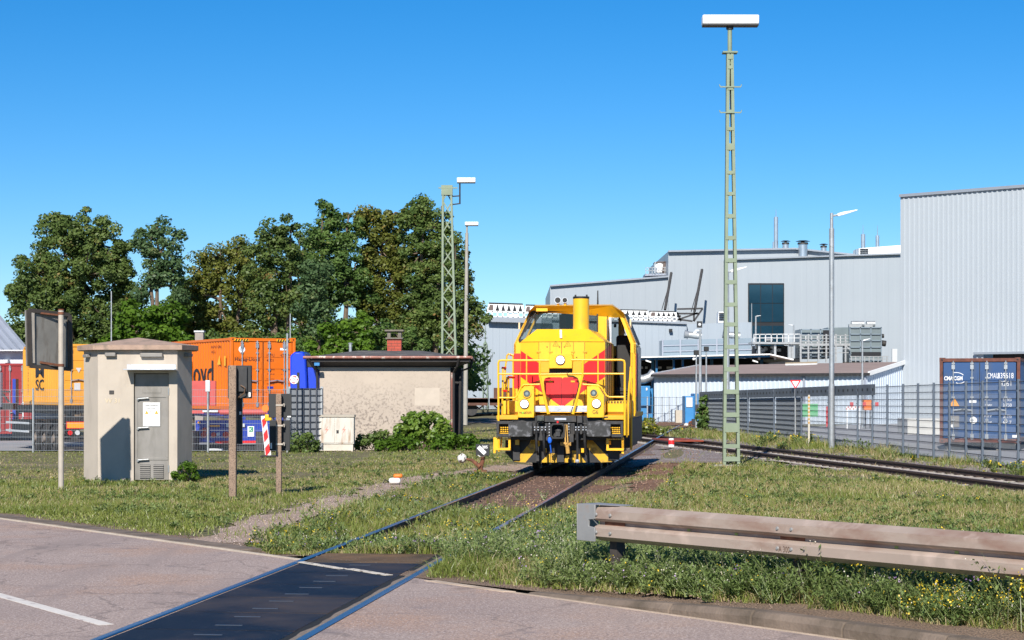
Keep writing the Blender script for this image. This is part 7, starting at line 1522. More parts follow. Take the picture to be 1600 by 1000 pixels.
for (ya, yb_) in ((71,76),(76,81.5),(81.5,87.5),(87.5,94)):
    mb = MB(); a, c = FP(ya+.1,.08,.02), FP(yb_-.1,.08,.02); mb.prism([a, c, c+Vector((0,0,zf_top(yb_)-.4)), a+Vector((0,0,zf_top(ya)-.4))], (.01,0,0)); mb.build('privacy_sheet', SLAT, fen)
# far cross fence in front of the shed
fz = 116.; a, c = P(1000,0,fz), P(1092,0,fz); cf = thing('mesh_fence', 'distant mesh fence in front of the white shed and blue machinery', 'fence', (a.x,fz,0)); zt = P(0,621,fz).z
mb = MB(); meshpanel(mb, Vector((a.x,fz,0)), Vector((c.x,fz,0)), .05, zt, .4, .12, .02, .008); mb.build('mesh_panel', POSTD, cf)
for i in range(9): x = a.x+(c.x-a.x)*i/8; mb = MB(); mb.box(x-.03,x+.03,fz,fz+.05,0,zt+.05); mb.build('post', GALV, cf)
# guard rail
ga, gb = Vector((.75,18.54,0)), Vector((4.74,13.29,0)); gd = (gb-ga).normalized(); gn = Vector((gd.y,-gd.x,0))
if gn.y > 0: gn = -gn                                  # towards the road and the viewer
gr = thing('guard_rail', 'brown dusty steel crash barrier with a grey end piece beside the road', 'crash barrier', ga)
zc_ = .635; prof = [(-.005,.165),(.012,.158),(.052,.135),(.083,.120),(.083,.045),(.070,.030),(.012,-.0+.012),(.012,-.012),(.070,-.030),(.083,-.045),(.083,-.120),(.052,-.135),(.012,-.158),(-.005,-.165)]
def wbeam(mb, p, q, o=0):
    k = len(prof); b = len(mb.v)
    for c in (p, q):
        for (d_, z) in prof: mb.v.append(tuple(c+gn*(d_+o)+Vector((0,0,zc_+z))))
        for (d_, z) in prof: mb.v.append(tuple(c+gn*(d_+o-.004)+Vector((0,0,zc_+z))))
    for i in range(k-1): mb.f.append([b+i,b+i+1,b+2*k+i+1,b+2*k+i]); mb.m.append(0); mb.f.append([b+k+i,b+k+i+1,b+3*k+i+1,b+3*k+i]); mb.m.append(0)
joint = 2.57
o1 = MB(); wbeam(o1, ga+gd*.12, ga+gd*(joint+.12), .0); o1.build('beam', BEAM, gr); o1 = MB(); wbeam(o1, ga+gd*(joint-.12), ga+gd*9, .006); o1.build('beam', BEAM, gr)
# end piece: rounded shoe
mb = MB(); k = 8
pr2 = [(.09,.168),(.09,-.168)]
a = ga-gd*.10; mb.prism([a+gn*.10+Vector((0,0,zc_-.17)), a+gd*.25+gn*.10+Vector((0,0,zc_-.17)), a+gd*.25+gn*.10+Vector((0,0,zc_-.04)), a+gd*.16+gn*.10+Vector((0,0,zc_-.03)), a+gd*.16+gn*.10+Vector((0,0,zc_+.03)), a+gd*.25+gn*.10+Vector((0,0,zc_+.04)), a+gd*.25+gn*.10+Vector((0,0,zc_+.17)), a+gn*.10+Vector((0,0,zc_+.17))], -gn*.02)
mb.prism([a+gn*.10+Vector((0,0,zc_-.17)), a+gn*.10+Vector((0,0,zc_+.17)), a-gn*.16+Vector((0,0,zc_+.17)), a-gn*.16+Vector((0,0,zc_-.17))], -gd*.012); mb.prism([a-gn*.16+Vector((0,0,zc_+.165)), a+gn*.09+Vector((0,0,zc_+.165)), a+gd*.5+gn*.02+Vector((0,0,zc_+.165)), a+gd*.5-gn*.16+Vector((0,0,zc_+.165))], (0,0,.006))
mb.build('end_shoe', BEAMG, gr, bevel=.008)
for L_, lowz in ((.24,-.2),(2.60,-.2),(4.96,-.2),(7.3,-.2)):
    p = ga+gd*L_-gn*.10; mb = MB(); mb.bar(p+Vector((0,0,lowz)), p+Vector((0,0,zc_+.06)), .055, .11, up=(0,1,0)) if False else mb.prism([p-gd*.05-gn*.05+Vector((0,0,-.2)), p+gd*.05-gn*.05+Vector((0,0,-.2)), p+gd*.05+gn*.05+Vector((0,0,-.2)), p-gd*.05+gn*.05+Vector((0,0,-.2))], (0,0,zc_+.28)); mb.build('post', M_('post_dark_rust',(.05,.04,.035),.8,0,.3,8) if 'post_dark_rust' not in bpy.data.materials else bpy.data.materials['post_dark_rust'], gr)
    mb = MB(); mb.prism([p-gd*.05+gn*.05+Vector((0,0,zc_-.05)), p+gd*.05+gn*.05+Vector((0,0,zc_-.05)), p+gd*.05+gn*.05+Vector((0,0,zc_+.05)), p-gd*.05+gn*.05+Vector((0,0,zc_+.05))], gn*.055); mb.build('spacer', BLK, gr)
mb = MB()
for L_ in (.16,.36,joint-.06,joint+.10,joint+4.0,joint+4.2):
    for z in (.082,-.082): p = ga+gd*L_+gn*.088+Vector((0,0,zc_+z)); mb.cyl(p, p+gn*.012, .018, .012, n=10)
mb.build('bolts', BEAMG, gr)
mb = MB()
for L_ in (1.35,1.95,3.75,4.35,5.6): 
    p = ga+gd*L_+gn*.022+Vector((0,0,zc_)); mb.prism([p-gd*.018-Vector((0,0,.010)), p+gd*.018-Vector((0,0,.010)), p+gd*.018+Vector((0,0,.010)), p-gd*.018+Vector((0,0,.010))], gn*.002)
mb.build('slot', M_('slot_green',(.22,.30,.08),.7), gr)
mb = MB()
for L_ in (.35,joint+.05): p = ga+gd*L_+gn*.022+Vector((0,0,zc_)); mb.prism([p-gd*.14-Vector((0,0,.022)), p+gd*.14-Vector((0,0,.022)), p+gd*.14+Vector((0,0,.022)), p-gd*.14+Vector((0,0,.022))], gn*.004)
mb.build('bolt_plate', RUST, gr)
text('A 300', gr, M_('engraved_mark',(.12,.07,.05),.8), ga+gd*(joint+.02)+gn*.092+Vector((0,0,zc_-.085)), gd, (0,0,1), .13, .05, 'stencil', .001)

# ================================================================ INDUSTRIAL HALLS
def facade(name, mat, par, pts, Z, depth, Zr=None):
    """pts: picture corners at their own distances (x, y, Z)"""
    mb = MB(); mb.prism([P(x,y,z) for x,y,z in pts], (0,depth,0)); return mb.build(name, mat, par, smooth=False)
# long low hall
Z = 150.; hl = thing('industrial_hall', 'long low pale blue-grey hall behind the locomotive with chillers along its roof', 'hall', P(900,650,Z))
facade('wall', H1, hl, [(560,640,Z),(1073,640,Z),(1073,505,Z),(980,501.5,Z),(560,492,Z)], Z, 14); facade('wall', H1b, hl, [(1073.2,640,Z+.5),(1175,640,Z+.5),(1175,503.5,Z+.5),(1140,504,Z+.5),(1073.2,506.5,Z+.5)], Z, 10)
mb = MB(); mb.bar(P(560,492,Z-.1), P(980,501.5,Z-.1), .3, .15); mb.bar(P(980,501.5,Z-.1), P(1073,505,Z-.1), .3, .15); mb.bar(P(762,500,Z-.5), P(862,503,Z-.5), .3, .25); mb.build('parapet', COPE, hl)
mb = MB(); a = P(1048,516,Z-.3); mb.box(a.x-.12,a.x+.12,Z-.4,Z-.05,a.z-.1,a.z+.1); mb.build('wall_lamp', BLK, hl)
def chiller(label, x0, x1, yt, yb_, Z, n, dark=.17, slope=.03):
    s = F/Z; th = thing('chiller', label, 'chiller', P((x0+x1)/2,yb_,Z), 0, 'chillers on the low hall roof'); dy = (x1-x0)*slope; W_ = (x1-x0)/s; z0 = P(0,yb_,Z).z; z1 = P(0,yt,Z).z; hh = z1-z0; X0 = P(x0,0,Z).x
    sk = lambda x, z: Vector((x, Z, z-(x-X0)*slope))
    mb = MB(); x0d = X0+W_*dark; mb.prism([sk(X0,z0+hh*.42),sk(X0+.1,z1-hh*.1),sk(X0+W_,z1-hh*.1),sk(X0+W_,z0+hh*.42)], (0,1.6,0)); mb.build('casing', WHITE, th)
    mb = MB(); mb.prism([sk(X0+.1,z0+hh*.48)+Vector((0,-.03,0)),sk(X0+.2,z1-hh*.15)+Vector((0,-.03,0)),sk(x0d,z1-hh*.15)+Vector((0,-.03,0)),sk(x0d,z0+hh*.48)+Vector((0,-.03,0))], (0,.02,0)); mb.build('coil', M_('coil_brown',(.12,.09,.08),.8) if 'coil_brown' not in bpy.data.materials else bpy.data.materials['coil_brown'], th)
    mb = MB()
    for i in range(n):
        x = x0d+(W_-(x0d-X0))*(i+.75)/(n+.3); w = .27*W_/n; mb.prism([sk(x-w,z0+hh*.47)+Vector((0,-.03,0)), sk(x+w,z0+hh*.47)+Vector((0,-.03,0)), sk(x+.02,z1-hh*.13)+Vector((0,-.03,0)), sk(x-.02,z1-hh*.13)+Vector((0,-.03,0))], (0,.02,0))
    mb.build('fin_gap', BLK2, th)
    mb = MB(); mb.prism([sk(X0+W_*.05,z1-hh*.06),sk(X0+W_*.05,z1),sk(X0+W_*.98,z1),sk(X0+W_*.98,z1-hh*.06)], (0,1.6,0)); mb.build('fan_deck', BLK2, th)
    mb = MB(); m_ = max(4,n+2)
    for i in range(m_+1): x = X0+W_*i/m_; mb.bar(sk(x,z0), sk(x,z0+hh*.42), .10, .12)
    mb.bar(sk(X0,z0+.06), sk(X0+W_,z0+.06), .12, .12); mb.bar(sk(X0,z0+hh*.40), sk(X0+W_,z0+hh*.40), .12, .12); mb.box(X0+W_*.55,X0+W_*.85,Z+.1,Z+1,z0-W_*slope*.6,z0+hh*.3-W_*slope*.6); mb.build('support_frame', WHITE, th)
chiller('left chiller unit, beside the overhanging tree boughs', 761,818,472.5,496,Z+1.5,5); chiller('chiller unit partly hidden by the locomotive cab roof', 819,872,475.5,497,Z+1.5,4)
chiller('chiller unit right beside the locomotive cab roof', 958,1013,483,500,Z+1.5,5,.12,.02); chiller('right-hand chiller unit at the end of the row', 1014,1057,485.5,501.5,Z+1.5,4,.22,.02)
# tall stepped hall
Z = 172.; ht = thing('industrial_hall', 'tall stepped grey hall with a raised central block behind the chillers', 'hall', P(1000,640,Z))
facade('wall', H2, ht, [(859.5,560,Z),(1044,560,Z),(1044,432,Z),(859.5,446.5,Z)], Z, 24); facade('wall', H2, ht, [(1044.2,560,Z-.5),(1300,560,Z-.5),(1407,560,Z-.5),(1407,404,Z-.5),(1335,398,Z-.5),(1242,388.5,Z-.5),(1044.2,392.5,Z-.5)], Z, 24)
mb = MB(); mb.bar(P(859.5,446.5,Z-.2), P(1044,432,Z-.2), .3, .14); mb.bar(P(1044,392.5,Z-.8), P(1242,388.5,Z-.8), .3, .14); mb.bar(P(1242,388.5,Z-.8), P(1335,398,Z-.8), .3, .14); mb.build('coping', COPE, ht)
Z = 170.2; hf = thing('industrial_hall', 'tall pale hall front with one large dark window, left of the right-hand ribbed hall', 'hall', P(1270,640,Z))
facade('wall', H2b, hf, [(1133,600,Z),(1420,600,Z),(1420,395.5,Z),(1407,396.5,Z),(1335,398.5,Z),(1242,402,Z),(1133,405.5,Z)], Z, 1.2)
mb = MB(); mb.bar(P(1133,405.5,Z-.2), P(1242,402,Z-.2), .3, .12); mb.bar(P(1242,402,Z-.2), P(1407,396.5,Z-.2), .3, .12); mb.build('coping', COPE, hf)
mb = MB(); a, c = P(1169,560,Z-.1), P(1225,442.5,Z-.1); mb.box(a.x,c.x,Z-.15,Z-.02,a.z,c.z); wn = mb.build('window', BLK2, hf)
mb = MB()
for x0, x1 in ((1170.5,1188),(1189,1206.5),(1207.5,1224)):
    for y0, y1 in ((445,473.5),(474.5,503),(509,545)): a, c = P(x0,y1,Z-.2), P(x1,y0,Z-.2); mb.box(a.x,c.x,Z-.2,Z-.16,a.z,c.z)
mb.build('pane', WING, wn)
# raised white block + louvres on the roof
Z = 176.; th = thing('roof_penthouse', 'low white plant room with louvres on the tall hall roof', 'plant room', P(1370,398,Z)); facade('wall', WHITE, th, [(1342,399,Z),(1407,399,Z),(1407,383,Z),(1342,388,Z)], Z, 3); mb = MB()
for i in range(3): a, c = P(1344,396-i*3,Z-.1), P(1357,394.5-i*3,Z-.1); mb.box(a.x,c.x,Z-.1,Z-.03,a.z,c.z)
mb.build('louvre', BLK2, th)
th = thing('roof_louvre', 'small white louvred vent box on the roof left of the green ladder-like mast', 'vent', P(1128,502,151)); facade('body', WHITE, th, [(1122,504,151),(1135,504,151),(1135,487,151),(1123,487,151)], 151, 1.5); mb = MB()
for i in range(4): a, c = P(1123.5,500-i*3.2,150.9), P(1133,498.5-i*3.2,150.9); mb.box(a.x,c.x,150.88,150.97,a.z,c.z)
mb.build('louvre', BLK2, th)
def stack(label, px, yt, yb_, w, Z, cap=False, rod=None):
    s = F/Z; th = thing('roof_flue', label, 'flue', P(px,yb_,Z)); mb = MB(); a, c = P(px,yb_+3,Z), P(px,yt,Z); mb.cyl(a, c, w/2/s, n=18); mb.build('pipe', STEELB, th)
    if cap: mb = MB(); mb.cyl(c+Vector((0,0,.10)), c+Vector((0,0,.18)), w*.8/s, w*.4/s, n=18); mb.cyl(c-Vector((0,0,.0)), c+Vector((0,0,.1)), w*.2/s, n=8); mb.cyl(c-Vector((0,0,.15)), c, w*.6/s, w*.55/s, n=18); mb.build('cowl', DGREY, th)
    if rod: mb = MB(); mb.cyl(c, P(px,rod,Z), .03, .015, n=5); mb.build('lightning_rod', GALV, th)
    return th
stack('tallest thin steel flue on the hall roof', 1212.5,339,390,7,176,rod=327); stack('short narrow flue touching the left foot of the tallest flue',1208.5,378,390,3,175)
stack('small cowled flue just right of the tallest flue',1227.5,379,391,10,176,True); stack('largest cowled steel flue, standing at the front edge of the hall roof',1254.5,379,402,14.5,170.9,True); stack('small cowled flue near the tall street lamp head',1287,384,396,9,176,True)
stack('left one of the two plain flues at the white roof plant room',1348.5,366,390,7,180,rod=352); stack('right one of the two plain flues at the white roof plant room',1371,368,390,6,180,rod=352); stack('stubby flue at the left end of the white roof plant room',1339,389.5,402,5,175)
# cooler on the roof step
Z = 174.; th = thing('roof_cooler', 'white cooler with railing on the roof step of the tall grey hall', 'cooler', P(1027,433,Z)); mb = MB(); mb.prism([P(1008,431,Z),P(1045,430,Z),P(1045,427,Z),P(1008,428,Z)], (0,3,0)); mb.build('platform', TIN, th)
mb = MB(); mb.cyl(P(1030,426,Z+1), P(1030,411,Z+1), .45, n=14); mb.build('drum', WHITE, th); mb = MB(); mb.prism([P(1034,427,Z+.5),P(1044,427,Z+.5),P(1044,409,Z+.5),P(1037,409,Z+.5)], (0,2,0)); mb.prism([P(1023,411,Z+.5),P(1044,410,Z+.5),P(1044,408,Z+.5),P(1023,409,Z+.5)], (0,2,0)); mb.build('coil', bpy.data.materials['coil_brown'], th)
mb = MB()
for px in (1009,1014,1019,1024,1029,1034,1039,1044): mb.bar(P(px,428,Z-.05), P(px,418,Z-.05), .05, .05)
mb.bar(P(1009,418.5,Z-.05), P(1044,417.5,Z-.05), .05, .05); mb.bar(P(1009,423,Z-.05), P(1044,422,Z-.05), .05, .05); mb.bar(P(1023,427,Z-.1), P(1024,409,Z-.1), .08, .08); mb.build('railing', GALV, th)
# slanting struts and steelwork
for px0, py0, px1, py1, lab in ((1039,484,1049,426,'left slanting dark strut against the tall grey hall'),(1085,487,1097,421,'right slanting dark strut against the tall grey hall')):
    mb = MB(); mb.bar(P(px0,py0,166), P(px1,py1,168), .18, .18); mb.bar(P(px0-5,py0,166), P(px1-1,py1+10,168), .05, .05); tag(mb.build('roof_strut', DGREY, loc=P(px0,py0,166)), lab, 'strut')
th = thing('steel_gantry', 'dark steel gantry at the end of the chiller row', 'gantry', P(1078,500,160)); mb = MB()
for a in ((1058,483,1098,482),(1058,490,1092,490),(1058,500,1090,489),(1098,482,1084,502),(1085,482,1084,502),(1060,499,1082,502),(1058,494,1064,494),(1058,488,1064,502)): mb.bar(P(a[0],a[1],160), P(a[2],a[3],160), .14, .14)
mb.build('beams', DGREY, th)
# canopy
Z = 132.; cn = thing('canopy', 'open canopy with a white roof edge and blue columns behind the white shed', 'canopy', P(1100,640,Z))
mb = MB(); mb.prism([P(985,557.5,Z),P(1203,552.5,Z),P(1240,561,Z),P(1240,563,Z),P(1203,554.5,Z),P(985,559.5,Z)], (0,14,0)); mb.build('roof', WHITE, cn)
mb = MB(); mb.prism([P(985,560,Z+.3),P(1203,555,Z+.3),P(1203,558,Z+.3),P(985,563,Z+.3)], (0,.3,0)); 
for px in (1053,1026,1067): mb.box(P(px-1.5,0,Z+1).x,P(px+1.5,0,Z+1).x,Z+1,Z+1.3,-.1,P(0,557,Z).z)
for px in (1020,1112,1190): mb.bar(P(px,559,Z+6), P(px,620,Z+6), .2, .2)
mb.build('columns', CBL2, cn); mb = MB(); mb.box(P(970,0,Z+13).x,P(1250,0,Z+13).x,Z+13,Z+13.2,0,P(0,560,Z+13).z); mb.build('shade_backing', BLK2, cn)  # near-black sheet stands in for the shade beneath the canopy roof
mb = MB()
for px, w in ((1002,6),(1010,4),(1031,6),(1047,12)): a = P(px,574.5,Z+12.5); mb.box(a.x-w/2*.042,a.x+w/2*.042,Z+12.5,Z+12.6,a.z-.08,a.z+.08)
mb.build('skylight_gaps', LGREY, cn); mb = MB()
for px in (1009,1176): a = P(px,562,Z-.1); mb.prism([a, a+Vector((.35,0,-.12)), a+Vector((.35,0,-.2)), a+Vector((0,0,-.1))], (0,.2,0))
mb.build('lamps', WHITE, cn)
# duct wall and round ducts
Z = 140.; dw = thing('duct_box', 'long blue-grey sheet metal duct box above the canopy roof', 'duct', P(1105,556,Z)); facade('casing', DUCT, dw, [(1035,556,Z),(1180,556,Z),(1180,528,Z),(1035,531.5,Z)], Z, 3); mb = MB()
for px in (1035.5,1063,1091,1120,1150,1179): mb.bar(P(px,556,Z-.05), P(px,529.5,Z-.05), .10, .10)
for dy in (9,18): mb.bar(P(1035,531+dy,Z-.05), P(1180,528+dy,Z-.05), .07, .07)
mb.build('ribs', TIN, dw)
for px, lab in ((1080,'left round duct lying on the long duct box'),(1140,'right round duct on the long duct box, behind the green ladder-like mast')):
    mb = MB(); a, c = P(px-4,523,Z+1), P(px+16,525,Z+1); mb.cyl(a, c, .22, .26, n=16); mb.cyl(a-Vector((.3,0,-.05)), a, .30, .24, n=16); tag(mb.build('round_duct', GALV, loc=a), lab, 'duct')
# walkway + machinery
Z = 133.; wk = thing('steel_walkway', 'grey steel walkway with railings in front of the dark window', 'walkway', P(1220,556,Z)); mb = MB(); mb.prism([P(1176,537,Z),P(1250,538,Z),P(1250,535,Z),P(1176,534,Z)], (0,2.5,0)); mb.build('deck', GALV, wk); mb = MB()
for px in range(1178,1322,9):
    y0 = 535 if px < 1252 else 538; mb.bar(P(px,y0,Z-.02), P(px,y0-13,Z-.02), .06, .06)
mb.bar(P(1178,522.5,Z-.02), P(1250,522,Z-.02), .06, .06); mb.bar(P(1178,528,Z-.02), P(1250,528,Z-.02), .05, .05); mb.build('railing', LGREY, wk); mb = MB()
for px in (1186,1211,1234,1238): mb.bar(P(px,538,Z+.3), P(px,562,Z+.3), .14, .14)
mb.build('supports', GALV, wk); mb = MB(); mb.box(P(1180,0,Z+2).x,P(1231,0,Z+2).x,Z+2,Z+4,P(0,560,Z).z,P(0,539,Z).z); mb.build('dark_machinery', BLK2, wk); mb = MB()
rr = random.Random(3)
for i in range(14): a = P(rr.uniform(1183,1215),rr.uniform(542,552),Z+1.9); mb.cyl(a, a+Vector((rr.uniform(-.2,.3),-.1,rr.uniform(-.2,.2))), rr.uniform(.05,.15), n=8)
mb.cyl(P(1195,530,Z+.5), P(1207,530,Z+.5), .16, n=12); mb.build('pipework', GALV, wk)
fp = thing('filter_plant', 'grey-green ribbed filter plant with two round hoods, above the shed roof', 'filter plant', P(1315,566,Z)); mb = MB(); bxs = ((1328,1377,511,566),(1252,1297,514,560),(1296,1330,511,540))
for i, (x0,x1,y0,y1) in enumerate(bxs): mb.box(P(x0,0,Z).x,P(x1,0,Z).x,Z+i*.3,Z+3,P(0,y1,Z).z,P(0,y0,Z).z)
mb.build('casing', PLANT, fp, bevel=.03); mb = MB()
for (x0,x1,y0,y1) in bxs[:2]:
    for k in range(6): y = y0+1+(y1-y0-4)*k/5; mb.bar(P(x0,y,Z-.06), P(x1,y,Z-.06), .07, .07)
    for k in range(4): x = x0+(x1-x0)*k/3; mb.bar(P(x,y0,Z-.06), P(x,y1,Z-.06), .07, .07)
mb.build('stiffening_ribs', DUCT, fp); mb = MB(); mb.box(P(1286,0,Z).x,P(1297,0,Z).x,Z-.12,Z-.02,P(0,556,Z).z,P(0,516,Z).z); mb.box(P(1330,0,Z).x,P(1376,0,Z).x,Z-.12,Z-.02,P(0,556,Z).z,P(0,550,Z).z); mb.build('dark_bay', BLK2, fp)
mb = MB()
for x0, x1 in ((1326,1350),(1350,1367)): mb.cyl(P(x0+4,506,Z+1), P(x1,506,Z+1), .20, n=18); mb.box(P(x0+4,0,Z).x,P(x1,0,Z).x,Z+.8,Z+1.2,P(0,511,Z).z,P(0,506,Z).z)
mb.build('round_hoods', GALV, fp); mb = MB(); mb.cyl(P(1378,525,Z+1), P(1381,525,Z+1), .14, n=14); mb.cyl(P(1378,536,Z+1), P(1384,537,Z+1), .20, n=14); mb.cyl(P(1252,519,Z+1), P(1249,519,Z+1), .2, n=14); mb.build('nozzles', DGREY, fp); mb = MB()
for px in (1251,1263,1279,1291,1306,1321): mb.bar(P(px,566,Z-.8), P(px,522,Z-.8), .11, .11)
for px in range(1330,1388,7): mb.bar(P(px,566,Z-.7), P(px,557,Z-.7), .06, .06)
mb.bar(P(1328,557,Z-.7), P(1388,557,Z-.7), .05, .05); mb.bar(P(1328,561,Z-.7), P(1388,561,Z-.7), .05, .05); mb.bar(P(1250,538.5,Z-.8), P(1328,538.5,Z-.8), .10, .16)
for y in (524,529,534,545,551): mb.bar(P(1251,y,Z-.85), P(1326,y,Z-.85), .045, .045)
mb.bar(P(1249,539,Z-.8), P(1257,546,Z-.8), .08, .08); mb.bar(P(1320,539,Z-.8), P(1328,546,Z-.8), .08, .08); mb.build('scaffold', GALV, fp)
mb = MB(); a, c = P(1394,566,150), P(1402,545,150); mb.box(a.x,c.x,150,150.2,a.z,c.z); tag(mb.build('roof_door', LGREY, loc=a), 'small pale door in the hall wall right of the filter plant', 'door')
# white shed with brown roof
A_ = Vector((8.42,118,0)); B_ = P(1355,0,108.); B_.z = 0; ez = 2.77; back = Vector((4.1,12,0)); sh = thing('white_shed', 'long white ribbed shed with a brown pitched roof behind the right fence', 'shed', A_)
up = lambda p, z: Vector((p.x,p.y,z)); D_ = P(1425,0,113.); D_.z = 0
mb = MB(); ribwall(mb, A_, B_, 0, ez, .30, .04); ribwall(mb, B_, D_, 0, ez, .30, .04, 3.55); mb.poly([up(A_,0),up(A_+back,0),up(A_+back,3.4),up(A_,ez)]); mb.build('wall', SHED, sh, smooth=False)
r0_ = P(1092,571,130); r1_ = P(1425,565,121); mb = MB(); mb.poly([up(A_,ez+.02)+Vector((-.15,-.3,0)), up(B_,ez+.02)+Vector((.05,-.3,0)), r1_, r0_]); mb.poly([r0_, r1_, r1_+Vector((0,8,-.8)), r0_+Vector((0,8,-.8))]); mb.build('roof', SHEDR, sh, smooth=False)
mb = MB(); mb.bar(up(A_,ez)+Vector((-.2,-.35,-.03)), up(B_,ez)+Vector((.05,-.35,-.03)), .14, .14); mb.build('gutter', DGREY, sh); mb = MB(); mb.bar(up(B_,ez)+Vector((.05,-.2,0)), up(D_,3.6)+Vector((0,-.2,0)), .1, .22); mb.bar(up(A_,ez+.03)+Vector((-.2,-.3,0)), r0_, .1, .12); mb.build('verge_trim', WHITE, sh)
mb = MB()
for t in (.72,.99): p = A_.lerp(B_,t); mb.cyl(up(p,0)-Vector((0,.12,0)), up(p,ez)-Vector((0,.12,0)), .07, n=8)
mb.build('downpipe', TIN, sh)
mb = MB(); a = P(1228,569,124); n = 10; mb.v = []; w_ = 1.0
for k in range(9):
    t = k/8; 
    mb.v += [tuple(P(1227,570-3.5*math.sin(math.pi*t),123+2*t)), tuple(P(1277,569-4.2*math.sin(math.pi*t),123+2*t))]
for k in range(8): mb.f.append([2*k,2*k+1,2*k+3,2*k+2]); mb.m.append(0)
mb.add([tuple(P(1227,571,122.9)),tuple(P(1277,570,122.9)),tuple(P(1277,567.5,122.9)),tuple(P(1227,568.5,122.9))], [(0,1,2,3)], 1); mb.build('rooflight', [M_('rooflight_tan',(.42,.33,.20),.6), LGREY], sh)
# right ribbed hall
a, c = Vector((21.85,112,0)), Vector((36.5,98,0)); rhh = thing('industrial_hall', 'very tall pale ribbed metal hall filling the right edge', 'hall', a)
d = (c-a).normalized(); bk = Vector((-d.y,d.x,0)); 
if bk.y < 0: bk = -bk
hz_ = 12.8; mb = MB(); f0, f1, zo0, zo1 = None, None, 0, 0
xo = Vector((P(1537,0,107).x,0,0)); t0 = 4.9/ (c-a).length*1.0
# door opening lies between parameters u0..u1 along the wall
def wallpt(px): # intersection of pixel column with the wall line
    k = (px-800)/F; e = c-a; t = (k*a.y-a.x)/(e.x-k*e.y); return a+e*t
q0, q1 = wallpt(1537), wallpt(1640); zo = H+(HY-552)*q0.y/F
for (u, v, z0, z1) in ((a,q0,0,hz_),(q0,q1,zo,hz_),(q1,c,0,hz_)): ribwall(mb, u, v, z0, z1, .30, .05)
mb.poly([up(a,0),up(a+bk*20,0),up(a+bk*20,hz_),up(a,hz_)]); mb.poly([up(a,hz_),up(c,hz_),up(c+bk*20,hz_),up(a+bk*20,hz_)]); mb.build('wall', H3, rhh, smooth=False)
mb = MB(); mb.bar(up(a,hz_)-bk*.05, up(c,hz_)-bk*.05, .2, .16); mb.bar(up(q0,zo)-d*.5-bk*.1, up(q1,zo)-bk*.1, .3, .12); mb.bar(up(a,.15)-bk*.05, up(c,.15)-bk*.05, .1, .3); mb.build('trim', COPE, rhh)
mb = MB(); mb.prism([up(q0,0)+bk*1, up(q1,0)+bk*1, up(q1,zo)+bk*1, up(q0,zo)+bk*1], bk*.2); mb.build('door_recess', DGREY, rhh)
# blue machinery and booth
Z = 121.; th = thing('blue_machine', 'blue machinery with a fat silver pipe between the locomotive and the white shed', 'machine', P(1008,640,Z)); mb = MB(); mb.box(P(985,0,Z).x,P(1012,0,Z).x,Z,Z+2,0,P(0,616,Z).z); mb.box(P(985,0,Z).x,P(1016,0,Z).x,Z-.2,Z+2,.9,P(0,603,Z).z); mb.box(P(1013,0,Z).x,P(1021.5,0,Z).x,Z+.5,Z+2,0,P(0,606,Z).z); mb.build('body', BOOTH, th, bevel=.05)
mb = MB(); mb.tube([P(985,593,Z), P(1006,593,Z), P(1016,589,Z), P(1022,581,Z)], .28, 12); mb.build('pipe', GALV, th); mb = MB(); mb.box(P(1009,0,Z).x,P(1011,0,Z).x,Z-.25,Z-.2,P(0,610,Z).z,P(0,606,Z).z); mb.build('label_plate', WHITE, th)
Z = 112.; th = thing('blue_booth', 'bright blue site booth with a shuttered window left of the ivy-clad pole', 'booth', P(1081,650,Z)); mb = MB(); mb.box(P(1070.5,0,Z).x,P(1092,0,Z).x,Z,Z+2,0,P(0,619,Z).z); mb.box(P(1084,0,Z).x,P(1093,0,Z).x,Z-.4,Z+2,0,P(0,615,Z).z); mb.build('body', BOOTH, th, bevel=.03); mb = MB(); mb.box(P(1072,0,Z).x,P(1082,0,Z).x,Z-.05,Z-.01,P(0,636,Z).z,P(0,621,Z).z); mb.build('window', LGREY, th)
mb = MB(); Z = 114.; a, c2 = P(1056,650,Z), P(1068,641,Z); mb.box(a.x,c2.x,Z,Z+.8,0,c2.z); tag(mb.build('pallet_crate', M_('crate',(.45,.40,.33),.9,0,.1,3), loc=a), 'pale crate on the ground left of the blue booth', 'crate')
# flat wagons behind the main line, left of the locomotive
WG = M_('wagon_rust', (.10,.045,.03), .8, 0, .3, 1.5, stain=(.20,.09,.05), ss=2)
def wagon(label, px0, px1, Z, load):
    X0, X1 = P(px0,0,Z).x, P(px1,0,Z).x; th = thing('flat_wagon', label, 'wagon', (X0,Z,0)); mb = MB(); mb.box(X0,X1,Z,Z+2.6,.95,1.25); mb.box(X0,X1,Z,Z+.1,.75,1.3); mb.build('deck', WG, th)
    mb = MB(); n = int((X1-X0)/1.1)
    for i in range(n): x = X0+(i+.5)*(X1-X0)/n; mb.bar((x-.5,Z+.5,.95),(x,Z+.5,.5),.1,.1); mb.bar((x,Z+.5,.5),(x+.5,Z+.5,.95),.1,.1)
    mb.build('truss', WG, th)
    for x in (X0+1.2,X0+3,X1-3,X1-1.2): mb = MB(); mb.cyl((x,Z+.4,.46),(x,Z+.55,.46),.46,n=18); mb.build('wheel', DGREY, th)
    if load: mb = MB(); mb.box(X0+.3,X1-.3,Z+.1,Z+2.4,1.3,2.05); mb.build('side_wall', WG, th)
wagon('rust brown empty flat wagon seen between the lamp pole and the locomotive', 600, 762, 146, False); wagon('rust brown low-sided wagon directly left of the locomotive', 765, 870, 146, True)
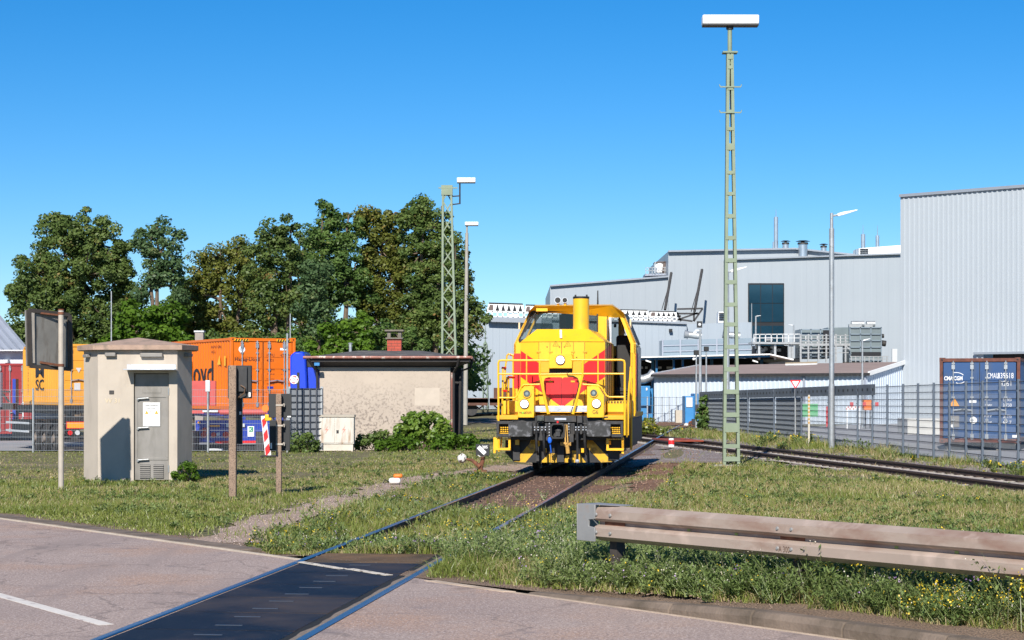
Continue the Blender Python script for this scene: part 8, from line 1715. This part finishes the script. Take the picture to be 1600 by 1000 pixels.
Z = 140; th = thing('mesh_fence', 'distant thin mesh fence above the flat wagon left of the locomotive', 'fence', (P(730,0,Z+5).x,Z+8,0)); mb = MB(); a, c = P(690,0,Z+9), P(800,0,Z+9); meshpanel(mb, Vector((a.x,Z+9,0)), Vector((c.x,Z+9,0)), .1, P(0,625,Z+9).z+.0, .5, .5, .03, .02); mb.build('mesh_panel', POSTD, th)
# ================================================================ separate pieces of one kind become parts of their own
def split_pieces(o, gap=.012):
    me = o.data; n = len(me.vertices); par = list(range(n))
    def find(a):
        while par[a] != a: par[a] = par[par[a]]; a = par[a]
        return a
    for p in me.polygons:
        v = p.vertices; r = find(v[0])
        for k in v[1:]: par[find(k)] = r
    isl = {}
    for i in range(n): isl.setdefault(find(i), []).append(i)
    bx = []
    for k, vs in isl.items():
        c = [me.vertices[i].co for i in vs]; bx.append([set([k])]+[min(q[j] for q in c)-gap for j in range(3)]+[max(q[j] for q in c)+gap for j in range(3)])
    ch = True
    while ch and len(bx) > 1:
        ch = False; out = []
        for b in bx:
            for q in out:
                if all(b[1+j] <= q[4+j] and q[1+j] <= b[4+j] for j in range(3)):
                    q[0] |= b[0]
                    for j in range(3): q[1+j] = min(q[1+j], b[1+j]); q[4+j] = max(q[4+j], b[4+j])
                    ch = True; break
            else: out.append(b)
        bx = out
    if not 2 <= len(bx) <= 12: return
    name = o.name.split('.')[0]; own = {}
    for gi, b in enumerate(bx):
        for k in b[0]: own[k] = gi
    for gi in range(len(bx)):
        idx = {}; V = []; Fc = []; mi = []
        for p in me.polygons:
            if own[find(p.vertices[0])] != gi: continue
            f = []
            for v in p.vertices:
                if v not in idx: idx[v] = len(V); V.append(tuple(me.vertices[v].co))
                f.append(idx[v])
            Fc.append(f); mi.append(p.material_index)
        m2 = bpy.data.meshes.new(name); m2.from_pydata(V, [], Fc)
        for m in me.materials: m2.materials.append(m)
        m2.polygons.foreach_set('material_index', mi); m2.shade_smooth(); m2.set_sharp_from_angle(angle=R(32))
        if gi == 0: first = m2; continue
        c = o.copy(); c.data = m2; C.objects.link(c); c.parent = o.parent
    o.data = first
SPL = {'railing','leg_channels','seat','stripes','fan_deck','support_frame','beams','fender','board','legs','tail','corner_casting_','post_','side_railing','window_glass','trim','dark_bay','downpipe','side_box','tank','shaded_plates','step_box','step_treads','red_grips','support_legs','legs','clamp','columns','louvre','hinges','round_hoods','nozzles','sand_brackets','platform_lamp','red_stripe','silver_stripe','handle','supports','wall','casing','console','marker_strips','hooks','seat_suspension','hazard_tape','hazard_stripes','bracket','louvres','side_guard','skylight_gaps','lamps','chimney_cap','hose_brackets','pipes','seam','warning_triangles','red_chevron','white_label','label_plate','yellow_label','red_band','side_cladding','mortar_','body','underrun_bar','bolt_plate','slot','rack','bed_beam','bolts','bright_bolts','number_plate','amber_reflector','cross_beam','verge_trim','window','coil','fin_gap','plough_fittings','red_bolt','box','hinge','coping','silver_shelf','plaster_patch','emblem_blue','emblem_red','weatherstrip','wiper','dark_machinery','corner_angles_'}
for o in [o for o in bpy.data.objects if o.type == 'MESH' and o.parent is not None and o.name.split('.')[0] in SPL and (len(o.children) == 0 or o.name.startswith('seat'))]: split_pieces(o)
